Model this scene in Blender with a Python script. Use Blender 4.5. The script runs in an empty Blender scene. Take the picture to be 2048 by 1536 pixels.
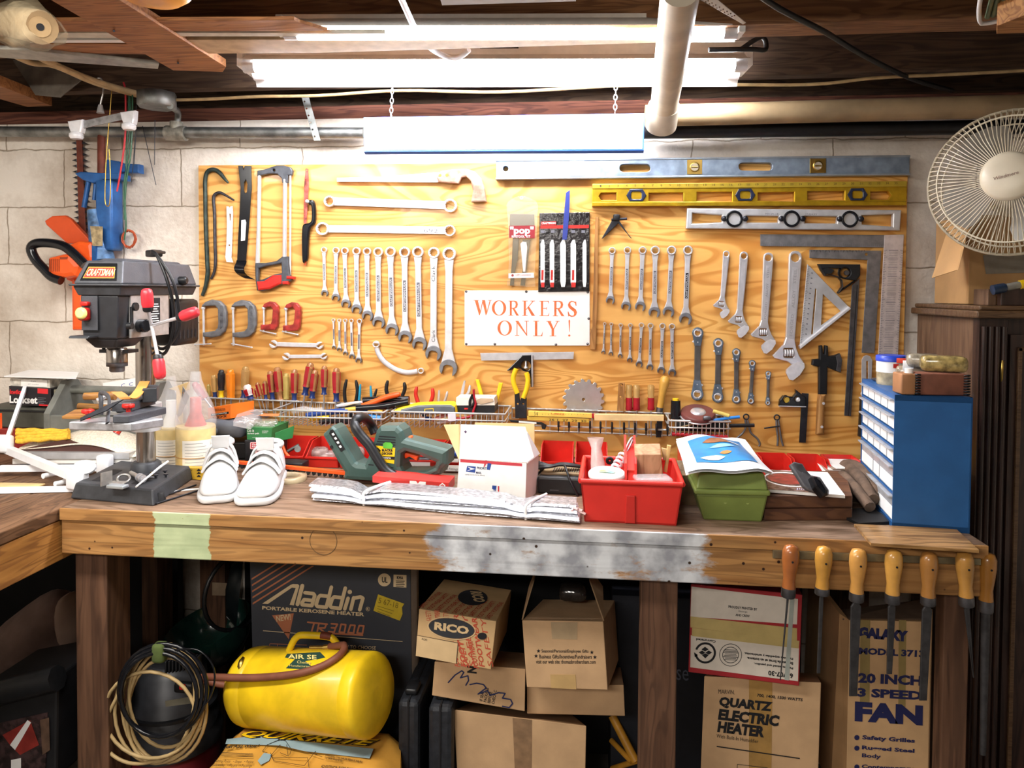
import bpy, bmesh, math, random
from mathutils import Vector as V, Matrix
from mathutils.geometry import tessellate_polygon
R=random.Random(7)
S=bpy.context.scene; COL=S.collection
# ---------------- camera, exposure, lights
F0=1500.; PSI=math.radians(6.1); TH=math.radians(1.7); RHO=.007; SHY=-143/2048
CAM=V((0,-2.28,1.405))
_r=V((math.cos(PSI),math.sin(PSI),0)); _f=V((-math.sin(PSI)*math.cos(TH),math.cos(PSI)*math.cos(TH),-math.sin(TH)))
_u=_r.cross(_f); RX=_r*math.cos(RHO)+_u*math.sin(RHO); UX=_u*math.cos(RHO)-_r*math.sin(RHO)
cd=bpy.data.cameras.new('camera'); cam=bpy.data.objects.new('camera',cd); COL.objects.link(cam)
cd.sensor_width=36; cd.lens=F0*36/2048; cd.shift_y=SHY; cd.clip_start=.02
M4=Matrix((RX,UX,-_f)).transposed().to_4x4(); M4.translation=CAM; cam.matrix_world=M4
S.camera=cam
vs=S.view_settings; vs.view_transform='Standard'; vs.look='None'; vs.gamma=1; vs.use_curve_mapping=False; vs.exposure=0.0
w=bpy.data.worlds.new('world'); S.world=w; w.use_nodes=True
w.node_tree.nodes['Background'].inputs[0].default_value=(.9,.85,.8,1); w.node_tree.nodes['Background'].inputs[1].default_value=.02
def area(name,loc,rot,sx,sy,power,col=(1,1,1)):
    l=bpy.data.lights.new(name,'AREA'); l.shape='RECTANGLE'; l.size=sx; l.size_y=sy; l.energy=power; l.color=col
    o=bpy.data.objects.new(name,l); o.location=loc; o.rotation_euler=rot; COL.objects.link(o); return o
TUBE=80.
area('side_bench_lamp',(-1.1,-1.4,1.975),(math.radians(10),0,0),1.2,.2,37,(1,.95,.88))
area('room_lamp',(-.8,-3.2,1.975),(math.radians(36),0,math.radians(-6)),1.2,.3,36,(1,.93,.85))
# ---------------- pixel (2048x1536) to point on a real surface
def ray(x,y): return RX*((x-1024)/F0)+UX*(-(y-768)/F0+SHY*2048/F0)+_f
class Fr:                       # a real plane: origin, in-plane axes, outward normal
    def __init__(s,o,ex,ey,n=None):
        s.o=V(o); s.ex=V(ex).normalized(); n=V(n) if n else s.ex.cross(V(ey)); s.n=n.normalized(); s.ey=s.n.cross(s.ex)
    def pt(s,x,y,h=0):
        q=ray(x,y); o=s.o+s.n*h; return CAM+q*((o-CAM).dot(s.n)/q.dot(s.n))
    def uv(s,x,y,h=0):
        p=s.pt(x,y,h)-s.o; return p.dot(s.ex),p.dot(s.ey)
    def at(s,u,v,h=0): return s.o+s.ex*u+s.ey*v+s.n*h
    def m4(s,h=0):
        m=Matrix((s.ex,s.ey,s.n)).transposed().to_4x4(); m.translation=s.o+s.n*h; return m
def wallfr(d): return Fr((0,-d,0),(1,0,0),(0,0,1),(0,-1,0))
def P(x,y,d): return wallfr(d).pt(x,y)
BZ=.9
def G(x,y,z=BZ): q=ray(x,y); return CAM+q*((z-CAM.z)/q.z)
PLY=.018
WF=wallfr(PLY)
# ---------------- mesh building
class MB:
    def __init__(s): s.v=[]; s.f=[]; s.mi=[]; s.sm=[]
    def add(s,v,f,mi=0,sm=False):
        b=len(s.v); s.v+=[V(p) for p in v]; s.f+=[[i+b for i in q] for q in f]; s.mi+=[mi]*len(f); s.sm+=[sm]*len(f); return s
    def mesh(s,me,mi=0,M=None,sm=False):
        return s.add([(M@v.co if M else v.co.copy()) for v in me.vertices],[list(p.vertices) for p in me.polygons],mi,sm)
    def hexa(s,p,mi=0):         # 8 points: bottom 4 ccw, top 4
        return s.add(p,[(3,2,1,0),(4,5,6,7),(0,1,5,4),(1,2,6,5),(2,3,7,6),(3,0,4,7)],mi)
    def box(s,c,d,rz=0,mi=0,M=None):
        c=V(c); m=M or Matrix.Rotation(rz,3,'Z'); q=[]
        for z in(-.5,.5):
            for a,b in((-.5,-.5),(.5,-.5),(.5,.5),(-.5,.5)): q.append(c+m@V((a*d[0],b*d[1],z*d[2])))
        return s.hexa(q,mi)
    def bbox(s,a,b,mi=0): a=V(a);b=V(b); return s.box((a+b)/2,b-a,0,mi)
    def rbox(s,c,d,r=.004,rz=0,mi=0,M=None,seg=2):
        bm=bmesh.new(); bmesh.ops.create_cube(bm,size=1)
        for v in bm.verts: v.co=V((v.co.x*d[0],v.co.y*d[1],v.co.z*d[2]))
        bmesh.ops.bevel(bm,geom=bm.edges[:],offset=min(r,min(d)*.45),segments=seg,profile=.5,affect='EDGES')
        m=(M or Matrix.Rotation(rz,3,'Z')); bm.verts.index_update()
        s.add([V(c)+m@v.co for v in bm.verts],[[v.index for v in f.verts] for f in bm.faces],mi,True); bm.free(); return s
    def extr(s,quad,vec,mi=0):  # quad of 4 points (ccw seen from front) pushed back along vec
        q=[V(p) for p in quad]; v=V(vec); return s.hexa([p+v for p in q]+q,mi)
    def tube(s,pts,r,n=8,closed=False,mi=0,flat=None):
        pts=[V(p) for p in pts]; N=len(pts); rs=r if isinstance(r,(list,tuple)) else [r]*N
        vs=[];fs=[]; T=[]
        for i in range(N):
            a=pts[i-1] if (i or closed) else pts[0]; b=pts[(i+1)%N] if (i<N-1 or closed) else pts[-1]
            t=(b-a); T.append(t.normalized() if t.length>1e-9 else V((0,0,1)))
        up=V((0,0,1)) if abs(T[0].z)<.9 else V((0,1,0))
        if flat: up=V(flat[0])
        x=(up-T[0]*up.dot(T[0])).normalized()
        for i in range(N):
            if flat: x=V(flat[0])
            x=(x-T[i]*x.dot(T[i])).normalized(); y=T[i].cross(x)
            for k in range(n):
                a=2*math.pi*(k+.5)/n; fl=flat[1] if flat else 1
                vs.append(pts[i]+(x*math.cos(a)*fl+y*math.sin(a))*rs[i])
        for i in range(N if closed else N-1):
            j=(i+1)%N
            for k in range(n): fs.append((i*n+k,i*n+(k+1)%n,j*n+(k+1)%n,j*n+k))
        s.add(vs,fs,mi,n>5)
        if not closed:
            s.add(vs[:n],[list(range(n))[::-1]],mi); s.add(vs[-n:],[list(range(n))],mi)
        return s
    def lathe(s,prof,o,ax=(0,0,1),n=20,mi=0,cap=True):
        o=V(o); ax=V(ax).normalized(); t=V((0,0,1)) if abs(ax.z)<.9 else V((1,0,0)); x=(t-ax*t.dot(ax)).normalized(); y=ax.cross(x)
        vs=[];fs=[]
        for r,h in prof:
            for k in range(n):
                a=2*math.pi*k/n; vs.append(o+ax*h+(x*math.cos(a)+y*math.sin(a))*r)
        for i in range(len(prof)-1):
            for k in range(n): fs.append((i*n+k,i*n+(k+1)%n,(i+1)*n+(k+1)%n,(i+1)*n+k))
        s.add(vs,fs,mi,True)
        if cap:
            s.add(vs[:n],[list(range(n))[::-1]],mi); s.add(vs[-n:],[list(range(n))],mi)
        return s
    def torus(s,o,ax,R_,r,n=20,m=8,mi=0):
        o=V(o); ax=V(ax).normalized(); t=V((0,0,1)) if abs(ax.z)<.9 else V((1,0,0)); x=(t-ax*t.dot(ax)).normalized(); y=ax.cross(x)
        return s.tube([o+(x*math.cos(2*math.pi*k/n)+y*math.sin(2*math.pi*k/n))*R_ for k in range(n)],r,m,True,mi)
    def plate(s,fr,pts,t,h=0,holes=(),bev=None,mi=0,sm=0,px=True):
        """outline on plane fr (pixels, or metres if px=False), lying from height h to h+t, edges rounded"""
        cu=bpy.data.curves.new('c','CURVE'); cu.dimensions='2D'; cu.fill_mode='BOTH'
        if bev is None: bev=min(t*.3,.0015)
        cu.extrude=max(t/2-bev,.00001); cu.bevel_depth=bev; cu.bevel_resolution=1; cu.offset=-bev
        for i,ps in enumerate([pts]+list(holes)):
            if sm and (i==0 or sm>1): ps=smooth(ps)
            q=[fr.uv(p[0],p[1],h+t) if px else (p[0],p[1]) for p in ps]
            a=sum(q[k-1][0]*q[k][1]-q[k][0]*q[k-1][1] for k in range(len(q)))
            if (a<0)!=(i>0): q=q[::-1]
            sp=cu.splines.new('POLY'); sp.points.add(len(q)-1); sp.use_cyclic_u=True
            for k,p in enumerate(q): sp.points[k].co=(p[0],p[1],0,1)
        ob=bpy.data.objects.new('c',cu); me=bpy.data.meshes.new_from_object(ob)
        s.mesh(me,mi,fr.m4(h+t/2)); bpy.data.objects.remove(ob); bpy.data.curves.remove(cu); bpy.data.meshes.remove(me); return s
    def flat(s,fr,pts,h=.0004,mi=0,px=True,sm=0):
        """thin printed/stuck patch on plane fr"""
        if sm: pts=smooth(pts)
        q=[fr.pt(p[0],p[1],h) if px else fr.at(p[0],p[1],h) for p in pts]
        tr=tessellate_polygon([q]); n=len(q)
        fs=[]
        for a,b,c in tr:
            nn=(q[b]-q[a]).cross(q[c]-q[a]); fs.append((a,b,c) if nn.dot(fr.n)>0 else (a,c,b))
        return s.add(q,fs,mi)
    def text(s,st,fr,bl,br,tl,h=.0006,mi=0,bold=0,px=True,ext=0,align='LEFT',sp=1):
        cu=bpy.data.curves.new('t','FONT'); cu.body=st; cu.offset=bold; cu.extrude=ext; cu.resolution_u=2; cu.align_x=align; cu.space_character=sp
        ob=bpy.data.objects.new('t',cu); me=bpy.data.meshes.new_from_object(ob)
        if len(me.vertices):
            x0=min(v.co.x for v in me.vertices); x1=max(v.co.x for v in me.vertices); y0=min(v.co.y for v in me.vertices); y1=max(v.co.y for v in me.vertices)
            B,Rr,T=[(fr.pt(*q,h) if px else fr.at(*q,h)) for q in(bl,br,tl)]
            vs=[B+(Rr-B)*((v.co.x-x0)/(x1-x0))+(T-B)*((v.co.y-y0)/(y1-y0))+fr.n*v.co.z for v in me.vertices]
            s.add(vs,[list(p.vertices) for p in me.polygons],mi)
        bpy.data.objects.remove(ob); bpy.data.curves.remove(cu); bpy.data.meshes.remove(me); return s
    def obj(s,name,mats,parent=None,bev=0,sub=0,top=None):
        me=bpy.data.meshes.new(name)
        off=V((0,0,0))
        if parent is None and s.v:
            lo=[min(v[i] for v in s.v) for i in range(3)]; hi=[max(v[i] for v in s.v) for i in range(3)]
            off=V(((lo[0]+hi[0])/2,(lo[1]+hi[1])/2,lo[2]))
        me.from_pydata([tuple(v-off) for v in s.v],[],s.f)
        if not isinstance(mats,(list,tuple)): mats=[mats]
        for m in mats: me.materials.append(m)
        me.polygons.foreach_set('material_index',s.mi); me.polygons.foreach_set('use_smooth',s.sm); me.update()
        o=bpy.data.objects.new(name,me); COL.objects.link(o); o.location=off
        if parent is not None:
            o.parent=parent; o.location=(0,0,0)
            o.matrix_parent_inverse=Matrix.Translation(-V(parent.location)) if parent.parent is None else Matrix()
        if bev:
            b=o.modifiers.new('b','BEVEL'); b.width=bev; b.segments=2; b.limit_method='ANGLE'; b.angle_limit=.6
        if sub:
            b=o.modifiers.new('s','SUBSURF'); b.levels=b.render_levels=sub
        if top: tag(o,*top)
        return o
def smooth(ps,n=4):
    N=len(ps); out=[]
    for i in range(N):
        a,b,c,d=[V((q[0],q[1])) for q in(ps[i-1],ps[i],ps[(i+1)%N],ps[(i+2)%N])]
        if len(ps[i])>2: out.append((b.x,b.y))
        for k in range(n):
            t=k/n
            if k==0 and len(ps[i])>2: continue
            if len(ps[i])>2: a=b-(c-b)*.001
            if len(ps[(i+1)%N])>2: d=c
            q=.5*((2*b)+(c-a)*t+(2*a-5*b+4*c-d)*t*t+(3*b-a-3*c+d)*t**3); out.append((q.x,q.y))
    return out
def spl(ps,n=5):                # smooth open 3D path
    ps=[V(p) for p in ps]; N=len(ps); out=[]
    for i in range(N-1):
        a=ps[max(i-1,0)];b=ps[i];c=ps[i+1];d=ps[min(i+2,N-1)]
        for k in range(n):
            t=k/n; out.append(.5*((2*b)+(c-a)*t+(2*a-5*b+4*c-d)*t*t+(3*b-a-3*c+d)*t**3))
    return out+[ps[-1]]
def circ(x,y,r,n=18,ry=None,a0=0,a1=360):
    m=n if a1-a0==360 else n-1
    return [(x+r*math.cos(math.radians(a0+(a1-a0)*k/m)),y+(ry or r)*math.sin(math.radians(a0+(a1-a0)*k/m))) for k in range(n)]
def rrect(x0,y0,x1,y1,r,n=4):
    o=[]
    for cx,cy,a in((x1-r,y1-r,0),(x0+r,y1-r,90),(x0+r,y0+r,180),(x1-r,y0+r,270)):
        o+=[(cx+r*math.cos(math.radians(a+90*k/n)),cy+r*math.sin(math.radians(a+90*k/n))) for k in range(n+1)]
    return o
def tag(o,label=None,cat=None,group=None,kind=None):
    if label: o['label']=label
    if cat: o['category']=cat
    if group: o['group']=group
    if kind: o['kind']=kind
    return o
def thing(name,label,cat,loc=(0,0,0),group=None):
    o=bpy.data.objects.new(name,None); COL.objects.link(o); o.location=loc; o.empty_display_size=.05
    return tag(o,label,cat,group)
def lab(o,l): o['label']=l; return o
def dup(root,loc,label,rz=0,sc=1):
    r=root.copy(); COL.objects.link(r); r.location=loc; r.rotation_euler=(0,0,rz); r.scale=(sc,sc,sc); r['label']=label
    for ch in list(root.children):
        c=ch.copy(); COL.objects.link(c); c.parent=r
        for g in ch.children: d=g.copy(); COL.objects.link(d); d.parent=c
    return r
def qpts(fr,ps,h=0): return [fr.pt(x,y,h) for x,y in ps]
def carton(quad,fr,depth,mi=0,tilt=0,mb=None):
    """closed box whose front face is the quad (tl,tr,br,bl pixels) on plane fr, pushed back by depth; returns builder and face planes"""
    tl,tr,br,bl=qpts(fr,quad); back=-fr.n*depth+V((0,0,tilt)); mb=mb or MB(); mb.extr([bl,br,tr,tl],back,mi)
    ex=(br-bl).normalized()
    top=Fr(tl,ex,back,None); right=Fr(br,back,(0,0,1)); left=Fr(bl,-back,(0,0,1))
    return mb,dict(front=fr,top=top,right=right,left=left,bl=bl,br=br,tl=tl,tr=tr,back=back)
def vfr(a,b):                   # upright plane through two ground points
    a=V(a); b=V(b); e=(b-a); e.z=0; return Fr(a,e,(0,0,1))
# ---------------- materials
def lin(h):
    h=h.lstrip('#'); c=[int(h[i:i+2],16)/255 for i in(0,2,4)]; return tuple(x/12.92 if x<=.04045 else ((x+.055)/1.055)**2.4 for x in c)+(1,)
MC={}
def mat(name,col,rough=.5,metal=0,var=.12,sc=30,bump=0,bsc=200,trans=0,emit=0,ior=1.45,coat=0,alpha=1,spec=.5,stretch=None,col2=None,lo=.35,hi=.65,det=4):
    if name in MC: return MC[name]
    m=bpy.data.materials.new(name); m.use_nodes=True; nt=m.node_tree; N=nt.nodes; L=nt.links; b=N['Principled BSDF']
    I=b.inputs; I['Base Color'].default_value=lin(col); I['Roughness'].default_value=rough; I['Metallic'].default_value=metal
    I['IOR'].default_value=ior; I['Transmission Weight'].default_value=trans; I['Coat Weight'].default_value=coat; I['Alpha'].default_value=alpha
    I['Specular IOR Level'].default_value=spec
    if emit: I['Emission Color'].default_value=lin(col); I['Emission Strength'].default_value=emit
    if var or bump:
        tc=N.new('ShaderNodeTexCoord'); mp=N.new('ShaderNodeMapping'); L.new(tc.outputs['Object'],mp.inputs[0])
        if stretch: mp.inputs['Scale'].default_value=stretch
    if var or col2:
        nz=N.new('ShaderNodeTexNoise'); nz.inputs['Scale'].default_value=sc; nz.inputs['Detail'].default_value=det; L.new(mp.outputs[0],nz.inputs[0])
        rp=N.new('ShaderNodeValToRGB'); c=lin(col)
        a=lin(col2) if col2 else tuple(max(x*(1-var*1.5),0) for x in c[:3])+(1,); d=c if col2 else tuple(min(x*(1+var),1) for x in c[:3])+(1,)
        rp.color_ramp.elements[0].position=lo; rp.color_ramp.elements[1].position=hi
        rp.color_ramp.elements[0].color=a; rp.color_ramp.elements[1].color=d; L.new(nz.outputs[0],rp.inputs[0]); L.new(rp.outputs[0],I['Base Color'])
    if bump:
        n2=N.new('ShaderNodeTexNoise'); n2.inputs['Scale'].default_value=bsc; n2.inputs['Detail'].default_value=3; L.new(mp.outputs[0],n2.inputs[0])
        bp=N.new('ShaderNodeBump'); bp.inputs['Strength'].default_value=bump; bp.inputs['Distance'].default_value=.003; L.new(n2.outputs[0],bp.inputs['Height']); L.new(bp.outputs[0],I['Normal'])
    MC[name]=m; return m
def grain(name,c1,c2,stretch,sc=3,bands=14,rough=.6,dark=None,bump=.15,distort=.6,coat=0):
    """sawn / rotary cut wood: iso-lines of a stretched noise field"""
    m=mat(name,c1,rough,var=0,coat=coat); nt=m.node_tree; N=nt.nodes; L=nt.links; b=N['Principled BSDF']
    tc=N.new('ShaderNodeTexCoord'); mp=N.new('ShaderNodeMapping'); mp.inputs['Scale'].default_value=stretch; L.new(tc.outputs['Object'],mp.inputs[0])
    nz=N.new('ShaderNodeTexNoise'); nz.inputs['Scale'].default_value=sc; nz.inputs['Detail'].default_value=2; nz.inputs['Distortion'].default_value=distort; L.new(mp.outputs[0],nz.inputs[0])
    mu=N.new('ShaderNodeMath'); mu.operation='MULTIPLY'; mu.inputs[1].default_value=bands; L.new(nz.outputs[0],mu.inputs[0])
    fr=N.new('ShaderNodeMath'); fr.operation='FRACT'; L.new(mu.outputs[0],fr.inputs[0])
    rp=N.new('ShaderNodeValToRGB'); e=rp.color_ramp.elements; e[0].position=0; e[0].color=lin(c1); e[1].position=1; e[1].color=lin(c1)
    x=e.new(.45); x.color=lin(c1); x=e.new(.72); x.color=lin(c2); x=e.new(.9); x.color=lin(c2)
    L.new(fr.outputs[0],rp.inputs[0])
    n3=N.new('ShaderNodeTexNoise'); n3.inputs['Scale'].default_value=sc*2.2; n3.inputs['Detail'].default_value=5; L.new(mp.outputs[0],n3.inputs[0])
    mx=N.new('ShaderNodeMix'); mx.data_type='RGBA'; mx.blend_type='MULTIPLY'; r2=N.new('ShaderNodeValToRGB'); r2.color_ramp.elements[0].position=.3; r2.color_ramp.elements[1].position=.7
    r2.color_ramp.elements[0].color=lin(dark or '#b8a890'); r2.color_ramp.elements[1].color=(1,1,1,1)
    L.new(n3.outputs[0],r2.inputs[0]); mx.inputs[0].default_value=.7; L.new(rp.outputs[0],mx.inputs[6]); L.new(r2.outputs[0],mx.inputs[7]); L.new(mx.outputs[2],b.inputs['Base Color'])
    if bump:
        bp=N.new('ShaderNodeBump'); bp.inputs['Strength'].default_value=bump; bp.inputs['Distance'].default_value=.002; L.new(fr.outputs[0],bp.inputs['Height']); L.new(bp.outputs[0],b.inputs['Normal'])
    return m
STEEL=mat('steel','#e0e0e4',.36,.35,.06,60); STEELD=mat('steel_dark','#77777c',.45,1,.15,50); CHROME=mat('chrome','#e4e4e8',.2,.6,.05,40)
SATIN=mat('satin_steel','#c2c1c4',.42,.4,.08,40); GUN=mat('gunmetal','#3b3c42',.4,.8,.15,40); GALV=mat('galvanised','#8d8f8c',.5,.9,.25,25); ALU=mat('aluminium','#cfd0d2',.4,.6,.08,30)
BLK=mat('black_plastic','#17181b',.42,0,.2,40); BLKR=mat('black_rubber','#141416',.6,0,.2,40); BLKG=mat('black_gloss','#121317',.2,0,.2,40)
WHT=mat('white_plastic','#eeeeec',.4,0,.03,20); PAPER=mat('paper','#efede8',.7,0,.03,20); INK=mat('ink','#17171b',.7,0,0); INKG=mat('grey_ink','#6f6f76',.7,0,0)
RED=mat('red_plastic','#c8261f',.38,0,.1,20); REDM=mat('red_paint','#a3342e',.35,0,.25,60); YEL=mat('yellow_plastic','#f2c81e',.4,0,.06,20); ORG=mat('orange_plastic','#ee5a1c',.4,0,.08,20)
BLUE=mat('blue_plastic','#1d3f86',.35,0,.1,20); TEAL=mat('teal_grip','#2b93b5',.4,0,.08,20); CARD=mat('cardboard','#b88f5e',.8,0,.1,9,.08,120); CARDI=mat('cardboard_inner','#a57d4e',.85,0,.12,9); CARDP=mat('cardboard_pale','#d9b784',.8,0,.08,9)
CLEAR=mat('clear_plastic','#ffffff',.12,0,0,trans=1,ior=1.15,alpha=.35); FILM=mat('clear_film','#f2f2f2',.18,0,0,alpha=.28,spec=.9,bump=.6,bsc=60)
BRASS=mat('brass','#b9994f',.35,1,.12,30); GREY=mat('grey_plastic','#5b6066',.45,0,.1,20); TAPE=mat('packing_tape','#cdb48a',.25,0,.1,30,alpha=.75)
# ================= setting
def struct(mb,name,m,**k): o=mb.obj(name,m,**k); o['kind']='structure'; return o
def blockmat():
    m=mat('painted_block','#d9d2c8',.75,var=0); nt=m.node_tree; N=nt.nodes; L=nt.links; b=N['Principled BSDF']
    tc=N.new('ShaderNodeTexCoord'); sp=N.new('ShaderNodeSeparateXYZ'); cb=N.new('ShaderNodeCombineXYZ'); L.new(tc.outputs['Object'],sp.inputs[0])
    L.new(sp.outputs[0],cb.inputs[0]); L.new(sp.outputs[2],cb.inputs[1])
    nz=N.new('ShaderNodeTexNoise'); nz.inputs['Scale'].default_value=14; nz.inputs['Detail'].default_value=5; L.new(tc.outputs['Object'],nz.inputs[0])
    vm=N.new('ShaderNodeVectorMath'); vm.operation='SCALE'; vm.inputs['Scale'].default_value=.02; L.new(nz.outputs['Color'],vm.inputs[0])
    va=N.new('ShaderNodeVectorMath'); L.new(cb.outputs[0],va.inputs[0]); L.new(vm.outputs[0],va.inputs[1])
    br=N.new('ShaderNodeTexBrick'); L.new(va.outputs[0],br.inputs[0]); br.inputs['Scale'].default_value=1
    br.inputs['Brick Width'].default_value=.40; br.inputs['Row Height'].default_value=.186; br.inputs['Mortar Size'].default_value=.003; br.inputs['Mortar Smooth'].default_value=.9
    br.inputs['Color1'].default_value=lin('#efe8dd'); br.inputs['Color2'].default_value=lin('#e8e0d4'); br.inputs['Mortar'].default_value=lin('#a39582')
    n2=N.new('ShaderNodeTexNoise'); n2.inputs['Scale'].default_value=3.2; n2.inputs['Detail'].default_value=7; n2.inputs['Roughness'].default_value=.65; L.new(tc.outputs['Object'],n2.inputs[0])
    rp=N.new('ShaderNodeValToRGB'); rp.color_ramp.elements[0].position=.33; rp.color_ramp.elements[1].position=.58; rp.color_ramp.elements[0].color=lin('#c3b8ae'); rp.color_ramp.elements[1].color=(1,1,1,1); L.new(n2.outputs[0],rp.inputs[0])
    mx=N.new('ShaderNodeMix'); mx.data_type='RGBA'; mx.blend_type='MULTIPLY'; mx.inputs[0].default_value=.85; L.new(br.outputs[0],mx.inputs[6]); L.new(rp.outputs[0],mx.inputs[7]); L.new(mx.outputs[2],b.inputs['Base Color'])
    n3=N.new('ShaderNodeTexNoise'); n3.inputs['Scale'].default_value=70; n3.inputs['Detail'].default_value=6; L.new(tc.outputs['Object'],n3.inputs[0])
    ad=N.new('ShaderNodeMath'); ad.operation='MULTIPLY_ADD'; L.new(br.outputs['Fac'],ad.inputs[0]); ad.inputs[1].default_value=-.8; L.new(n3.outputs[0],ad.inputs[2])
    bp=N.new('ShaderNodeBump'); bp.inputs['Strength'].default_value=.5; bp.inputs['Distance'].default_value=.006; L.new(ad.outputs[0],bp.inputs['Height']); L.new(bp.outputs[0],b.inputs['Normal']); return m
BLOCK=blockmat()
DKW=grain('old_joist_wood','#65503e','#503d2f',(1.2,14,14),2,8,.8,dark='#8a7468'); RAW=grain('raw_pine','#c08a4e','#9d6a38',(1.5,14,14),2,9,.7)
XL,XR,YB,ZC=-2.3,2.1,-4.6,2.2
WTOP=1.935
struct(MB().bbox((XL,0,-.0),(XR,.2,WTOP)),'wall_back',BLOCK)
struct(MB().bbox((XL-.1,YB,0),(XL,.2,ZC)),'wall_left',BLOCK)
struct(MB().bbox((XR,YB,0),(XR+.1,.2,ZC)),'wall_right',BLOCK)
struct(MB().bbox((XL,YB-.1,0),(XR,YB,ZC)),'wall_rear',BLOCK)
struct(MB().bbox((XL-.1,YB-.1,-.1),(XR+.1,.2,0)),'floor',mat('concrete_floor','#6f6a64',.85,0,.25,6,.3,40))
struct(MB().bbox((XL-.1,YB-.1,ZC),(XR+.1,.3,ZC+.03)),'ceiling',grain('subfloor','#5b4030','#463022',(1.2,8,8),2,8,.85,dark='#8a7468'))
struct(MB().bbox((XL,.02,WTOP),(XR,.19,WTOP+.045)),'trim_1',grain('sill_wood','#7a4a38','#5c3428',(1.2,14,14),2,8,.8))
struct(MB().bbox((XL,.12,WTOP+.045),(XR,.2,ZC)),'trim_2',DKW)
for i,(a,b) in enumerate(((-.155,-.115),(-.56,-.475),(-.93,-.89),(-1.33,-1.29),(-1.73,-1.69),(-2.13,-2.09),(-2.54,-2.5),(-2.94,-2.9),(-3.34,-3.3),(-3.74,-3.7),(-4.14,-4.1))):
    struct(MB().bbox((XL,a,1.995),(XR,b,ZC)),'ceiling_joist',DKW if i!=1 else grain('joist_lit_brown','#8a6240','#704b30',(1.2,14,14),2,8,.75))  # second joist's lamp-lit tone is put into a lighter wood colour
# plywood tool board
def plymat():
    m=grain('plywood_board','#ebb96a','#d09647',(.45,1,2.6),2.4,19,.5,dark='#d9b684',bump=.03,distort=.7,coat=.15); return m
PLYM=plymat()
pl=MB().plate(wallfr(.0006),[(-1.241,.901),(.893,.90),(.893,1.787),(-1.241,1.792)],PLY,bev=.001,px=False).obj('plywood_board',PLYM)
tag(pl,'large plywood tool board screwed to the block wall above the bench','tool board')
# ---------------- lamps
TUBEM=mat('lit_tube','#f6f7ff',.3,0,0,emit=TUBE)
def shop_light(label,a,b,w,tubes,skirt=.03,rt=.019):
    a=V(a); b=V(b); c=(a+b)/2; d=(b-a).normalized(); n=V((-d.y,d.x,0)); Ln=(b-a).length
    t=thing('fluorescent_light',label,'lamp',tuple(c))
    rz=math.atan2(d.y,d.x)
    MB().box(c+V((0,0,.042 if w>.1 else .03)),(Ln+.02,w*.5,.036 if w>.1 else .014),rz).obj('housing',mat('fixture_white','#e2e0da',.4,0,.05),t)
    for y0,z0,y1,z1 in((-.25,.026,-.5,.006),(.25,.026,.55,-skirt)):
        m=MB(); q=[c+d*x*Ln/2+n*y*w+V((0,0,z)) for x,y,z in((-1,y0,z0),(1,y0,z0),(1,y1,z1),(-1,y1,z1))]
        m.add(q+[v+V((0,0,.0015)) for v in q],[(0,1,2,3),(7,6,5,4),(0,4,5,1),(1,5,6,2),(2,6,7,3),(3,7,4,0)]); m.obj('reflector',mat('fixture_white','#e2e0da'),t)
    for s in(-1,1): MB().box(c+d*s*(Ln/2)+V((0,0,.012)),(.014,w*.9,.04),rz).obj('end_cap',WHT,t)
    for k in range(tubes):
        o=n*((k-(tubes-1)/2)*w*.6)+V((0,0,-.002))
        MB().tube([c+o-d*(Ln/2-.035),c+o+d*(Ln/2-.035)],rt,10).obj('tube',TUBEM,t)
        for s in(-1,1): MB().tube([c+o+d*s*(Ln/2-.005),c+o+d*s*(Ln/2-.035)],rt*1.01,10).obj('tube_cap',STEEL,t)
    return t
l1=shop_light('long lit twin-tube shop light hung lower, nearest the tool board',G(495,138,1.985),G(1488,136,1.985),.12,2)
MB().tube(spl([G(1480,100,1.99)+V(q) for q in((0,0,.0),(.05,0,.03),(.06,0,.0),(.02,-.02,-.005),(-.08,-.04,-.01))]),.006,8).obj('power_cord',BLK,l1)
l2=shop_light('upper lit single-tube strip light fixed under the dark ceiling joist',G(565,66,1.99),G(1478,64,1.99),.06,1,.012,.014)
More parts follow.
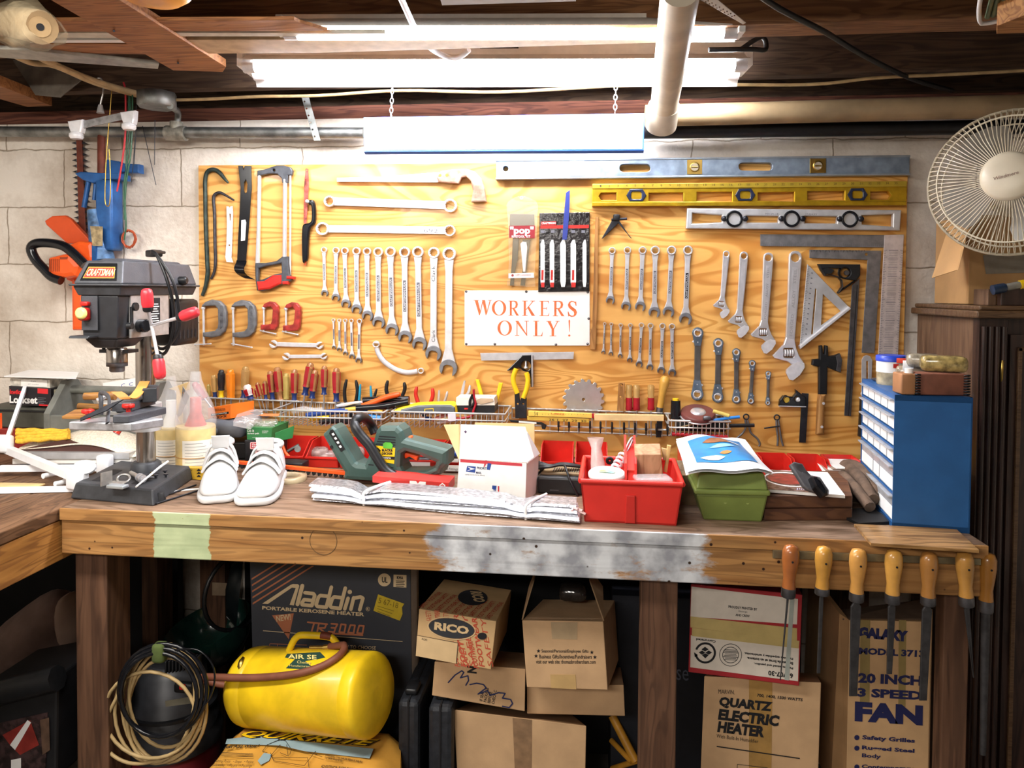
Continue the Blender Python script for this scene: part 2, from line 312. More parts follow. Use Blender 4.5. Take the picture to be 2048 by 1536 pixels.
# ---------------- work bench
OAK=grain('bench_top_wood','#8f7560','#755d48',(1.5,11,11),2,9,.6,dark='#9a8672'); 
def apronmat():
    m=grain('bench_apron_wood','#b4864f','#9a7142',(1.0,9,12),2.2,8,.65,dark='#b09470',bump=.2); nt=m.node_tree; N=nt.nodes; L=nt.links; b=N['Principled BSDF']
    src=b.inputs['Base Color'].links[0].from_socket
    tc=N.new('ShaderNodeTexCoord'); sp=N.new('ShaderNodeSeparateXYZ'); L.new(tc.outputs['Object'],sp.inputs[0])
    nz=N.new('ShaderNodeTexNoise'); nz.inputs['Scale'].default_value=16; nz.inputs['Detail'].default_value=6; L.new(tc.outputs['Object'],nz.inputs[0])
    n2=N.new('ShaderNodeTexNoise'); n2.inputs['Scale'].default_value=9; n2.inputs['Detail'].default_value=8; n2.inputs['Roughness'].default_value=.7; mp=N.new('ShaderNodeMapping'); mp.inputs['Scale'].default_value=(.7,1,1.6); L.new(tc.outputs['Object'],mp.inputs[0]); L.new(mp.outputs[0],n2.inputs[0])
    def band(prev,x0,x1,c1,c2,amt,th,soft=.05):   # old paint left between two places along the board
        c=(x0+x1)/2; h=(x1-x0)/2
        s1=N.new('ShaderNodeMath'); s1.operation='SUBTRACT'; L.new(sp.outputs[0],s1.inputs[0]); s1.inputs[1].default_value=c
        s2=N.new('ShaderNodeMath'); s2.operation='ABSOLUTE'; L.new(s1.outputs[0],s2.inputs[0])
        s3=N.new('ShaderNodeMath'); s3.operation='MULTIPLY_ADD'; L.new(s2.outputs[0],s3.inputs[0]); s3.inputs[1].default_value=-1/h; s3.inputs[2].default_value=1; 
        s5=N.new('ShaderNodeMath'); s5.operation='MINIMUM'; L.new(s3.outputs[0],s5.inputs[0]); s5.inputs[1].default_value=.22
        s4=N.new('ShaderNodeMath'); s4.operation='MULTIPLY_ADD'; L.new(n2.outputs[0],s4.inputs[0]); s4.inputs[1].default_value=amt; L.new(s5.outputs[0],s4.inputs[2])
        rp=N.new('ShaderNodeValToRGB'); rp.color_ramp.elements[0].position=th; rp.color_ramp.elements[1].position=th+soft; L.new(s4.outputs[0],rp.inputs[0])
        rc=N.new('ShaderNodeValToRGB'); rc.color_ramp.elements[0].position=.38; rc.color_ramp.elements[1].position=.6; rc.color_ramp.elements[0].color=lin(c1); rc.color_ramp.elements[1].color=lin(c2); L.new(nz.outputs[0],rc.inputs[0])
        mx=N.new('ShaderNodeMix'); mx.data_type='RGBA'; L.new(rp.outputs[0],mx.inputs[0]); L.new(prev,mx.inputs[6]); L.new(rc.outputs[0],mx.inputs[7]); return mx.outputs[2]
    o=band(src,-.37,.25,'#8d8f96','#cfd2d6',.9,.53,.09)
    o=band(o,-.985,-.845,'#a3b088','#b4c096',.9,.5,.03)
    vo=N.new('ShaderNodeTexVoronoi'); vo.inputs['Scale'].default_value=26; L.new(tc.outputs['Object'],vo.inputs[0]); vr=N.new('ShaderNodeValToRGB'); vr.color_ramp.elements[0].position=.07; vr.color_ramp.elements[1].position=.1; vr.color_ramp.elements[0].color=lin('#4a3018'); vr.color_ramp.elements[1].color=(1,1,1,1); L.new(vo.outputs['Distance'],vr.inputs[0])
    mx=N.new('ShaderNodeMix'); mx.data_type='RGBA'; mx.blend_type='MULTIPLY'; mx.inputs[0].default_value=1; L.new(o,mx.inputs[6]); L.new(vr.outputs[0],mx.inputs[7]); o=mx.outputs[2]
    L.new(o,b.inputs['Base Color']); return m
APR=apronmat()
BX0,BX1,BF=-1.207,.795,-.695
wb=thing('work_bench','long scarred wooden work bench along the tool board wall','bench',((BX0+BX1)/2,BF/2,0))
tops=[(-.695,-.56),(-.555,-.415),(-.41,-.27),(-.265,-.13),(-.125,-.02)]
for a,b in tops: MB().bbox((BX0,a,BZ-.028),(BX1,b,BZ)).obj('top_board',OAK,wb,bev=.003)
APZ0=.793
ap=MB().bbox((BX0-.6*0,BF+.002,APZ0),(BX1-.01,BF+.042,BZ-.029)); 
ap=ap.obj('apron_board',APR,wb,bev=.003)
MB().bbox((BX0,BF-.004,BZ-.0275),(BX1,BF+.001,BZ-.0005)).obj('front_edge_strip',APR,wb,bev=.0015)
q=P(646,1082,.695); MB().torus((q.x,BF+.0015,q.z),(0,1,0),.031,.0006,30,4).obj('pencil_circle',mat('pencil_mark','#5f4a30',.7,0,0),wb)
MB().bbox((BX0+.02,-.06,.79),(BX1-.02,-.02,BZ-.03)).obj('rear_rail',DKW,wb)
LEGM=grain('bench_leg_wood','#6c4c37','#5a3e2c',(12,12,1.2),2,6,.7,dark='#9a8470')
x0=P(1279,1300,2.28-1.64).x; x1=P(1353,1300,2.28-1.64).x
MB().bbox((x0,-.65,0),(x1,-.61,APZ0)).obj('leg',LEGM,wb,bev=.003)
for a,b,y0,y1 in ((152,215,-.65,-.56),(1886,1938,-.65,-.61)):
    x0=P(a,1300,2.28-1.63).x; x1=P(b,1300,2.28-1.63).x; MB().bbox((x0,y0,0),(x1,y1,APZ0)).obj('leg',LEGM,wb,bev=.003)
MB().bbox((BX0+.02,-.12,0),(BX0+.1,-.04,.79)).obj('leg',LEGM,wb); MB().bbox((BX1-.1,-.12,0),(BX1-.02,-.04,.79)).obj('leg',LEGM,wb)
lb=thing('side_bench','second wooden bench running towards the viewer at the left','bench',(-1.7,-1,0))
for k in range(6): MB().bbox((-1.21-.155*(k+1)+.003,-2.2,BZ-.03),(-1.21-.155*k,-.02,BZ-.002)).obj('top_board',grain('side_top_wood','#7d5c42','#62462f',(11,1.5,11),2,9,.65,dark='#8a7660'),lb,bev=.003)
MB().bbox((-1.252,-2.2,.775),(-1.212,-.03,BZ-.031)).obj('apron_board',grain('side_apron_wood','#b5803f','#94642f',(12,1.2,12),2,8,.65),lb,bev=.003)
for y in(-.2,-2.1): MB().bbox((-1.3,y-.04,0),(-1.252,y+.04,.86)).obj('leg',LEGM,lb)
for y in(-.2,-2.1): MB().bbox((-2.1,y-.04,0),(-2.05,y+.04,.86)).obj('leg',LEGM,lb)
# ================= tools hung on the plywood
def Z(x0,y0,s): return lambda *ps:[(x0+p[0]/s,y0+p[1]/s)+tuple(p[2:]) for p in ps]
PX=1/665                         # metres per pixel at the board
ORD=['first','second','third','fourth','fifth','sixth','seventh','eighth','ninth','tenth','eleventh']
def seg(a,b,w0,w1):              # bar outline between two pixel points
    dx,dy=b[0]-a[0],b[1]-a[1]; l=math.hypot(dx,dy); nx,ny=-dy/l,dx/l
    return [(a[0]+nx*w0/2,a[1]+ny*w0/2),(b[0]+nx*w1/2,b[1]+ny*w1/2),(b[0]-nx*w1/2,b[1]-ny*w1/2),(a[0]-nx*w0/2,a[1]-ny*w0/2)]
def lerp(a,b,t): return (a[0]+(b[0]-a[0])*t,a[1]+(b[1]-a[1])*t)
def base(a): p=WF.pt(a[0],a[1]); return tuple(p)
def hook(mb,x,y,h=.016): mb.tube([WF.pt(x,y,0),WF.pt(x,y,h)],.0016,6)
def gear(x,y,r,n=12): return [(x+r*(1.0 if k%2 else .86)*math.cos(math.pi*k/n),y+r*(1.0 if k%2 else .86)*math.sin(math.pi*k/n)) for k in range(2*n)]
def jaw(c,r,ang,w=.62,dep=.15):  # open end; ang = direction the mouth faces (image degrees, 90 = down)
    a=math.asin(w); o=[(math.cos(t),math.sin(t)) for t in [a+(2*math.pi-2*a)*k/18 for k in range(19)]]
    o+=[(.55,-w*.92),(-dep+.02,-w*.85),(-dep-.18,-w*.4),(-dep-.18,w*.4),(-dep+.02,w*.85),(.55,w*.92)]
    t=math.radians(ang); return [(c[0]+r*(x*math.cos(t)-y*math.sin(t)),c[1]+r*(x*math.sin(t)+y*math.cos(t))) for x,y in o]
INLAY=mat('wrench_inlay','#6d6d76',.5,.7,.1,60); INLAYB=mat('wrench_inlay_black','#202026',.5,.3,.1,60); JAWM=mat('jaw_grey','#85868c',.5,.85,.1,60)
def comb(bx,by,br,ox,oy,orr,label,group,inlay=INLAY,txt=None,jm=JAWM,shm=STEEL):
    t=thing('combination_wrench',label,'wrench',base((bx,by)),group); a=(bx,by); b=(ox,oy); k=br*PX
    an=math.degrees(math.atan2(oy-by,ox-bx))
    MB().plate(WF,circ(bx,by,br,24),.006+k*.35,.004,[gear(bx,by,br*.72)]).obj('box_end',shm,t)
    s0=lerp(a,b,.9*br/math.hypot(ox-bx,oy-by)); s1=lerp(a,b,1-.55*orr/math.hypot(ox-bx,oy-by)); m1=lerp(s0,s1,.12); m2=lerp(s0,s1,.86)
    w=orr*.86; d=(b[0]-a[0],b[1]-a[1]); l=math.hypot(*d); nx,ny=-d[1]/l,d[0]/l
    pts=[(p[0]+nx*q,p[1]+ny*q) for p,q in((s0,br*.7),(m1,w*.46),(m2,w*.46),(s1,orr*.8),(s1,-orr*.8),(m2,-w*.46),(m1,-w*.46),(s0,-br*.7))]
    MB().plate(WF,pts,.004+k*.2,.005).obj('shank',shm,t)
    MB().plate(WF,jaw(b,orr,an+12),.005+k*.3,.004).obj('open_end',jm,t)
    if inlay:
        h=.009+k*.2; i=MB().plate(WF,seg(lerp(a,b,.33),lerp(a,b,.7),w*.5,w*.5),.0004,h,bev=0)
        io=i.obj('inlay',inlay,t)
        if txt:
            p,q=lerp(a,b,.69),lerp(a,b,.35); u=w*.17
            MB().text(txt,WF,(p[0]+u,p[1]),(q[0]+u,q[1]),(p[0]-u,p[1]),h+.0007).obj('lettering',STEEL,io)
    return t
LROW=[(647.3,499.5,5.9,648.8,586.6,7.3),(671.5,501,7,671,595.4,8.5),(688.9,501.5,7.3,691.3,607.8,9.7),(712.3,502,8,712.8,618.8,10.8),(733.4,502.7,8,734.5,632,11.3),(755.7,503.8,9.5,756.7,645.2,12.6),(780.3,503.4,10.3,783.5,659.8,13.2),(808.6,504.4,10.9,809.9,674.5,13.9),(835.2,503.8,11.3,838.5,688.4,14.6),(867.2,505.2,11.3,866.3,707.4,16),(897.9,507.3,13.3,896.3,736.7,18)]
for i,q in enumerate(LROW):
    t=comb(*q,{0:'shortest wrench, at the left end of the big stepped row left of the sign',10:'longest combination wrench with a faint pencilled name, right end of the big stepped row',9:'second longest wrench, with a bold inked name, in the big stepped row'}.get(i,f'{ORD[i]} wrench from the left in the big stepped row of eleven'),'big stepped row of combination wrenches',INLAY if i<9 else None,'CRAFTSMAN-USA')
    if i>8:
        m=MB(); c=q[0]-1
        for y0,y1 in (((563,532),(684,660)) if i==9 else ((560,540),(712,690))):
            cc=c if i==9 else c-1
            m.text('Clark',WF,(cc+4,y0),(cc+4,y1),(cc-3,y0),.0125)
        m.obj('inked_name',INK if i==9 else INKG,t)
for i,q in enumerate([(666.4,640.3,3.2,667.5,695,4),(678.1,641.2,3.7,678.4,699.4,5),(689.8,641.5,4,690.5,707.4,5),(702.1,641.8,4.2,703.7,713.3,6),(718.4,643,5.3,716.9,721.3,6.5)]):
    comb(*q,f'{ORD[i]} smallest wrench of the five tiny ones below the big stepped row','tiny wrenches below the big row',INLAY)
for i,q in enumerate([(1224.4,501.3,7.2,1220.6,600.6,9),(1255,500.6,7.5,1252.2,612.5,10),(1285.3,500.6,8,1280.6,613,10.7),(1310.6,501,9.5,1308.8,624.7,11.7),(1343.4,500.6,9.3,1337.2,624,11.7),(1376,500.6,9.7,1371.3,638,13)]):
    comb(*q,f'{ORD[i]} from the left of six satin wrenches, upper row right of the sign','six satin wrenches right of the sign',INLAY if i<5 else INLAYB,'CRAFTSMAN-USA',shm=SATIN)
for i,q in enumerate([(1209.3,647.8,3,1206.7,705,4.2),(1222.5,648.6,3.3,1221.7,708,4.8),(1241.5,650.8,4.2,1240.3,712.3,5),(1260.9,651,4.4,1259.5,720.3,5.7),(1283,650.8,5.5,1278.4,729,7),(1301.3,651.8,5.8,1299.8,735,7),(1325,652.5,6.3,1322.4,741.6,8),(1344.3,653.4,6.4,1344.3,746,8.2)]):
    comb(*q,f'{ORD[i]} from the left of eight small black-inlaid wrenches right of the sign','eight small black-inlaid wrenches',INLAYB,'CRAFTSMAN',jm=STEELD,shm=SATIN)
def ringwrench(a,ra,b,rb,w,label,open_=False,holes=True):
    t=thing('flare_nut_wrench' if open_ else 'double_box_wrench',label,'wrench',base(a)); k=ra*PX
    MB().plate(WF,seg(lerp(a,b,.7*ra/abs(b[0]-a[0])),lerp(b,a,.7*rb/abs(b[0]-a[0])),w,w),.005,.006).obj('shank',STEEL,t)
    for c,r,s in((a,ra,-150),(b,rb,-30)):
        if open_: MB().plate(WF,jaw(c,r,s,.34,.6),.01,.004).obj('open_box_end',STEEL,t)
        else: MB().plate(WF,circ(*c,r,24),.014,.004,[gear(*c,r*.78)]).obj('box_end',STEEL,t)
    return t
ringwrench((658,402.3),11,(899.8,411),13.5,16,'upper of two long double box wrenches under the keyhole saw')
t=ringwrench((644,457.3),13,(898.8,461),11.5,15,'lower long double box wrench with pencilled digits, above the stepped wrench row')
MB().text('692',WF,(847,465),(876,466),(847,457),.0116).obj('pencilled_digits',INKG,t)
ringwrench((546,688.4),8,(638.3,690.9),7.5,8.5,'larger flare nut wrench hung sideways under the red clamps',True)
ringwrench((571.6,713.3),7.5,(647,712.6),6.5,7,'smaller flare nut wrench hung sideways above the screwdrivers',True)
z=Z(640,580,6.827)
t=thing('half_moon_wrench','curved half-moon box wrench hung below the stepped row','wrench',base((752,688)))
path=[WF.pt(*p,.009) for p in z((772,790),(800,870),(860,960),(950,1035),(1060,1095),(1180,1125),(1270,1120),(1330,1108))]
MB().tube(spl(path),.0082,8,flat=((0,1,0),.45)).obj('shank',STEEL,t)
for c,r in((z((762,742))[0],7),(z((1375,1105))[0],6)): MB().plate(WF,circ(*c,r,20),.011,.004,[gear(*c,r*.7)]).obj('box_end',STEEL,t)
# ---- C clamps
CGREY=mat('clamp_grey','#74767a',.5,.3,.15,60)
def cclamp(dx,dy,red,tb,label):
    z=Z(390+dx/6.827,580+dy/6.827,6.827); t=thing('c_clamp',label,'clamp',base(z((200,130) if not red else (1010,155))[0]),'red c clamps' if red else 'grey c clamps')
    if red:
        o=z((915,232),(935,190),(1010,155),(1080,165),(1130,220),(1136,300),(1122,500),(1090,545),(1010,552),(890,542),(890,475),(985,472),(1030,460),(1045,410),(1055,270),(1025,228),(960,242)); x,y0,y1=940,240,575
    else:
        o=z((85,212),(130,165),(220,130),(330,150),(400,215),(422,300),(422,480),(395,570),(330,632),(220,652),(100,637),(100,580),(150,575),(260,560),(300,520),(310,460),(305,260),(270,217),(150,222),(90,232)); x,y0,y1=115,240,755
    MB().plate(WF,o,.016,.004,bev=.004).obj('frame',REDM if red else CGREY,t)
    if not red:
        m=MB().plate(WF,z((335,210),(375,220),(380,500),(340,540)),.001,.0198)
        m.obj('cast_panel',mat('clamp_grey_dark','#5c5e63',.6,.2,.3,90),t)
    MB().tube([WF.pt(*z((x,y0))[0],.012),WF.pt(*z((x+(8 if not red else 0),y1))[0],.012)],.0036 if not red else .003,10).obj('screw',STEEL,t)
    c=WF.pt(*z((x,y0+8))[0],.012); MB().lathe([(.006,-.004),(.007,0),(.003,.006)],c,(0,0,-1),12).obj('pad',STEEL,t)
    a,b=[WF.pt(*q,.012+e) for q,e in zip(z(*tb),(0,.006))]
    m=MB().tube([a,b],.0022,8); m.lathe([(.001,-.003),(.0034,0),(.001,.003)],a,b-a,8); m.lathe([(.001,-.003),(.0034,0),(.001,.003)],b,b-a,8); m.obj('tommy_bar',STEEL,t)
cclamp(0,0,0,((0,745),(215,735)),'grey c clamp at the left edge of the board, bar turned sideways')
cclamp(405,4,0,((100,731),(370,780)),'grey c clamp between the first grey clamp and the red clamps')
cclamp(0,0,1,((895,555),(1100,600)),'red c clamp next to the grey clamps'); cclamp(303,10,1,((895,555),(1100,600)),'red c clamp on the right, above the flare nut wrench')
# ---- pry bars and saws
z=Z(390,310,5.12)
def rod(name,label,cat,pts,rs,m,n=6,h=.009):
    p=spl([WF.pt(*q,h) for q in z(*pts)],4); k=len(p)-1; rr=[rs[min(int(i/k*(len(rs)-1)),len(rs)-2)]+(rs[min(int(i/k*(len(rs)-1)),len(rs)-2)+1]-rs[min(int(i/k*(len(rs)-1)),len(rs)-2)])*((i/k*(len(rs)-1))%1 if i<k else 1) for i in range(k+1)]
    return tag(MB().tube(p,rr,n).obj(name,m),label,cat)
rod('crowbar','large dark green hooked crowbar at the left edge of the board','crowbar',[(75,1440),(110,1340),(130,1200),(125,1100),(110,700),(105,400),(105,250),(130,170),(190,150),(250,180),(300,240),(340,285)],[.006,.0075,.0072,.0072,.0072,.007,.003],mat('bar_green','#2f3b36',.4,.4,.3,60))
rod('crowbar','small dark grey hooked crowbar beside the large green one','crowbar',[(165,1270),(200,1190),(210,1080),(205,900),(200,600),(190,470),(200,410),(250,385),(310,410),(400,465)],[.004,.005,.005,.005,.005,.003],mat('bar_grey','#3d3b40',.4,.5,.3,60))
t=thing('flat_bar','small bright steel flat pry bar between the crowbars and the black pry bar','pry bar',base(z((350,530))[0]))
m=MB().plate(WF,z((320,525),(345,527),(352,545),(360,527),(382,522),(388,600),(382,800),(375,1000),(372,1042),(308,1040),(320,900),(325,700)),.003,.006,[z((350,600),(366,605),(362,670),(354,670)),circ(*z((350,925))[0],1.8,10)])
a=[z((308,1036))[0],z((372,1042))[0],z((392,1100))[0],z((322,1095))[0]]; m.add([WF.pt(*a[0],.009),WF.pt(*a[1],.009),WF.pt(*a[2],.03),WF.pt(*a[3],.03),WF.pt(*a[0],.006),WF.pt(*a[1],.006),WF.pt(*a[2],.027),WF.pt(*a[3],.027)],[(3,2,1,0),(4,5,6,7),(0,1,5,4),(1,2,6,5),(2,3,7,6),(3,0,4,7)])
m.obj('bar',STEEL,t)
t=thing('wonder_bar','wide black flat pry bar with a curled foot and worn white label','pry bar',base(z((510,110))[0]))
MB().plate(WF,z((440,108),(487,110),(497,150),(508,111),(575,112),(578,350),(560,600),(540,850),(520,1085),(430,1085),(440,850),(455,600),(465,330)),.004,.008,[z((500,290),(520,250),(536,300),(530,380),(510,392),(500,360))]).obj('bar',BLKG,t)
pr=[(475,1080,.01),(468,1110,.014),(452,1140,.03),(446,1165,.038),(455,1195,.036),(480,1225,.02),(520,1250,.01),(560,1268,.008)]
m=MB(); vs=[];fs=[]
for x,y,h in pr:
    for s in(-48,48): vs.append(WF.pt(*z((x+s,y+s*.12))[0],h))
for i in range(len(pr)-1): fs+=[(2*i,2*i+1,2*i+3,2*i+2)]
m.add(vs+[v+V((0,.004,0)) for v in vs],fs+[tuple(q+len(vs) for q in f[::-1]) for f in fs],0,True).obj('curled_foot',BLKG,t)
MB().plate(WF,z((475,668),(515,662),(524,690),(512,875),(470,880)),.0004,.0122,bev=0).obj('worn_label',WHT,t)
t=thing('hacksaw','long chrome-framed hacksaw with a dark red grip hung upright','saw',base(z((800,110))[0]))
FR=mat('saw_frame_grey','#565960',.4,.6,.15,50)
MB().plate(WF,z((635,160),(700,148),(830,105),(905,105),(975,125),(1000,160),(990,205),(950,208),(945,285),(890,285),(885,240),(840,195),(760,190),(680,208),(635,215)),.014,.004,[circ(*z((805,155))[0],2.4,10)],bev=.003).obj('top_casting',FR,t)
MB().plate(WF,z((636,195),(670,195),(662,700),(655,1120),(612,1120),(628,700)),.012,.005,bev=.004).obj('front_tube',CHROME,t)
MB().tube([WF.pt(*z((922,250))[0],.012),WF.pt(*z((918,1060))[0],.012)],.0068,12).obj('back_tube',CHROME,t)
MB().plate(WF,z((966,190),(985,190),(982,1240),(966,1240)),.002,.01).obj('blade',mat('blade_white','#e6e6e6',.35,.6,.05,40),t)
MB().plate(WF,z((612,1105),(720,1105),(830,1085),(890,1038),(950,1038),(968,1220),(990,1280),(930,1325),(885,1325),(760,1380),(680,1397),(630,1387),(615,1280),(610,1150)),.016,.004,[z((650,1165),(720,1140),(840,1120),(880,1110),(885,1208),(800,1225),(700,1270),(645,1285))],bev=.004).obj('handle',FR,t)
MB().plate(WF,z((625,1295),(700,1290),(790,1232),(880,1225),(880,1318),(760,1375),(640,1388)),.022,.003,bev=.006).obj('grip',RED,t)
for q in (((935,1238),(1010,1245),(1008,1272),(932,1268)),((890,1293),(952,1290),(950,1326),(892,1325))): MB().plate(WF,z(*q),.02,.005,bev=.003).obj('tension_knob',RED,t)
t=thing('mini_hacksaw','small hacksaw with worn red blade and black s-shaped handle','saw',base(z((1145,140))[0]))
MB().plate(WF,z((1130,145),(1145,136),(1160,145),(1165,300),(1140,700),(1112,700),(1118,300)),.0015,.01,[circ(*z((1145,155))[0],1.2,8)]).obj('blade',mat('worn_red_blade','#b8544a',.45,.3,.5,60),t)
MB().plate(WF,z((1150,465),(1210,465),(1230,560),(1225,690),(1175,750),(1160,870),(1150,1060),(1125,1092),(1095,1090),(1088,900),(1090,780),(1105,710),(1170,690),(1190,640),(1185,520),(1160,505)),.016,.005,bev=.005,sm=1).obj('handle',BLKG,t)
MB().lathe([(.006,0),(.006,.003),(.002,.005)],WF.pt(*z((1150,475))[0],.02),(0,-1,0),12).obj('wing_nut',STEEL,t)
MB().plate(WF,z((1108,1088),(1140,1088),(1135,1130),(1118,1130)),.002,.01,[circ(*z((1124,1112))[0],1.3,8)]).obj('blade_tip',mat('orange_red','#d8452c',.5,0,.1,30),t)
z=Z(600,330,5.12)
t=thing('keyhole_saw','keyhole saw with worn brown pistol handle hung sideways','saw',base(z((1000,130))[0]))
MB().plate(WF,z((378,130),(830,122),(1420,72),(1430,172),(1400,178),(378,172)),.002,.012).obj('blade',STEEL,t)
MB().plate(WF,z((1403,95),(1440,60),(1560,40),(1700,35),(1790,65),(1860,140),(1890,240),(1907,375),(1750,378),(1768,260),(1748,165),(1700,118),(1650,130),(1620,190),(1415,172),(1398,130)),.022,.004,bev=.005).obj('handle',mat('worn_saw_handle','#9a6450',.5,0,.35,40,col2='#b79a86'),t)
for q in((1435,105),(1505,103)): MB().lathe([(.0045,0),(.0045,.001)],WF.pt(*z(q)[0],.026),(0,-1,0),12).obj('rivet',BRASS,t)
# ---- packs
z=Z(920,370,5.12)
t=thing('rivet_tool_pouch','clear plastic pouch holding a black rivet tool, hung by a grommet','pouch',base(z((630,110))[0]))
MB().plate(WF,z((475,210),(490,170),(560,125),(630,110),(700,125),(780,165),(800,210),(795,330),(768,880),(772,1040),(700,1045),(560,1032),(480,1030),(500,800),(490,400)),.003,.018,bev=.001).obj('pouch',mat('vinyl_pouch','#d9c9a8',.1,0,0,alpha=.14,spec=.5),t)
MB().plate(WF,z((510,295),(760,298),(762,430),(508,430)),.006,.004).obj('tool_head',mat('vinyl_dark','#38383b',.35,0,.1,30),t)
m=MB(); m.plate(WF,z((540,540),(600,545),(590,760),(560,900),(550,1030),(510,1030),(530,800)),.008,.004); m.plate(WF,z((640,560),(720,560),(690,800),(665,1030),(615,1030),(640,880)),.008,.004); m.obj('tool_arm',BLKG,t)
MB().plate(WF,z((618,600),(640,580),(680,585),(690,640),(670,890),(645,890)),.006,.0125).obj('lever',STEEL,t)
m=MB().plate(WF,z((505,418),(768,415),(765,545),(503,540)),.0005,.0218,bev=0); o=m.obj('red_band',mat('band_red','#8f1523',.4,0,.05,20),t)
MB().text('"pop"',WF,z((512,520))[0],z((755,520))[0],z((512,425))[0],.0226,bold=.04).text('RIVETOOL  KIT',WF,z((530,540))[0],z((720,538))[0],z((530,516))[0],.0226,bold=.015).obj('lettering',WHT,o)
o=MB().plate(WF,z((497,905),(755,898),(757,950),(497,955)),.0005,.0218,bev=0).obj('maker_label',PAPER,t)
MB().text('USM Corporation',WF,z((570,940))[0],z((725,936))[0],z((570,912))[0],.0226).flat(WF,circ(*z((538,926))[0],2.6,12),.0225).obj('lettering',REDM,o)
MB().torus(WF.pt(*z((630,132))[0],.021),(0,1,0),.004,.0015,14,6).obj('grommet',STEEL,t)
t=thing('saw_blade_pack','black carded pack of five reciprocating saw blades','blade pack',base(z((1070,285))[0]))
MB().plate(WF,z((815,287),(1330,278),(1325,1088),(800,1095)),.006,.004,bev=.0015).obj('card',mat('pack_black','#1b1719',.18,0,.2,20,bump=.4,bsc=60),t)
for x,w,r in((846,44,1),(942,46,1),(1055,58,0),(1160,56,1),(1275,40,0)):
    o=MB().plate(WF,z((x-w*.5,600),(x-w*.1,560),(x+w*.3,560),(x+w*.5,620),(x+w*.5,990),(x+w*.3,1045),(x-w*.3,1045),(x-w*.5,990)),.0015,.0095).obj('blade',WHT,t)
    if r: MB().plate(WF,z((x-w*.4,998),(x+w*.45,998),(x+w*.4,1048),(x-w*.35,1048)),.0008,.0115,bev=0).flat(WF,z((x-12,870),(x+10,870),(x+8,975),(x-14,975)),.0114).obj('red_mark',RED,o)
m=MB().flat(WF,z((822,415),(1320,408),(1318,442),(822,447)),.0106).flat(WF,z((828,376),(984,372),(984,408),(828,410)),.0106); m.obj('red_stripe',RED,t)
MB().text('CRAFTSMAN',WF,z((834,402))[0],z((978,399))[0],z((834,382))[0],.0112,bold=.02).obj('lettering',WHT,t)
m=MB()
for x in(840,942,1045,1152,1255): m.flat(WF,z((x-12,462),(x+26,462),(x+26,492),(x-12,492)),.0106).text('2"',WF,z((x+30,490))[0],z((x+52,490))[0],z((x+30,470))[0],.0106)
m.obj('icons',INKG,t)
tag(MB().plate(WF,z((1085,80),(1125,50),(1122,220),(1112,380),(1095,560),(1048,560),(1060,350)),.0016,.014).obj('reciprocating_saw_cutter',mat('blade_blue','#2c3a86',.35,.2,.1,40)),'loose blue reciprocating blade tucked behind the black blade pack','saw blade')
STICK=grain('stick_wood','#b9854a','#9c6c38',(12,12,1.2),2,6,.6)
tag(MB().plate(WF,Z(920,370,5.12)((1386,326),(1418,326),(1412,900),(1405,1340))+Z(920,580,6.827)((1857,500),(1867,560),(1852,820),(1775,812),(1785,560),(1805,500)),.012,.004,bev=.002).obj('paint_stick',STICK),'long thin wooden paddle stick hung right of the orange-lettered sign','stick')
t=thing('dowel_center_finder','black v-legged gauge head with a thumb screw, left of the yellow level','gauge',base(z((1605,300))[0]))
m=MB(); m.plate(WF,z((1590,300),(1618,300),(1622,390),(1465,545),(1448,552)),.01,.005); m.plate(WF,z((1600,330),(1618,300),(1622,380),(1755,540),(1760,548),(1735,530)),.01,.006); m.obj('legs',GUN,t)
MB().rbox(WF.pt(*z((1602,335))[0],.014),(.02,.018,.02),.004).obj('hub',BLK,t); MB().tube([WF.pt(*z((1550,355))[0],.014),WF.pt(*z((1710,345))[0],.014)],.004,8).obj('thumb_screw',GUN,t)
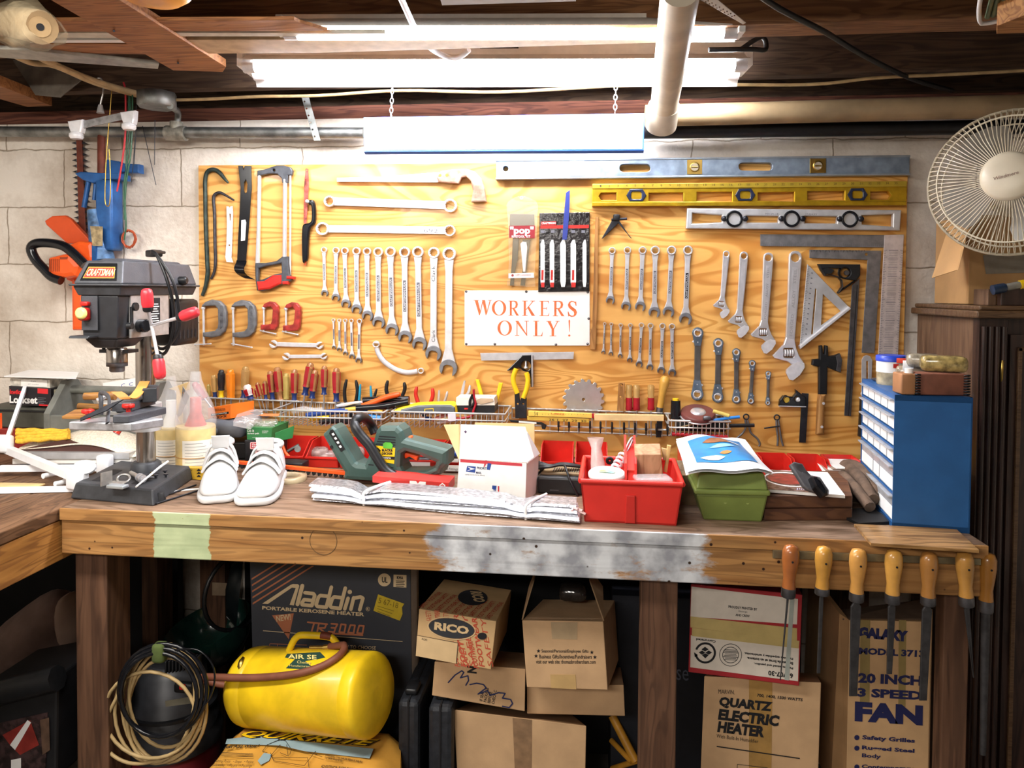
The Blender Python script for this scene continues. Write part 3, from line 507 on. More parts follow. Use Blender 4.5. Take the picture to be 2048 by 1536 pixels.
# ---- sign
z=Z(920,580,6.827)
SIGNO=mat('sign_orange','#e2703c',.6,0,.12,60)
t=thing('workers_sign','white enamel sign with orange serif capitals, WORKERS ONLY','sign',base(z((900,760))[0]))
MB().plate(WF,rrect(*z((62,5))[0],*z((1772,760))[0],3),.0025,.002).obj('plate',mat('sign_white','#f4f2ee',.35,0,.02,20),t)
def st(x0,x1,y0,y1): return [(x0,y0),(x1,y0),(x1,y1),(x0,y1)]
SF=.035
def serif(x,y,w=.2): return st(x-w,x+w,y,y+SF)
GL={'W':[[(.02,1),(.2,1),(.36,.25),(.33,0),(.28,0)],[(.3,0),(.36,.12),(.52,.95),(.47,.95)],[(.45,1),(.62,1),(.74,.25),(.7,0),(.66,0)],[(.68,0),(.74,.1),(.96,1),(.9,1)],st(-.04,.28,.965,1),st(.8,1.03,.965,1)],
'R':[st(.14,.32,0,1),st(.02,.46,0,SF),st(.02,.3,.965,1),'bowl',[(.4,.47),(.56,.5),(.98,.02),(1.04,0),(.76,0)]],
'K':[st(.12,.28,0,1),st(.0,.42,0,SF),st(.0,.42,.965,1),[(.26,.4),(.3,.38),(.88,.97),(.8,.97)],[(.4,.54),(.5,.64),(.98,.02),(1.05,0),(.74,0)],st(.64,1.0,.965,1)],
'E':[st(.16,.36,0,1),st(.0,.95,0,SF),st(.0,.92,.965,1),st(.3,.72,.48,.52),[(.99,.26),(.95,.0),(.7,.0),(.88,.06)],[(.96,.76),(.93,1),(.7,1),(.86,.95)],st(.7,.74,.4,.6)],
'N':[st(.1,.16,0,1),[(.0,1),(.24,1),(.95,0),(.88,0)],st(.86,.92,0,1),st(-.02,.3,0,SF),st(.72,1.06,.965,1)],
'L':[st(.18,.42,0,1),st(0,.95,0,SF),st(.02,.6,.965,1),[(1,.32),(.95,0),(.6,0),(.85,.06)]],
'Y':[[(.04,1),(.3,1),(.58,.48),(.42,.44)],[(.55,.5),(.6,.46),(.96,1),(.88,1)],st(.4,.6,0,.52),st(.24,.78,0,SF),st(-.04,.38,.965,1),st(.72,1.06,.965,1)],
'!':[[(.2,.93),(.5,1),(.8,.93),(.62,.28),(.45,.28)],circ(.5,.06,.42,14,.06)],
'S':[[(.9,.99),(.93,.7),(.85,.7),(.78,.86),(.6,.95),(.42,.95),(.3,.86),(.34,.72),(.56,.6),(.86,.46),(.98,.28),(.9,.1),(.7,.0),(.4,-.02),(.2,.04),(.1,0),(.04,.32),(.12,.32),(.22,.14),(.42,.05),(.62,.06),(.7,.18),(.64,.32),(.4,.43),(.14,.58),(.06,.76),(.18,.94),(.42,1.02),(.68,.99),(.8,.95)]]}
m=MB()
for ch,x0,x1,y0,y1 in [('W',195,430,342,137),('O',435,630,349,142),('R',660,805,350,147),('K',850,1025,352,147),('E',1085,1220,355,149),('R',1265,1425,357,149),('S',1465,1600,362,152),('O',512,708,622,416),('N',755,930,623,422),('L',1000,1130,629,422),('Y',1185,1350,631,424),('!',1475,1510,636,402)]:
    f=lambda ps:z(*[(x0+(x1-x0)*a,y0+(y1-y0)*b) for a,b in ps])
    if ch=='O': m.plate(WF,f(circ(.5,.5,.5,32)),.0004,.0045,[f([(.5+(a-.5)*.62,.5+(b-.5)*.92) for a,b in circ(.5,.5,.5,28)])],bev=0); continue
    for i,g in enumerate(GL[ch]):
        if g=='bowl': m.plate(WF,f([(.28,1),(.6,1),(.82,.95),(.9,.76),(.82,.55),(.6,.47),(.28,.47)]),.0004,.0045,[f([(.32,.95),(.54,.95),(.66,.88),(.7,.74),(.64,.58),(.5,.52),(.32,.52)])],bev=0)
        else: m.flat(WF,f(g),.0049+i*.00002)
m.obj('lettering',SIGNO,t)
for q in((85,20),(1745,30),(1757,390),(85,738),(475,738),(1310,745),(1742,735),(905,22)): MB().lathe([(.004,0),(.0036,.0015),(.001,.0025)],WF.pt(*z(q)[0],.0045),(0,-1,0),10).obj('screw',STEELD,t)
# combination square below the sign
t=thing('combination_square','combination square with a long ruled blade hung sideways under the sign','square',base(z((900,850))[0]))
MB().plate(WF,z((275,862),(1555,845),(1550,945),(290,965)),.0025,.012).obj('blade',SATIN,t)
MB().plate(WF,z((845,895),(992,890),(997,1325),(965,1325),(952,1140),(900,1110),(860,1090),(800,1060),(650,1108),(640,1098)),.018,.004,[circ(*z((900,1035))[0],10,18)],bev=.002).obj('head',BLKG,t)
MB().plate(WF,z((972,892),(994,890),(998,1325),(976,1325)),.02,.0035).obj('machined_edge',SATIN,t); MB().lathe([(.002,0),(.003,.01),(.003,.03),(.006,.032),(.006,.036)],WF.pt(*z((900,905))[0],.013),(0,0,-1),10).obj('clamp_screw',STEEL,t)
# ================= right half of the board: levels, squares, big wrenches
z=Z(1180,310,3.2)
LVL=mat('level_blue_grey','#8b9aaa',.4,.6,.22,25)
t=thing('spirit_level','long blue-grey steel level, topmost of the three levels','level',base((1400,335)))
MB().plate(WF,[(992,321),(1820,312),(1819,349),(992,358)],.022,.002,[circ(1011.3,337.5,5.4,16),rrect(1239,328,1301,344,8),rrect(1477.5,325,1545,341,8)]).obj('body',LVL,t)
m=MB(); m.plate(WF,[(991,319),(1821,310),(1821,314),(991,323)],.025,.001); m.plate(WF,[(991,355),(1821,346),(1821,350),(991,359)],.025,.001); m.obj('flange',mat('level_edge','#a9b3bd',.35,.7,.1,25),t)
for a,b,c,d,v in((1374.4,319.4,1404.4,348.8,1),(1620,317,1652,346,1),(1139.7,321.7,1168,351.6,0)):
    o=MB().plate(WF,[(a,b),(c,b-.3),(c,d-.3),(a,d)],.002,.0242).obj('vial_plate',BRASS if v else STEEL,t); x=(a+c)/2;y=(b+d)/2
    if v: MB().lathe([(.014,0),(.014,.0015),(.011,.0015)],WF.pt(x,y,.0262),(0,-1,0),18,cap=False).lathe([(.0112,0),(.0112,.0004)],WF.pt(x,y,.0263),(0,-1,0),18,mi=1).tube([WF.pt(x-6,y,.0272),WF.pt(x+6,y,.0272)],.002,8).obj('vial',[BRASS,mat('vial_glass','#a59a86',.1,0,.1,20)],o)
GOLD=mat('level_gold','#c9a227',.32,.75,.1,40)
t=thing('spirit_level','gold aluminium level with black hexagonal vials and ruled edge, middle of the three levels','level',base((1500,390)))
hs=[z((55,264),(70,242),(170,240),(170,288),(72,288)),z((376,242),(598,240),(598,300),(376,296)),z((684,236),(910,236),(910,300),(684,296)),z((1074,240),(1308,236),(1308,297),(1074,292)),z((1392,232),(1630,230),(1630,290),(1392,288)),z((1795,234),(1910,230),(1930,258),(1912,286),(1795,284))]
MB().plate(WF,z((15,214),(2030,200),(2025,320),(12,325)),.02,.003,hs).obj('body',GOLD,t)
sc=MB().plate(WF,z((15,185),(2030,166),(2030,202),(15,216)),.024,.002).obj('ruled_edge',mat('level_gold_pale','#c8ab3c',.35,.6,.08,40),t); MB().plate(WF,z((13,300),(2026,296),(2025,322),(12,327)),.024,.002).obj('lower_flange',GOLD,t)
m=MB()
for n in range(1,36):
    x=68+(n-1)*55.6; y=205-n*.52; m.text(str(n),WF,z((x-5-4*(n>9),y))[0],z((x+5+5*(n>9),y))[0],z((x-5-4*(n>9),y-13))[0],.0266)
m.obj('numerals',mat('numeral_brown','#4a3a12',.6,0,0),sc)
for x,y in((296,258),(993,255),(1713,253)):
    o=MB().plate(WF,z((x-64,y),(x-40,y-40),(x+40,y-42),(x+66,y),(x+42,y+38),(x-42,y+38)),.026,.001,[rrect(*z((x-32,y-24))[0],*z((x+34,y+24))[0],4)],bev=.002).obj('vial_holder',mat('vial_blue_black','#20263a',.25,0,.1,20),t)
    MB().tube([WF.pt(*z((x-30,y))[0],.014),WF.pt(*z((x+30,y))[0],.014)],.006,10).obj('vial',mat('vial_yellow','#d8b32a',.15,0,.1,20,spec=.8),o)
t=thing('spirit_level','short cast aluminium level with three round vials, lowest of the three levels','level',base((1590,440)))
MB().plate(WF,z((622,340),(1995,352),(1985,482),(615,470)),.018,.003,[z((655,370),(845,385),(845,430),(655,440)),z((1000,388),(1210,390),(1205,432),(1005,432)),z((1372,390),(1585,392),(1580,438),(1376,436)),z((1740,386),(1940,378),(1938,458),(1742,444))],bev=.003).obj('body',ALU,t)
for x,y in((925,408),(1292,408),(1665,410)):
    o=MB().plate(WF,circ(*z((x,y))[0],17,24)+[] ,.024,.002,[circ(*z((x,y))[0],12,20)],bev=.002).obj('vial_ring',BLKG,t)
    MB().lathe([(.0185,0),(.0185,.01)],WF.pt(*z((x,y))[0],.006),(0,-1,0),18).obj('vial',mat('vial_clear','#c9bfae',.08,0,.15,60,spec=1),o)
    for s in(-1,1): MB().lathe([(.008,0),(.008,.004),(.003,.006)],WF.pt(*z((x+s*68,y))[0],.021),(0,-1,0),12).obj('vial_screw',GUN,t)
m=MB(); m.text('900-W-18',WF,z((1120,382))[0],z((1205,383))[0],z((1120,370))[0],.0215); m.text('STANLEY',WF,z((1378,385))[0],z((1455,386))[0],z((1378,373))[0],.0215); m.obj('lettering',INKG,t)
# squares
DULL=mat('dull_steel','#8f8f92',.5,.85,.15,40); RULE=mat('ruled_steel','#d3c9c6',.5,.5,.08,60)
t=thing('framing_square','largest L-shaped framing square, pale ruled blade down the right edge','square',base((1790,480)))
MB().plate(WF,z((1090,507),(1890,512),(1886,592),(1090,582)),.002,.006).obj('tongue',DULL,t); b=MB().plate(WF,[(1769,470),(1808,469),(1793,778),(1753,778)],.0022,.0065).obj('blade',RULE,t)
m=MB()
for k in range(78):
    y=500+k*3.5; o=(y-470)/308*-15.5; L=6 if k%4==0 else 3.5
    m.flat(WF,[(1808+o-L,y),(1807.5+o,y),(1807.5+o,y+.8),(1808+o-L,y+.8)],.0091); m.flat(WF,[(1770+o,y),(1770+o+L,y),(1770+o+L,y+.8),(1770+o,y+.8)],.0091)
    if k%5==0:
        m.flat(WF,[(1779+o,y),(1798+o,y),(1798+o,y+1),(1779+o,y+1)],.0091)
    else: m.flat(WF,[(1780+o,y+.5),(1797+o,y+.5),(1797+o,y+1),(1780+o,y+1)],.0091)
m.obj('graduations',INKG,b)
m=MB()
for k in range(60): x=1526+k*4; m.flat(WF,[(x,493-k*0),(x+.8,493),(x+.8,489 if k%4 else 486),(x,489 if k%4 else 486)],.0085)
m.obj('graduations',INKG,t)
z2=Z(1560,480,3.657)
t=thing('framing_square','dark middle-sized L-shaped square inside the largest one','square',base((1748,505)))
MB().plate(WF,z2((215,72),(742,78),(692,828),(597,825),(640,145),(215,132)),.002,.006,[circ(*z2((632,105))[0],3,10)]).obj('blade',DULL,t)
m=MB()
for k in range(36): x=230+k*11; m.flat(WF,z2((x,74),(x+3,74),(x+3,84+6*(k%3==0)),(x,84+6*(k%3==0))),.0085)
m.obj('graduations',INK,t)
t=thing('combination_square','big combination square with black curved head and a long blade hung upright','square',base((1715,530)))
MB().plate(WF,z2((280,175),(590,178),(590,255),(560,300),(430,392),(425,385),(455,340),(450,300),(430,275),(380,260),(330,262),(300,220)),.018,.004,[circ(*z2((480,238))[0],10,16),z2((318,215),(345,208),(385,222),(372,238),(345,240))],bev=.003).obj('head',BLK,t)
MB().plate(WF,z2((527,330),(583,280),(520,1288),(470,1285)),.0026,.009).obj('blade',STEELD,t); MB().plate(WF,z2((562,330),(568,330),(504,1286),(498,1286)),.0008,.0116).obj('blade_groove',INK,t)
MB().lathe([(.004,0),(.007,.004),(.007,.012)],WF.pt(*z2((480,240))[0],.01),(0,-1,0),12).obj('clamp_nut',STEELD,t)
t=thing('speed_square','triangular aluminium rafter square','square',base((1630,620)))
MB().plate(WF,z2((200,175),(512,498),(150,795),(145,760)),.003,.006,[z2((258,355),(268,360),(240,690),(228,690)),z2((315,395),(445,520),(300,625))]).obj('plate',ALU,t)
MB().plate(WF,z2((508,488),(520,504),(152,797),(145,775)),.02,.003).obj('fence',STEEL,t)
m=MB()
for k in range(46):
    f=k/46; x=202-56*f; y=190+570*f; m.flat(WF,z2((x,y),(x+14+8*(k%5==0),y+4),(x+14+8*(k%5==0),y+7),(x,y+3)),.0095)
    if k%3==0 and 2<k<42: m.flat(WF,z2((x+30,y+10),(x+42,y+12),(x+42,y+20),(x+30,y+18)),.0095)
m.obj('graduations',INKG,t)
t=thing('sliding_bevel','slotted angle gauge half hidden behind the blue drawer cabinet','gauge',base((1725,715)))
MB().plate(WF,z2((598,875),(612,850),(635,842),(660,850),(677,880),(665,1130),(595,1130)),.003,.008,[rrect(*z2((632,885))[0],*z2((645,1055))[0],1.5)]).obj('blade',SATIN,t)
MB().lathe([(.009,0),(.009,.006),(.004,.008)],WF.pt(*z2((612,1125))[0],.012),(0,-1,0),14).obj('lock_knob',STEEL,t); MB().plate(WF,z2((595,1150),(640,1150),(620,1440),(578,1438)),.016,.004,bev=.003).obj('stock',BLK,t)
t=thing('hatchet','black claw hatchet with wooden handle','hatchet',base((1655,700)))
MB().plate(WF,z2((290,775),(310,770),(318,835),(326,835),(332,770),(352,775),(355,850),(400,845),(440,830),(455,880),(445,970),(400,955),(350,930),(345,1130),(285,1130),(285,930),(235,915),(240,875),(290,870)),.016,.004,bev=.003).obj('head',BLK,t)
MB().plate(WF,z2((408,850),(440,832),(455,880),(445,968),(412,955),(420,900)),.002,.019).obj('cutting_edge',STEELD,t)
MB().plate(WF,z2((288,1128),(341,1128),(330,1180),(325,1425),(268,1425),(280,1180)),.02,.003,bev=.006).obj('handle',grain('hatchet_handle','#b98a52','#9a6c3a',(12,12,1.2),2,6,.5),t)
for q in((318,1195),(306,1367)): MB().lathe([(.004,0),(.004,.001)],WF.pt(*z2(q)[0],.023),(0,-1,0),10).obj('rivet',STEEL,t)
z5=Z(1400,780,5.69)
t=thing('combination_square','small black combination square with a yellow vial','square',base((1590,800)))
MB().plate(WF,z5((900,180),(910,115),(950,65),(1000,75),(1060,78),(1092,40),(1090,-5),(1210,90),(1210,195),(905,187)),.016,.004,[circ(*z5((985,110))[0],6.5,14),circ(*z5((1108,105))[0],5.5,14)],bev=.002).obj('head',BLKG,t); MB().plate(WF,z5((905,178),(1210,188),(1210,198),(903,190)),.018,.0035).obj('machined_edge',STEEL,t)
MB().lathe([(.0095,0),(.0095,.012)],WF.pt(*z5((985,110))[0],.004),(0,-1,0),14).obj('vial',mat('vial_yellow','#d8b32a'),t); MB().lathe([(.007,0),(.007,.012),(.004,.014)],WF.pt(*z5((1108,105))[0],.006),(0,-1,0),14).obj('clamp_nut',STEEL,t)
MB().plate(WF,z5((1160,35),(1238,40),(1205,600),(1128,598)),.0026,.008).obj('blade',GUN,t)
def caliper(hx,hy,legs,scr,label):
    t=thing('spring_caliper',label,'caliper',base((hx,hy))); p=WF.pt(hx,hy,.008)
    MB().torus(p,(0,1,0),.0075,.0022,16,6).obj('spring',GUN,t)
    for l in legs: MB().tube(spl([WF.pt(*q,.008) for q in l],4),.003,6).obj('leg',DULL,t)
    MB().tube([WF.pt(*q,.012) for q in scr],.0022,6).obj('adjusting_screw',GUN,t)
caliper(*z5((525,305))[0],[z5((515,340),(520,420),(490,485),(430,540),(395,580)),z5((540,340),(560,430),(585,495),(650,550),(680,610),(668,640))],z5((345,398),(550,398)),'wide outside caliper left of the small caliper, legs bowed apart')
caliper(*z5((875,312))[0],[z5((868,340),(872,440),(885,540),(880,635)),z5((892,340),(905,440),(925,560),(945,637))],z5((730,436),(905,410)),'small narrow inside caliper beside the black combination square')
# ---- adjustable wrenches: one shape fitted between ring and head
AT=[(1275,655),(1280,632),(1295,618),(1316,613),(1338,618),(1353,632),(1358,655),(1335,930),(1312,1185),(1322,1240),(1342,1290),(1372,1335),(1375,1362),(1345,1410),(1300,1445),(1276,1440),(1257,1400),(1258,1378),(1292,1345),(1268,1326),(1182,1303),(1170,1286),(1240,1215),(1255,1170),(1268,900)]
def adj(ring,head,label,mirror=0):
    A=V((1316,655));B=V((1290,1250)); a=V(ring);b=V(head); s=(b-a).length/(B-A).length; th=math.atan2((b-a).y,(b-a).x)-math.atan2((B-A).y,(B-A).x); c,sn=math.cos(th)*s,math.sin(th)*s
    f=lambda *ps:[(a.x+(x-A.x)*c-(y-A.y)*sn,a.y+(x-A.x)*sn+(y-A.y)*c) for x,y in ps]
    t=thing('adjustable_wrench',label,'wrench',base(ring),'adjustable wrenches')
    k=s/.32
    MB().plate(WF,f(*AT),.006+.007*k,.004,[f(*circ(1316,658,27,16)),f(*rrect(1240,1238,1305,1300,10))],bev=.0022).obj('body',CHROME,t)
    MB().plate(WF,f((1296,720),(1334,720),(1326,930),(1304,1180),(1266,1175),(1282,930)),.0006,.0101+.007*k-.0004).obj('handle_panel',SATIN,t)
    m=MB()
    for i in range(4): m.torus(WF.pt(*f((1248+i*16,1268))[0],.006+.006*k),(1,0,0),.0085*k,.003*k,12,6)
    m.obj('knurl',STEEL,t)
    m=MB().plate(WF,f((1259,1376),(1296,1342),(1330,1325),(1372,1335),(1375,1362),(1345,1410),(1300,1445),(1276,1440),(1257,1400)),.0006,.0102+.007*k-.0004); m.obj('movable_jaw',STEEL,t)
    if k>.75: MB().text('FORGED    ALLOY    STEEL',WF,f((1296,1160))[0],f((1325,730))[0],f((1278,1160))[0],.0112+.007*k,bold=.01).obj('lettering',CHROME,t)
adj((1452.8,508),(1446,605),'smallest of the four adjustable wrenches'); adj((1488,511.5),(1481,635),'second smallest of the four adjustable wrenches'); adj((1537,515),(1531,660),'second largest adjustable wrench, left of the biggest one'); adj((1591,514.5),(1583,700),'biggest adjustable wrench, beside the triangular square')
# ---- ratcheting box wrenches
RB=mat('ratchet_blue_steel','#8ea3ba',.25,.85,.12,30); RG=mat('ratchet_shank','#7e7c7a',.35,.9,.12,30)
for i,(x0,y0,r0,x1,y1,r1) in enumerate([(1395.6,666,11.5,1394.6,789,12.5),(1436.9,686.6,10.5,1435.6,794.3,11.5),(1473,705,8.5,1473,798.7,9),(1505,727,7,1502,802,7),(1537,747.5,5.6,1536,806,5.2)]):
    t=thing('ratcheting_wrench',('largest','second largest','middle','second smallest','smallest')[i]+' of five flat ratcheting box wrenches','wrench',base((x0,y0)),'ratcheting box wrenches')
    w=(r0+r1)*.5; MB().plate(WF,seg((x0,y0+r0*1.6),(x1,y1-r1*1.6),w*1.02,w*1.02),.006,.005).obj('shank',RG,t)
    for x,y,r,s in((x0,y0,r0,1),(x1,y1,r1,-1)):
        e=y+s*r*2.3; hd=MB().plate(WF,[(x+r*math.cos(math.radians(a)),y+s*r*math.sin(math.radians(a))) for a in range(150,391,20)]+[(x+r*.55,e),(x-r*.55,e)],.009,.004,[circ(x,y,r*.55,16)]).obj('ratchet_head',RB,t)
        MB().plate(WF,circ(x,y,r*.72,20),.0105,.0035,[gear(x,y,r*.54,8)]).obj('ring',STEEL,hd)
        MB().lathe([(.0022,0),(.0018,.0012)],WF.pt(x,y+s*r*1.6,.013),(0,-1,0),8).obj('rivet',CHROME,hd)
        MB().plate(WF,circ(x+s*-r*.75,y+s*r*1.5,r*.2,8),.006,.005).obj('reverse_lever',STEEL,hd)
# ================= on the bench, left part
def frm(p,ex,h=(0,0,1)): return Fr(p,ex,h)
def loft(mb,rings,mi=0,caps=True,closed=True):
    n=len(rings[0]); vs=[p for r in rings for p in r]; fs=[]
    for i in range(len(rings)-1):
        for k in range(n if closed else n-1): fs.append((i*n+k,i*n+(k+1)%n,(i+1)*n+(k+1)%n,(i+1)*n+k))
    if caps: fs+=[tuple(range(n))[::-1],tuple(range((len(rings)-1)*n,len(rings)*n))]
    mb.add(vs,fs,mi,True); return mb
# ---- drill press
IRON=mat('press_iron','#3a3c40',.5,.2,.15,40,.1,150); IRONG=mat('press_cover_grey','#45474d',.45,.1,.1,40,.15,300)
dp=thing('drill_press','black bench drill press with red-tipped feed handles at the bench corner','drill press',(-1.136,-.475,BZ))
cx,cy=-1.136,-.475
A=G(140,997);B=G(308,1013);Cc=G(388,957); e1=(B-A); e2=(Cc-B)
D=A+e2; up=V((0,0,.036)); ins=lambda p,q,t=.04:p+(q-p)*t
m=MB(); m.hexa([A,B,Cc,D]+[ins(p,q)+up for p,q in((A,Cc),(B,D),(Cc,A),(D,B))])
dpb=m.obj('base_plate',IRON,dp,bev=.004)
T=[ins(p,q)+up for p,q in((A,Cc),(B,D),(Cc,A),(D,B))]; q=lambda u,v,h=0:T[0]+(T[1]-T[0])*u+(T[3]-T[0])*v+V((0,0,h))
m=MB()
for u0,u1 in((.14,.27),(.66,.79)): m.add([q(u0,.12,.0006),q(u1,.12,.0006),q(u1,.6,.0006),q(u0,.6,.0006)],[(0,1,2,3)])
m.obj('base_slot',INK,dpb)
MB().lathe([(.038,.03),(.036,.055),(.03,.06)],(cx,cy,BZ),n=24).obj('column_collar',IRON,dp)
COLM=mat('ground_steel','#a9a39d',.22,1,.06,40)
MB().lathe([(.0232,.04),(.0232,.52)],(cx,cy,BZ),n=28).obj('column',COLM,dp)
tz=1.115; a=G(137,843,tz);b=G(262,846,tz);c=G(328,836,tz); d=a+(c-b)
m=MB(); m.hexa([p+V((0,0,-.019)) for p in(a,b,c,d)]+[a,b,c,d]); tb=m.obj('table',mat('cast_alu','#b9bbc0',.45,.7,.15,60,.15,120),dp,bev=.003)
MB().lathe([(.036,-.07),(.038,-.02),(.038,.0)],(cx,cy,tz-.005),n=24).obj('table_bracket',ALU,dp)
MB().tube([V((cx-.03,cy-.03,tz-.04)),V((cx-.045,cy-.055,tz-.075))],[.006,.009],8).obj('table_lock_handle',mat('handle_red_clear','#c03424',.2,0,.05),dp)
# head
def tap(x0,x1,y0,y1,z0,X0,X1,Y0,Y1,z1): return [V(p) for p in((x0,y0,z0),(x1,y0,z0),(x1,y1,z0),(x0,y1,z0),(X0,Y0,z1),(X1,Y0,z1),(X1,Y1,z1),(X0,Y1,z1))]
m=MB().hexa(tap(-1.188,-1.084,-.655,-.335,1.386,-1.196,-1.077,-.662,-.328,1.408)).bbox((-1.203,-.668,1.408),(-1.07,-.322,1.413)); m.obj('belt_guard_tray',IRON,dp,bev=.003)
cv=MB().hexa(tap(-1.197,-1.076,-.66,-.329,1.413,-1.181,-1.09,-.634,-.342,1.468)).hexa(tap(-1.168,-1.1,-.615,-.36,1.468,-1.162,-1.106,-.6,-.37,1.474)).obj('belt_cover',IRONG,dp,bev=.004)
fa=V((-1.197,-.66,1.413));fb=V((-1.181,-.634,1.468)); fc=Fr(fa,(1,0,0),fb-fa); fc=Fr(fa,(1,0,0),V((0,.026,.055)))
lb_=MB().plate(fc,[(.016,.008),(.107,.008),(.096,.053),(.025,.053)],.0012,0,bev=.0003,px=False).obj('badge_plate',BLKG,cv)
o=MB().flat(fc,[(.022,.014),(.1,.014),(.094,.043),(.028,.043)],.0016,0,False).obj('badge_border',mat('badge_yellow','#f0c23c',.4,0,0),lb_)
o=MB().flat(fc,[(.0235,.0155),(.0985,.0155),(.0928,.0415),(.0292,.0415)],.002,0,False).obj('badge_field',mat('badge_red','#d0331f',.4,0,.05),lb_)
MB().text('CRAFTSMAN',fc,(.028,.0195),(.0945,.0195),(.0305,.0375),.0024,bold=.012,px=False).obj('lettering',mat('badge_cream','#fbe9b0',.4,0,0),lb_)
sf=Fr((-1.076,-.66,1.413),(0,1,0),(-.014,0,.055))
MB().lathe([(.011,0),(.011,.016),(.007,.02)],sf.at(.25,.012),(1,0,0),12).obj('cover_knob',BLK,cv)
hd=MB().hexa(tap(-1.182,-1.098,-.648,-.52,1.285,-1.185,-1.09,-.652,-.44,1.387)).bbox((-1.16,-.53,1.30),(-1.1,-.42,1.387)).hexa(tap(-1.165,-1.115,-.63,-.55,1.262,-1.182,-1.098,-.645,-.53,1.285)).obj('head_casting',mat('head_black','#2a2b2f',.4,.1,.1,40),dp,bev=.004)
MB().bbox((-1.092,-.61,1.285),(-1.0865,-.45,1.387)).obj('side_plate',mat('head_silver','#b6b4b2',.4,.5,.1,60),hd,bev=.001)
sp=Fr((-1.0865,-.61,1.285),(0,1,0),(0,0,1),(1,0,0))
m=MB(); m.plate(sp,[(.07,.03),(.12,.03),(.12,.095),(.07,.095)],.0006,0,bev=0,px=False); o=m.obj('data_plate',INK,hd)
m=MB()
for k in range(8): m.flat(sp,[(.075,.036+k*.006),(.115-.004*(k%3),.036+k*.006),(.115-.004*(k%3),.0385+k*.006),(.075,.0385+k*.006)],.001,0,False)
m.obj('print_lines',PAPER,o)
# switch
fw=Fr((-1.185,-.652,1.285),(1,0,0),(0,0,1)); o=MB().plate(fw,[(.006,.02),(.046,.02),(.046,.1),(.006,.1)],.004,0,px=False).obj('switch_plate',IRONG,dp)
m=MB().rbox(fw.at(.02,.058,.014),(.024,.02,.03),.006).rbox(fw.at(.02,.082,.01),(.02,.014,.01),.003); m.obj('switch_paddle',RED,o); MB().lathe([(.014,0),(.014,.004),(.009,.007)],fw.at(.02,.06,.022),(0,-1,0),16).obj('switch_key',mat('key_yellow','#f6e38a',.3,0,.05),o)
MB().hexa(tap(-1.188,-1.14,-.69,-.652,1.288,-1.188,-1.14,-.685,-.652,1.294)).obj('switch_ledge',IRON,dp,bev=.002)
MB().bbox((-1.175,-.6,1.248),(-1.1,-.56,1.256)).lathe([(.004,0),(.004,.02)],(-1.17,-.59,1.25),n=8).obj('depth_stop_arm',BLK,dp)
m=MB().lathe([(.012,.0),(.012,.06)],(cx,-.59,1.225),n=16).lathe([(.0235,-.002),(.0235,.03),(.021,.034)],(cx,-.59,1.226),n=20); o=m.obj('spindle',COLM,dp)
MB().lathe([(.0145,0),(.017,.003),(.017,.013),(.0235,.014),(.0235,.024)],(cx,-.59,1.202),n=20).obj('chuck',STEELD,dp)
# feed handles
hub=P(262,652,.56); ax=(P(303,651,.6)-hub).normalized(); MB().lathe([(.016,-.02),(.016,.062),(.013,.068)],hub,ax,18).obj('feed_hub',BLKG,dp)
hc=P(303,651,.6); GRIP=mat('grip_red','#d2323c',.35,0,.06,30)
for k0,k1 in(((296,617),(293,577)),((362,634),(396,622)),((316,716),(321,758))):
    k0=P(*k0,.645);tip=P(*k1,.65); dd=(tip-k0).normalized(); o=MB().tube([hc,k0],.0042,8).obj('feed_arm',CHROME,dp); L_=(tip-k0).length
    MB().lathe([(.009,-.008),(.0115,-.004),(.0115,.004)],k0,dd,14).obj('grip_collar',BLK,o); MB().lathe([(.0115,.003),(.0135,.01),(.0135,L_*.72),(.0115,L_*.92),(.006,L_)],k0,dd,14).obj('grip_knob',GRIP,o)
m=MB().lathe([(.006,0),(.01,.003),(.01,.01)],(-1.075,-.62,1.36),(1,0,0),10).tube([V((-1.075,-.625,1.36)),V((-1.075,-.625,1.31))],.004,8).lathe([(.008,0),(.008,.012)],(-1.082,-.63,1.315),(1,0,0),10); m.obj('depth_lock',BLK,dp)
mo=MB().rbox((-1.148,-.33,1.312),(.095,.12,.125),.012).obj('motor',BLK,dp)
m=MB(); mf=Fr((-1.1,-.39,1.252),(0,1,0),(0,0,1),(1,0,0))
for k in range(5):
    for v in(.02,.09): m.flat(mf,rrect(.012+k*.02,v*.75,.02+k*.02,v*.75+.025,.004),.0006,0,False)
m.obj('vent_slots',INK,mo)
# power cord looped over the cover
m=MB()
for o_ in(0,.014):
    m.tube(spl([V(p) for p in((-1.11,-.43,1.497),(-1.10,-.5,1.497-o_*.3),(-1.075,-.52,1.485),(-1.045+o_,-.53,1.43),(-1.035+o_,-.52,1.37),(-1.045+o_,-.50,1.30),(-1.09,-.47,1.235+o_),(-1.15,-.44,1.27))]),.0042,8)
m.obj('power_cord',BLK,dp); MB().rbox(P(308,507,.43),(.05,.022,.018),.004,-.5).obj('plug',BLK,dp)
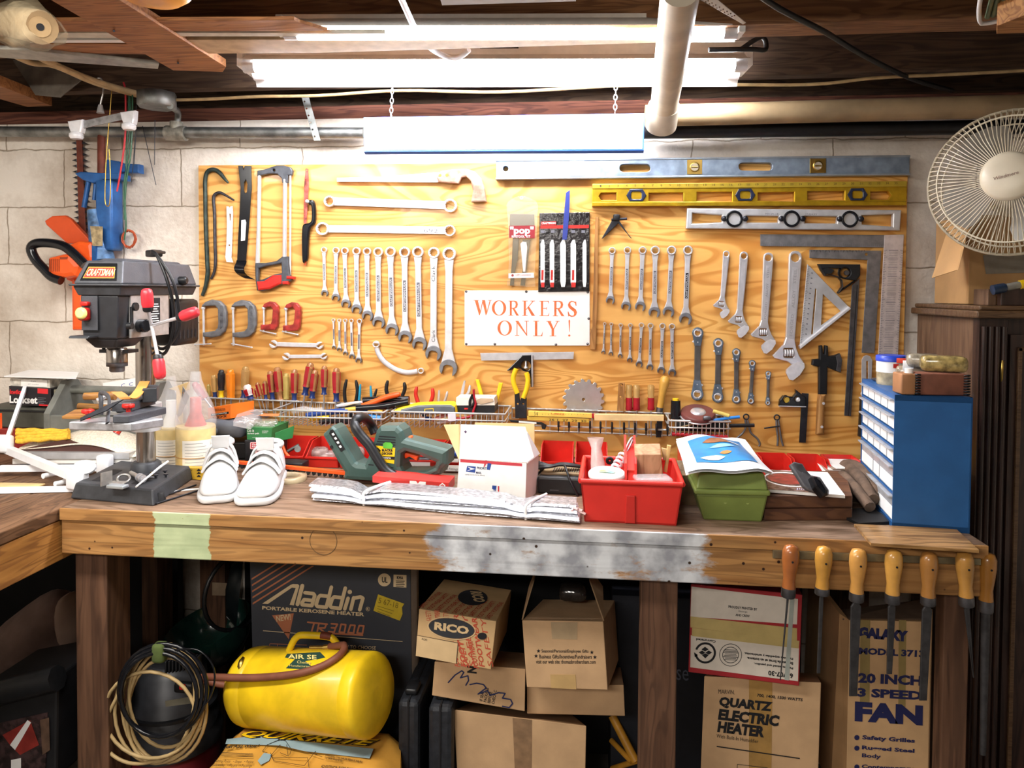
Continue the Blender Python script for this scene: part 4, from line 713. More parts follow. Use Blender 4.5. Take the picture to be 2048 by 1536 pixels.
# ---- drill vise and the bits lying on the table
vs_=thing('drill_vise','grey drill press vise with two red clamp knobs on the press table','vise',(-1.15,-.55,tz))
zt=tz
vm=lambda x,y,zz:G(x,y,zt)+V((0,0,zz))
p=[G(*q,zt) for q in((225,846),(258,846),(333,828),(290,824))]; m=MB(); m.hexa(p+[v+V((0,0,.016)) for v in p]); m.obj('base',IRONG,vs_,bev=.002)
p=[G(*q,zt) for q in((222,838),(262,838),(312,822),(275,820))]; m=MB(); m.hexa([v+V((0,0,.016)) for v in p]+[v+V((0,0,.036)) for v in p]); m.obj('jaw',IRONG,vs_,bev=.002)
p=[G(*q,zt) for q in((285,832),(314,830),(318,822),(290,822))]; m=MB(); m.hexa([v+V((0,0,.03)) for v in p]+[v+V((0,0,.062)) for v in p]); m.obj('fixed_jaw',IRON,vs_,bev=.002)
for x,y,zz in((176,838,.0),(257,838,.012)):
    c=G(x,y,zt)+V((0,0,zz)); MB().lathe([(.005,0),(.005,.012)],c,n=10).rbox(c+V((0,0,.017)),(.026,.012,.01),.003).rbox(c+V((0,0,.017)),(.012,.024,.01),.003).obj('clamp_knob',RED,vs_)
HW=grain('tool_handle_wood','#a9793f','#8d5f30',(1.5,12,12),2,6,.5)
t=thing('leather_strop','tan leather strap curling over the vise','strap',tuple(G(280,835,zt)))
a=[G(x,y,zt)+V((0,-.01,h)) for x,y,h in((285,826,.075),(276,830,.06),(262,834,.046),(248,836,.045),(236,836,.055),(228,836,.06))]
m=MB(); w_=V((.02,.008,0)); vs=[];fs=[]
for p in spl(a,4): vs+=[p,p+w_]
for i in range(len(vs)//2-1): fs.append((2*i,2*i+1,2*i+3,2*i+2))
m.add(vs+[v-V((0,0,.002)) for v in vs],fs+[tuple(len(vs)+i for i in f[::-1]) for f in fs],0,True); m.obj('strap',mat('tan_leather','#c88a45',.6,0,.1,30),t)
t=thing('pull_knife','draw knife with a wooden handle and dark steel blade leaning on the press table','knife',tuple(G(200,840,zt)))
MB().tube([G(152,822,zt)+V((0,.03,.03)),G(215,822,zt)+V((0,.03,.032))],[.009,.011],10).obj('handle',HW,t)
MB().plate(Fr(G(165,845,zt)+V((0,-.005,.003)),(1,.1,.4),(0,.6,1)),[(0,0),(.06,0),(.1,.012),(.06,.014),(.0,.008)],.003,0,px=False).obj('blade',GUN,t)
MB().tube([G(195,828,zt)+V((0,0,.03)),G(214,826,zt)+V((0,0,.04))],.006,8).obj('ferrule',CHROME,t)
tag(MB().tube(spl([G(208,828,zt)+V((0,-.01,h)) for h in(.0,.03,.05)]+[G(224,836,zt)+V((0,-.01,.045)),G(222,846,zt)+V((0,-.012,.002))]),.0055,8,flat=((0,1,0),.4)).obj('iron_hook',IRONG),'bent dark iron strap hooked over the front of the press table','hook')
p=[G(*q,zt) for q in((124,838),(168,838),(180,822),(150,824))]; m=MB(); m.hexa(p+[v+V((0,0,.006)) for v in p]); tag(m.obj('wood_wedge',HW),'thin tan wooden wedge at the left end of the press table','wedge')
# ---- bits on the press base
bz=BZ+.036
def onb(x,y,h=0): return G(x,y,bz)+V((0,0,h))
PLT=mat('zinc','#b7b4ae',.4,.7,.12,50)
t=thing('angle_bracket','small bent zinc bracket standing on the press base','bracket',tuple(onb(205,970)))
m=MB(); a=onb(201,973);b=onb(224,968); m.hexa([a,a+V((.002,.0,0)),b+V((.0,.002,0)),b+V((-.002,.002,0))]+[v+V((0,0,.032)) for v in(a,a+V((.002,0,0)),b+V((0,.002,0)),b+V((-.002,.002,0)))]); m.obj('upright',PLT,t); m=MB().rbox((a+b)/2+V((.015,.02,.0015)),(.04,.03,.002),.001); m.obj('foot',PLT,t)
tag(MB().torus(onb(247,962,.006),(.3,-.5,1),.014,.003,18,6).obj('steel_ring',PLT),'loose steel ring on the press base','ring')
t=thing('toggle_bolt','fat zinc anchor bolt lying on the press base','bolt',tuple(onb(278,962)))
a=onb(262,952,.008);b=onb(285,966,.01); MB().tube([a,b],.0055,10).obj('shank',PLT,t); MB().lathe([(.0105,-.004),(.0105,.001)],b,b-a,14).lathe([(.0105,0),(.0105,.003)],a+(b-a)*.75,b-a,14).lathe([(.007,0),(.007,.006)],b,b-a,6).obj('nut',CHROME,t)
tag(MB().rbox(onb(235,976,.004),(.045,.022,.008),.002,-.12).obj('hinge_block',mat('pale_grey','#a7adb0',.5,.2,.1)),'pale grey hinged block at the front of the press base','block')
tag(MB().tube([onb(272,977,.004),onb(320,950,.02),onb(336,940,.022)],[.0022,.0034,.003],8).obj('white_pen',WHT),'white plastic stick lying across the press base','pen')
tag(MB().tube(spl([onb(290+i*1.3,958+((i%2)*5),.005+.006*(i%2)) for i in range(14)],2),.0011,5).obj('coil_spring',STEEL),'small coil spring on the press base','spring')
for i,(x,y) in enumerate(((305,952),(312,957),(332,955),(330,948))):
    tag(MB().lathe([(.003,0),(.003,.006),(.006,.007),(.006,.01)],onb(x,y),n=6).obj('bolt',BRASS if i<1 else STEELD),('brass','second steel','front steel','rear steel')[i]+' bolt standing among the bits on the press base','bolt')
tag(MB().lathe([(.013,0),(.013,.007),(.01,.012),(.009,.02),(.006,.022)],G(320,1003),n=18).obj('rubber_foot',BLKR),'round black rubber foot on the bench beside the press base','rubber foot')
for i,(a,b) in enumerate((((318,998),(392,972)),((312,1010),(404,981)))): tag(MB().tube([G(*a)+V((0,0,.003)),G(*b)+V((0,0,.003))],.0022,6).obj('steel_rod',GUN),('rear','front')[i]+' thin dark rod lying on the bench beside the drill press','rod')
tag(MB().rbox(G(363,985)+V((0,.02,.001)),(.09,.012,.0015),.0005,.55).obj('paint_stirrer',WHT),'flat white strip under the thin rods','strip')
# ---- bottles in bags
LABEL=mat('bottle_label','#f3efe6',.6,0,.03); HONEY=mat('jar_resin','#e2c98c',.25,0,.08)
for i,(x,y,r,h,lx) in enumerate(((343,937,.047,.16,0),(392,942,.052,.17,1))):
    c=G(x,y); t=thing('bagged_bottle',('left cream bottle with a clear bag pulled over its neck, behind the press column','right cream bottle in a clear bag with a printed label, beside the sneakers')[i],'bottle',tuple(c))
    MB().lathe([(r*.96,0),(r,.006),(r,h*.72),(r*.96,h*.75)],c,n=28).obj('body',HONEY,t)
    ring=lambda r2,z2,k=0:[c+V((math.cos(a_)*r2*(1+k*R.uniform(-.2,.2)),math.sin(a_)*r2*(1+k*R.uniform(-.2,.2)),z2)) for a_ in[2*math.pi*j/14 for j in range(14)]]
    m=MB(); loft(m,[ring(r*1.02,h*.72),ring(r*1.03,h*.85,.15),ring(r*.9,h*1.08,.3),ring(r*.55,h*1.3,.5),ring(r*.3,h*1.5,.6),ring(r*.25,h*1.62,.6)],caps=False); m.obj('clear_bag',FILM,t)
    MB().lathe([(r*.55,h*.75),(r*.3,h*.95),(r*.28,h*1.2)],c,n=16).obj('neck',mat('bottle_cap_red','#c9564a',.4,0,.2) if i else WHT,t)
    a0=math.atan2(CAM.y-c.y,CAM.x-c.x)+.25*i
    vs=[c+V((math.cos(a0+s)*r*1.005,math.sin(a0+s)*r*1.005,z_)) for z_ in(h*.05,h*.55) for s in[-.95+k*.19 for k in range(11)]]
    lo=MB().add(vs,[(k,k+1,k+12,k+11) for k in range(10)],0,True).obj('label',LABEL,t); m=MB()
    for j in range(9):
        zz=h*(.1+.05*j); s0=-.8; s1=.1+.5*((j*7)%4)/3
        st_=[s0+(s1-s0)*k/6 for k in range(7)]
        m.add([c+V((math.cos(a0+s)*r*1.012,math.sin(a0+s)*r*1.012,zz+d_)) for d_ in(0,.0008) for s in st_],[(k,k+1,k+8,k+7) for k in range(6)])
    m.obj('print_lines',INKG,lo)
    m=MB().tube([c+V((math.cos(a_)*r*1.02,math.sin(a_)*r*1.02,h*.27)) for a_ in[2*math.pi*j/24 for j in range(24)]],.0012,5,True); m.obj('rubber_band',mat('rubber_tan','#b98d55',.6,0,.1),t)
t=thing('ruler_box','narrow yellow cardboard box with black arrows at the foot of the bottles','box',tuple(G(380,960))); 
fr_=vfr(G(322,950),G(408,962)); mb,fc2=carton([(322,935),(409,937),(409,961),(322,951)],fr_,.025); o=mb.obj('carton',mat('box_mustard','#c9a030',.6,0,.06),t)
m=MB(); [m.flat(fr_,[(393,948-k*6+6),(402,948-k*6+6),(397.5,943-k*6+6)],.0005) for k in range(3)]; m.text('BLUE POINT & SCREW',fr_,(330,940),(385,942),(330,937),.0005); m.obj('lettering',INK,o)
# ---- sneakers, toes to the front
SH=mat('sneaker_white','#d6d6d6',.5,0,.02,40,.08,60)
def shoe(toe,heel,w,label):
    a=V(toe);b=V(heel); e=(b-a); L=e.length; e.normalize(); n=V((-e.y,e.x,0)); t=thing('sneaker',label,'shoe',tuple((a+b)/2),'white sneakers')
    prof=[(.0,.55,.028),(.05,.85,.045),(.14,1.0,.056),(.28,1.02,.066),(.4,.95,.082),(.5,.88,.094),(.62,.8,.098),(.78,.74,.096),(.92,.68,.098),(1.0,.45,.094)]
    rings=[]
    for s,ww,h in prof:
        r=[]
        for k in range(16):
            an=2*math.pi*k/16; x=math.cos(an); y=math.sin(an)
            zz=.022+(h-.022)*max(y,0)**.7 if y>=0 else .022+.006*y
            r.append(a+e*s*L+n*x*w/2*ww*(1-.35*max(y,0)**1.5)+V((0,0,zz)))
        rings.append(r)
    m=MB(); loft(m,rings); u=m.obj('upper',SH,t,sub=1)
    sl=[]
    for s,ww,_ in prof: sl.append((s,ww*1.06))
    for z0,z1,g in((0,.02,1.0),):
        rs=[]
        for s,ww in sl:
            r=[a+e*(s*1.03-.015)*L+n*sx*w/2*ww+V((0,0,zz)) for sx,zz in((-1,z0+.002),(-.9,z0),(.9,z0),(1,z0+.002),(1.02,(z0+z1)/2),(1,z1),(-1,z1),(-1.02,(z0+z1)/2))]; rs.append(r)
        m=MB(); loft(m,rs); m.obj('sole',SH,t,sub=1)
    for s in(.36,.46,.56):
        h=.07+.03*(s-.36)/.2*.9; pts=[a+e*s*L+n*x*w/2+V((0,0,zz)) for x,zz in((-.9,.05),(-.6,h-.002),(0,h+.012),(.6,h-.002),(.9,.05))]
        MB().tube(spl(pts,3),.0035,8,flat=((e.x,e.y,0),4.5)).obj('strap',SH,t)
    p=a+e*.78*L+V((0,0,.094)); MB().torus(p,(-e.x*.15,-e.y*.15,1),w*.26,.008,18,8).obj('collar',SH,t); MB().lathe([(w*.24,0),(w*.24,.002)],p,n=16).obj('opening',mat('shoe_lining','#5c5a58',.8,0,.1),t)
    MB().plate(Fr(a+e*.5*L+V((0,0,.105)),(n.x,n.y,0),(-e.x*.3,-e.y*.3,1)),[(-.02,-.01),(.02,-.01),(.022,.025),(-.022,.025)],.004,0,px=False).obj('tongue',SH,t)
    return t
shoe(G(434,1008),G(448,940),.09,'left white sneaker, toe to the front'); shoe(G(505,1013),G(552,946),.096,'right white sneaker, turned slightly outward')
t=thing('clear_tape_roll','translucent tape roll on the bench behind the right sneaker','tape',tuple(G(575,962))); MB().lathe([(.05,0),(.05,.012),(.03,.012),(.03,0)],G(575,960),n=24,cap=False).obj('roll',mat('tape_roll','#b9a886',.25,0,.1,20),t)
# ================= back of the side bench and things in the left corner
olive=mat('olive_box','#4a4a41',.55,.2,.15,30)
fr_=wallfr(.33)
t=thing('red_toolbox','red toolbox at the back of the side bench under the olive case','toolbox',tuple(P(0,880,.3)))
a=P(-60,905,.2);b=P(122,905,.2); MB().bbox((a.x,-.2,BZ),(b.x,-.03,P(0,857,.2).z)).obj('body',mat('dark_red_paint','#8e2a25',.45,.1,.15),t,bev=.004)
zr=P(0,857,.2).z
t=thing('olive_case','dark olive metal case under the lockset box','case',(a.x,-.2,zr))
a=P(-40,850,.19);b=P(112,850,.19); MB().bbox((a.x,-.19,zr+.001),(b.x,-.04,P(0,815,.19).z)).obj('body',olive,t,bev=.004); zo=P(0,812,.19).z
MB().bbox((a.x,-.194,P(0,822,.19).z),(b.x+.002,-.05,P(0,819,.19).z)).obj('lid_seam',BLK,t)
MB().tube(spl([P(96,853,.2),P(93,838,.21),P(100,826,.21),P(110,830,.195)]),.002,6).obj('wire_handle',STEEL,t)
t=thing('lockset_box','black and red lockset carton on the olive case','box',tuple(P(60,812,.3)))
fr_=wallfr(.18); mb,fc=carton([(18,772),(102,778),(102,813),(20,809)],fr_,.09); o=mb.obj('carton',mat('lockset_black','#211d22',.5,0,.06),t)
rf=fc['right']; m=MB().flat(fr_,[(75,776.5),(96,778),(96,788),(75,786.5)],.0005).flat(fr_,[(78,808.5),(97,809.5),(97,812.5),(78,811.5)],.0005).text('kwikset',fr_,(20,788),(52,789),(20,779),.0008,bold=.04); m.obj('red_print',mat('lockset_red','#d8262c',.5,0,0),o)
MB().text('Lockset',fr_,(19,806),(75,808),(19,791),.0008,bold=.035).obj('lettering',WHT,o)
m=MB()
for k in range(4): m.flat(fr_,[(76,795+k*3.4),(92-(k%2)*4,796+k*3.4),(92-(k%2)*4,797+k*3.4),(76,796+k*3.4)],.0005)
m.obj('small_print',INKG,o)
c0=fc['br']; m=MB().flat(rf,[(.012,.006),(.08,.006),(.08,.05),(.012,.05)],.0006,0,False); o2=m.obj('end_label',mat('label_cream','#e4dcc0',.6,0,.04),t)
m=MB(); [m.flat(rf,[(.03+.004*k,.012),(.032+.004*k,.012),(.032+.004*k,.032),(.03+.004*k,.032)],.0009,0,False) for k in range(8)]; m.text('DEADBOLT',rf,(.02,.038),(.07,.038),(.02,.046),.0009,px=False); m.obj('barcode',INK,o2)
zl=P(60,776,.3).z
t=thing('parts_box','clear plastic parts box with a pale label on the lockset carton','box',tuple(P(60,772,.28)))
fr_=wallfr(.17); mb,fc=carton([(20,757),(100,760),(100,776),(20,771)],fr_,.07); mb.obj('shell',mat('cloudy_plastic','#d9d3c6',.2,0,.25,60,alpha=.85),t); m=MB().flat(fr_,[(42,759.5),(94,761),(94,774),(42,772.5)],.0006); o=m.obj('label',PAPER,t)
MB().text('Kwik',fr_,(62,764),(72,764),(62,761),.0009).text('part number',fr_,(56,769),(78,770),(56,767),.0009).obj('lettering',INKG,o)
p=[P(8,754,.19),P(152,758,.2),P(158,746,.05),P(60,741,.03)]
t=thing('folded_sheet','white sheet of card lying over the boxes in the left corner','card',tuple(P(80,752,.25))); m=MB().hexa(p+[v+V((0,0,.003)) for v in p]); m.obj('sheet',WHT,t)
t=thing('tool_tote','grey wooden tool tote with a round dowel handle in the left corner','tote',tuple(P(180,860,.3)))
TG=mat('tote_grey','#70716a',.7,0,.15,20)
lf=wallfr(.3); 
def tend(x,d0): # end board seen edge-on, a tall pentagon
    f=Fr(P(x,860,d0),(0,1,0),(0,0,1)); return f
zb=zr; h0=P(150,760,.14).z
xl=P(136,800,.13).x
f=Fr((xl,-.235,zb),(0,1,0),(0,0,1),(1,0,0)); hh=h0-zb
MB().plate(f,[(0,0),(.2,0),(.2,.055),(.125,hh),(.075,hh),(0,.055)],.02,0,px=False).obj('end_board',TG,t)
f2=Fr((xl+.3,-.235,zb),(0,1,0),(0,0,1),(1,0,0)); MB().plate(f2,[(0,0),(.2,0),(.2,.055),(.125,hh),(.075,hh),(0,.055)],.02,0,px=False).obj('end_board',TG,t)
MB().bbox((xl+.02,-.235,zb),(xl+.3,-.22,zb+.05)).obj('side_board',TG,t,bev=.002); MB().bbox((xl+.02,-.05,zb),(xl+.3,-.035,zb+.05)).obj('side_board',TG,t,bev=.002); MB().bbox((xl+.02,-.22,zb),(xl+.3,-.05,zb+.01)).obj('bottom_board',TG,t)
tag(MB().box(((xl+.15),-.13,(BZ+zb)/2),(.26,.16,zb-BZ-.001)).obj('wood_riser',DKW),'dark block the grey tool tote stands on','block')
MB().tube([V((xl+.01,-.135,zb+hh-.03)),V((xl+.31,-.135,zb+hh-.03))],.013,14).obj('dowel_handle',mat('dowel_grey','#6f7068',.6,0,.15),t)
# tools lying in the tote: black handled and wood handled
t=thing('hammer','hammer with a tan wooden handle lying in the tool tote','hammer',tuple(P(180,805,.25))); MB().tube([V((xl+.05,-.15,zb+.065)),V((xl+.19,-.14,zb+.06))],[.011,.009],10).obj('handle',HW,t); MB().tube([V((xl+.2,-.18,zb+.065)),V((xl+.2,-.1,zb+.065))],.013,10).obj('head',GUN,t)
tag(MB().lathe([(.012,0),(.017,.012),(.012,.024)],V((xl+.2,-.07,zb+.07)),n=14).obj('black_ball_knob',BLK),'round black knob behind the tool tote','knob')
t=thing('blue_print_sheet','white sheet with blue lettering leaning on the wall behind the press column','paper',tuple(P(240,800,.06)))
fw=Fr(P(206,830,.1),(1,0,0),(0,.25,1)); m=MB().plate(fw,[(206,766),(298,752),(300,832),(206,830)],.001,0,bev=0); o=m.obj('sheet',PAPER,t)
m=MB().text('C  C',fw,(242,775),(266,771),(242,768),.0016).text('Hm|Ca',fw,(228,800),(272,798),(228,786),.0016,bold=.02); m.obj('lettering',mat('blue_ink','#3b55a8',.6,0,0),o)
# rope, bubble wrap, metal sheets
ROPE=mat('yellow_rope','#eebb38',.7,0,.12,120,.6,400)
t=thing('rope_hank','hank of yellow rope on the side bench','rope',tuple(P(90,885,.35)))
for k in range(4):
    m=MB(); pts=[P(34+i*11.5,882-k*7+i*(.2-.35*(3-k))+1.2*math.sin(i*1.9+k*2),.36-.012*k) for i in range(10)]; m.tube(spl(pts,3),.0075,8); m.obj('strand',ROPE,t)
t=thing('bubble_wrap_parcel','parcel in cloudy bubble wrap on the side bench','parcel',tuple(P(180,905,.35)))
def hump(u): return .05+.045*math.sin(math.pi*min(max(u,0),1))
m=MB(); vs=[];nx_,ny_=22,9
prof=((30,893,900),(80,882,898),(125,868,893),(160,864,888),(210,870,893),(250,884,912),(270,900,915))
for x,yt,yb in prof:
    for v,dy in((0,yb),(.15,(yt+yb)/2+2),(.45,yt),(.8,yt),(1,yb)): p=P(x,dy,.37); vs.append(V((p.x,-.37+.12*v,p.z+R.uniform(-.002,.002))))
m.add(vs,[(i*5+j,(i+1)*5+j,(i+1)*5+j+1,i*5+j+1) for i in range(len(prof)-1) for j in range(4)],0,True); m.obj('bubble_wrap',mat('bubble_wrap','#e6ddcb',.2,0,.12,200,.8,160,spec=.9),t,sub=2)
m=MB(); m.extr([P(28,902,.365),P(262,915,.365),P(200,893,.365),P(125,880,.365),][:4],(0,.1,0)); m.obj('dark_tray',mat('dark_brown','#4c2f28',.5,0,.1),t)
for yt0,yt1,yb0,yb1,x0,x1,d_,mm,l in((928,926,962,968,40,272,.365,BLK,'bottom black case'),(918,918,928,926,25,262,.375,PAPER,'white folder'),(904,906,918,918,30,258,.38,ALU,'bare metal sheet')):
    q=[P(x0,yb0,d_),P(x1,yb1,d_),P(x1,yt1,d_),P(x0,yt0,d_)]; 
    if mm is BLK: q[0].z=q[1].z=BZ+.001
    tag(MB().extr(q,(0,.13,0)).obj('flat_sheet',mm),l+' in the flat pile under the bubble wrap','sheet')
# white plastic clamp frame
WP=mat('translucent_white','#eceef2',.35,0,.03,20); 
t=thing('bar_clamp','tangle of white plastic bar clamps on the side bench','clamp',tuple(G(90,960)),'white bar clamps'); REDP=mat('clamp_red','#d8323a',.4,0,.05)
def bar(tt,a,b,ha,hb,r=.011,nm='bar',mm=WP): return MB().tube([G(*a)+V((0,0,ha)),G(*b)+V((0,0,hb))],r,4).obj(nm,mm,tt)
lab(t,'white plastic bar clamp slanting down to the right on the side bench')
bar(t,(8,935),(150,982),.055,.035,.013); MB().rbox(G(155,985)+V((0,0,.03)),(.05,.03,.045),.006,-.3).obj('end_jaw',WP,t); MB().plate(Fr(G(160,985)+V((0,0,.05)),(1,0,0),(0,.5,1)),circ(.012,.012,.03,16,.018),.008,0,px=False).obj('trigger',WP,t)
MB().rbox(G(8,938)+V((0,0,.07)),(.05,.03,.05),.01).obj('head_jaw',WP,t); MB().rbox(G(82,940)+V((0,0,.018)),(.024,.012,.012),.003,.4).obj('red_button',REDP,t)
t2=thing('bar_clamp','white plastic bar clamp lying level behind the slanted one','clamp',tuple(G(110,960)),'white bar clamps'); bar(t2,(0,952),(215,950),.02,.02,.011); MB().rbox(G(210,950)+V((0,0,.03)),(.035,.03,.05),.006).obj('end_jaw',WP,t2)
MB().tube(spl([G(86,968)+V((0,0,.02)),G(112,962)+V((0,0,.02)),G(134,960)+V((0,0,.018)),G(130,972)+V((0,0,.012)),G(110,978)+V((0,0,.012))]),.007,8).obj('trigger',WP,t2); MB().rbox(G(136,962)+V((0,0,.024)),(.016,.01,.012),.003,.5).obj('red_button',REDP,t2)
t3=thing('bar_clamp','white plastic bar clamp along the front of the pile with a raised arm','clamp',tuple(G(40,985)),'white bar clamps'); bar(t3,(-20,986),(160,982),.006,.006,.009); bar(t3,(14,940),(52,905),.08,.2,.007,'raised_arm')
tag(MB().rbox(G(35,975)+V((0,0,.004)),(.12,.04,.006),.002,.05).obj('wood_strip',mat('pale_wood','#e3c48c',.6,0,.08)),'pale wooden strip among the white clamps','strip')
tag(MB().bbox(P(-30,862,.4)-V((0,0,0)),P(4,826,.36)).obj('orange_case',ORG),'sliver of an orange case at the left edge of the picture','case')
# hedge trimmer hung on the block wall, jack post and hanging bits
wz=wallfr(0.0); z=Z(0,360,4.6545)
t=thing('hedge_trimmer','orange hedge trimmer with a black loop handle hung on the block wall','hedge trimmer',tuple(wz.pt(150,560)))
SC=mat('trimmer_orange','#e8591c',.4,0,.06,20); DKO=mat('guard_orange','#cf4d1e',.4,0,.06,20)
MB().plate(wz,z((630,600),(720,565),(850,575),(870,720),(850,800),(800,1000),(780,1060),(780,1250),(800,1290),(800,1400),(660,1400),(655,950),(600,930),(620,800)),.09,.01,bev=.012).obj('body',SC,t)
MB().plate(wz,z((412,380),(480,335),(600,328),(650,360),(850,575),(800,590),(620,590),(430,420)),.02,.05,bev=.004).obj('hand_guard',DKO,t)
MB().plate(wz,z((438,720),(560,690),(640,685),(740,800),(700,900),(600,915),(480,895),(440,860)),.1,.05,bev=.015).obj('motor_housing',SC,t)
m=MB()
for k in range(6): m.flat(wz,z((455+k*18,735),(464+k*18,733),(464+k*18,855),(455+k*18,850)),.1508)
m.flat(wz,z((555,718),(630,715),(625,738),(560,740)),.1508); m.obj('vents',mat('trimmer_vent','#8a3412',.5,0,0),t)
MB().tube(spl([wz.pt(*q,.14) for q in z((790,790),(700,700),(600,620),(480,590),(340,590),(290,640),(330,740),(410,830),(480,900),(570,935))],4),.0145,12).obj('loop_handle',BLKG,t)
bl=thing('cutter_bar','rust-brown toothed hedge cutter bar hung upright on the block wall','blade',tuple(wz.pt(158,380))); y0,y1=283,480
MB().plate(wz,[(152,280),(163,280),(172,480),(158,480)],.008,.012).obj('bar',mat('rust_brown','#6e3424',.6,.2,.2,40),bl); m=MB()
for k in range(17):
    y=285+k*11.5; o=(y-280)*.03; m.plate(wz,[(152+o,y-2.5),(152+o,y+3.5),(142+o,y+1)],.004,.013); m.plate(wz,[(164+o*1.4,y-2.5),(164+o*1.4,y+3.5),(175+o,y+2)],.004,.013)
m.obj('teeth',GUN,bl)
BL=mat('jack_blue','#2c5f9e',.4,.2,.18,25); BLW=mat('worn_blue','#4c6f97',.5,.2,.4,40)
t=thing('jack_post','blue steel post jack with a worn label standing against the block wall','jack',tuple(wz.pt(220,560)))
MB().tube([wz.pt(191,420,.06),wz.pt(205,520,.06)],[.024,.036],18).obj('cone',BLW,t)
MB().tube([wz.pt(203,270,.06),wz.pt(203,380,.06)],.012,12).obj('screw_rod',mat('rust_brown','#6e3424'),t)
m=MB().plate(wz,[(148,347),(160,343),(205,346),(232,346),(232,352),(185,366),(165,360)],.05,.03,bev=.004).plate(wz,[(203,346),(238,346),(238,358),(203,358)],.06,.03); m.obj('head_clamp',BL,t)
MB().plate(wz,[(208,318),(236,322),(240,326),(277,328),(278,346),(240,344),(236,350),(205,350)],.03,.02,bev=.004).obj('bracket',BL,t)
m=MB(); m.rbox((wz.pt(219,430,.05)+wz.pt(219,430,.05))/2,((wz.pt(238,430).x-wz.pt(205,430).x),.06,wz.pt(220,355).z-wz.pt(220,495).z),.008); m.obj('column',BL,t)
m=MB(); m.tube([wz.pt(178,360,.06),wz.pt(168,415,.06)],.008,8).tube([wz.pt(192,360,.06),wz.pt(188,400,.06)],.006,8); m.obj('brace',BL,t)
MB().bbox(wz.pt(184,545,.1),wz.pt(224,493,.02)).obj('foot',BL,t)
wf=wallfr(.111); MB().plate(wallfr(.1),[(180,452),(205,453),(205,492),(185,492)],.001,0,bev=0).obj('worn_label',mat('worn_label','#a8946e',.7,0,.3,60),t)
t=thing('wire_coil','coil of orange-brown wire hanging on the block wall','wire',tuple(wz.pt(258,480)))
m=MB()
for k in range(7):
    rx=13+R.uniform(-3,3); m.tube([wz.pt(258+R.uniform(-1,1)+math.cos(a)*rx,478+math.sin(a)*(17+R.uniform(-3,3)),.03+.008*k/3) for a in[2*math.pi*j/18 for j in range(18)]],.0017,5,True)
m.obj('coil',mat('wire_rust','#b4512c',.5,0,.1),t)
# left hanging wires from the ceiling
t=thing('clip_hanger','clear plastic trouser hanger with two clips hung from the cable','hanger',tuple(P(203,230,.5)))
hf=wallfr(.2); CLP=mat('clear_acrylic','#f6f6f8',.1,0,.04,60,alpha=.95,spec=1)
MB().plate(hf,[(158,243),(262,220),(262,235),(160,258)],.006,.0,bev=.002).obj('bar',mat('clear_bar','#a8a8a8',.12,0,.2,60,alpha=.7,spec=1),t)
for x,y in((150,250),(255,232)):
    m=MB().plate(hf,[(x-16,y-8),(x+14,y-12),(x+13,y+6),(x+11,y+15),(x-9,y+16),(x-13,y+5)],.022,-.008,bev=.004).lathe([(.016,0),(.02,.006),(.02,.014),(.013,.02)],hf.pt(x+3,y+28,.004),(0,0,1),16); m.obj('clip',CLP,t)
MB().tube(spl([hf.pt(*q,.004) for q in((201,226),(201,208),(206,186),(206,166),(200,156),(191,160),(190,170))]),.0025,8).lathe([(.011,-.012),(.006,.012)],hf.pt(201,218,.004),(0,0,1),12).obj('hook',mat('hook_white','#dcdcdc',.25,.6,.05),t)
def strand(name,label,cat,pts,r,m,d=.19): return tag(MB().tube(spl([P(x,y,d) for x,y in pts],4),r,6).obj(name,m),label,cat)
strand('bead_chain','long loop of tarnished bead chain hanging left of the red wire','chain',[(224,170),(222,200),(216,270),(213,310),(211,350),(210,400),(214,412),(219,408),(221,380),(220,330),(218,298)],.0016,BRASS,.2)
strand('red_wire','red wire hanging beside the clip hanger','wire',[(247,165),(251,185),(251,260),(246,310),(240,350),(234,383)],.0028,mat('wire_red','#c22a34',.4,0,.05),.18)
for i,(pts,l) in enumerate((([(262,182),(265,195),(264,260),(261,310),(253,360),(250,400)],'right'),([(257,180),(260,195),(260,265),(255,320),(248,370),(249,440)],'middle'),([(258,185),(256,240),(252,330),(250,400),(252,450),(248,480)],'left'))): strand('green_wire',l+' strand of the hanging green wires','wire',pts,.0024,mat('wire_green','#2f5f45',.3,0,.2),.17)
for i,pts in enumerate(([(285,252),(296,300),(312,370)],[(270,280),(266,330),(263,365)],[(272,210),(272,260),(268,330)],[(310,240),(309,330)])): strand('thin_wire',('longest slanting','second','third','rightmost straight')[i]+' thin dark wire hanging over the block wall at the left','wire',pts,.0012,GUN,.08)
zb_=Z(0,700,4.6545)
tag(MB().plate(wallfr(.3),zb_((1700,335),(1762,432),(1690,600),(1640,640),(1660,560),(1690,440)),.002,0,[circ(*zb_((1705,400))[0],1.5,8)]).obj('steel_plate',DULL),'pointed grey steel plate standing between the two bagged bottles','plate')
tag(MB().plate(wallfr(.2),zb_((1565,362),(1760,295),(1762,368),(1700,390),(1690,1050),(1640,1050),(1640,380)),.006,0).obj('wood_wedge',mat('pale_wood','#e3c48c')),'pale wooden strip with a slanted top behind the bagged bottles','wedge')
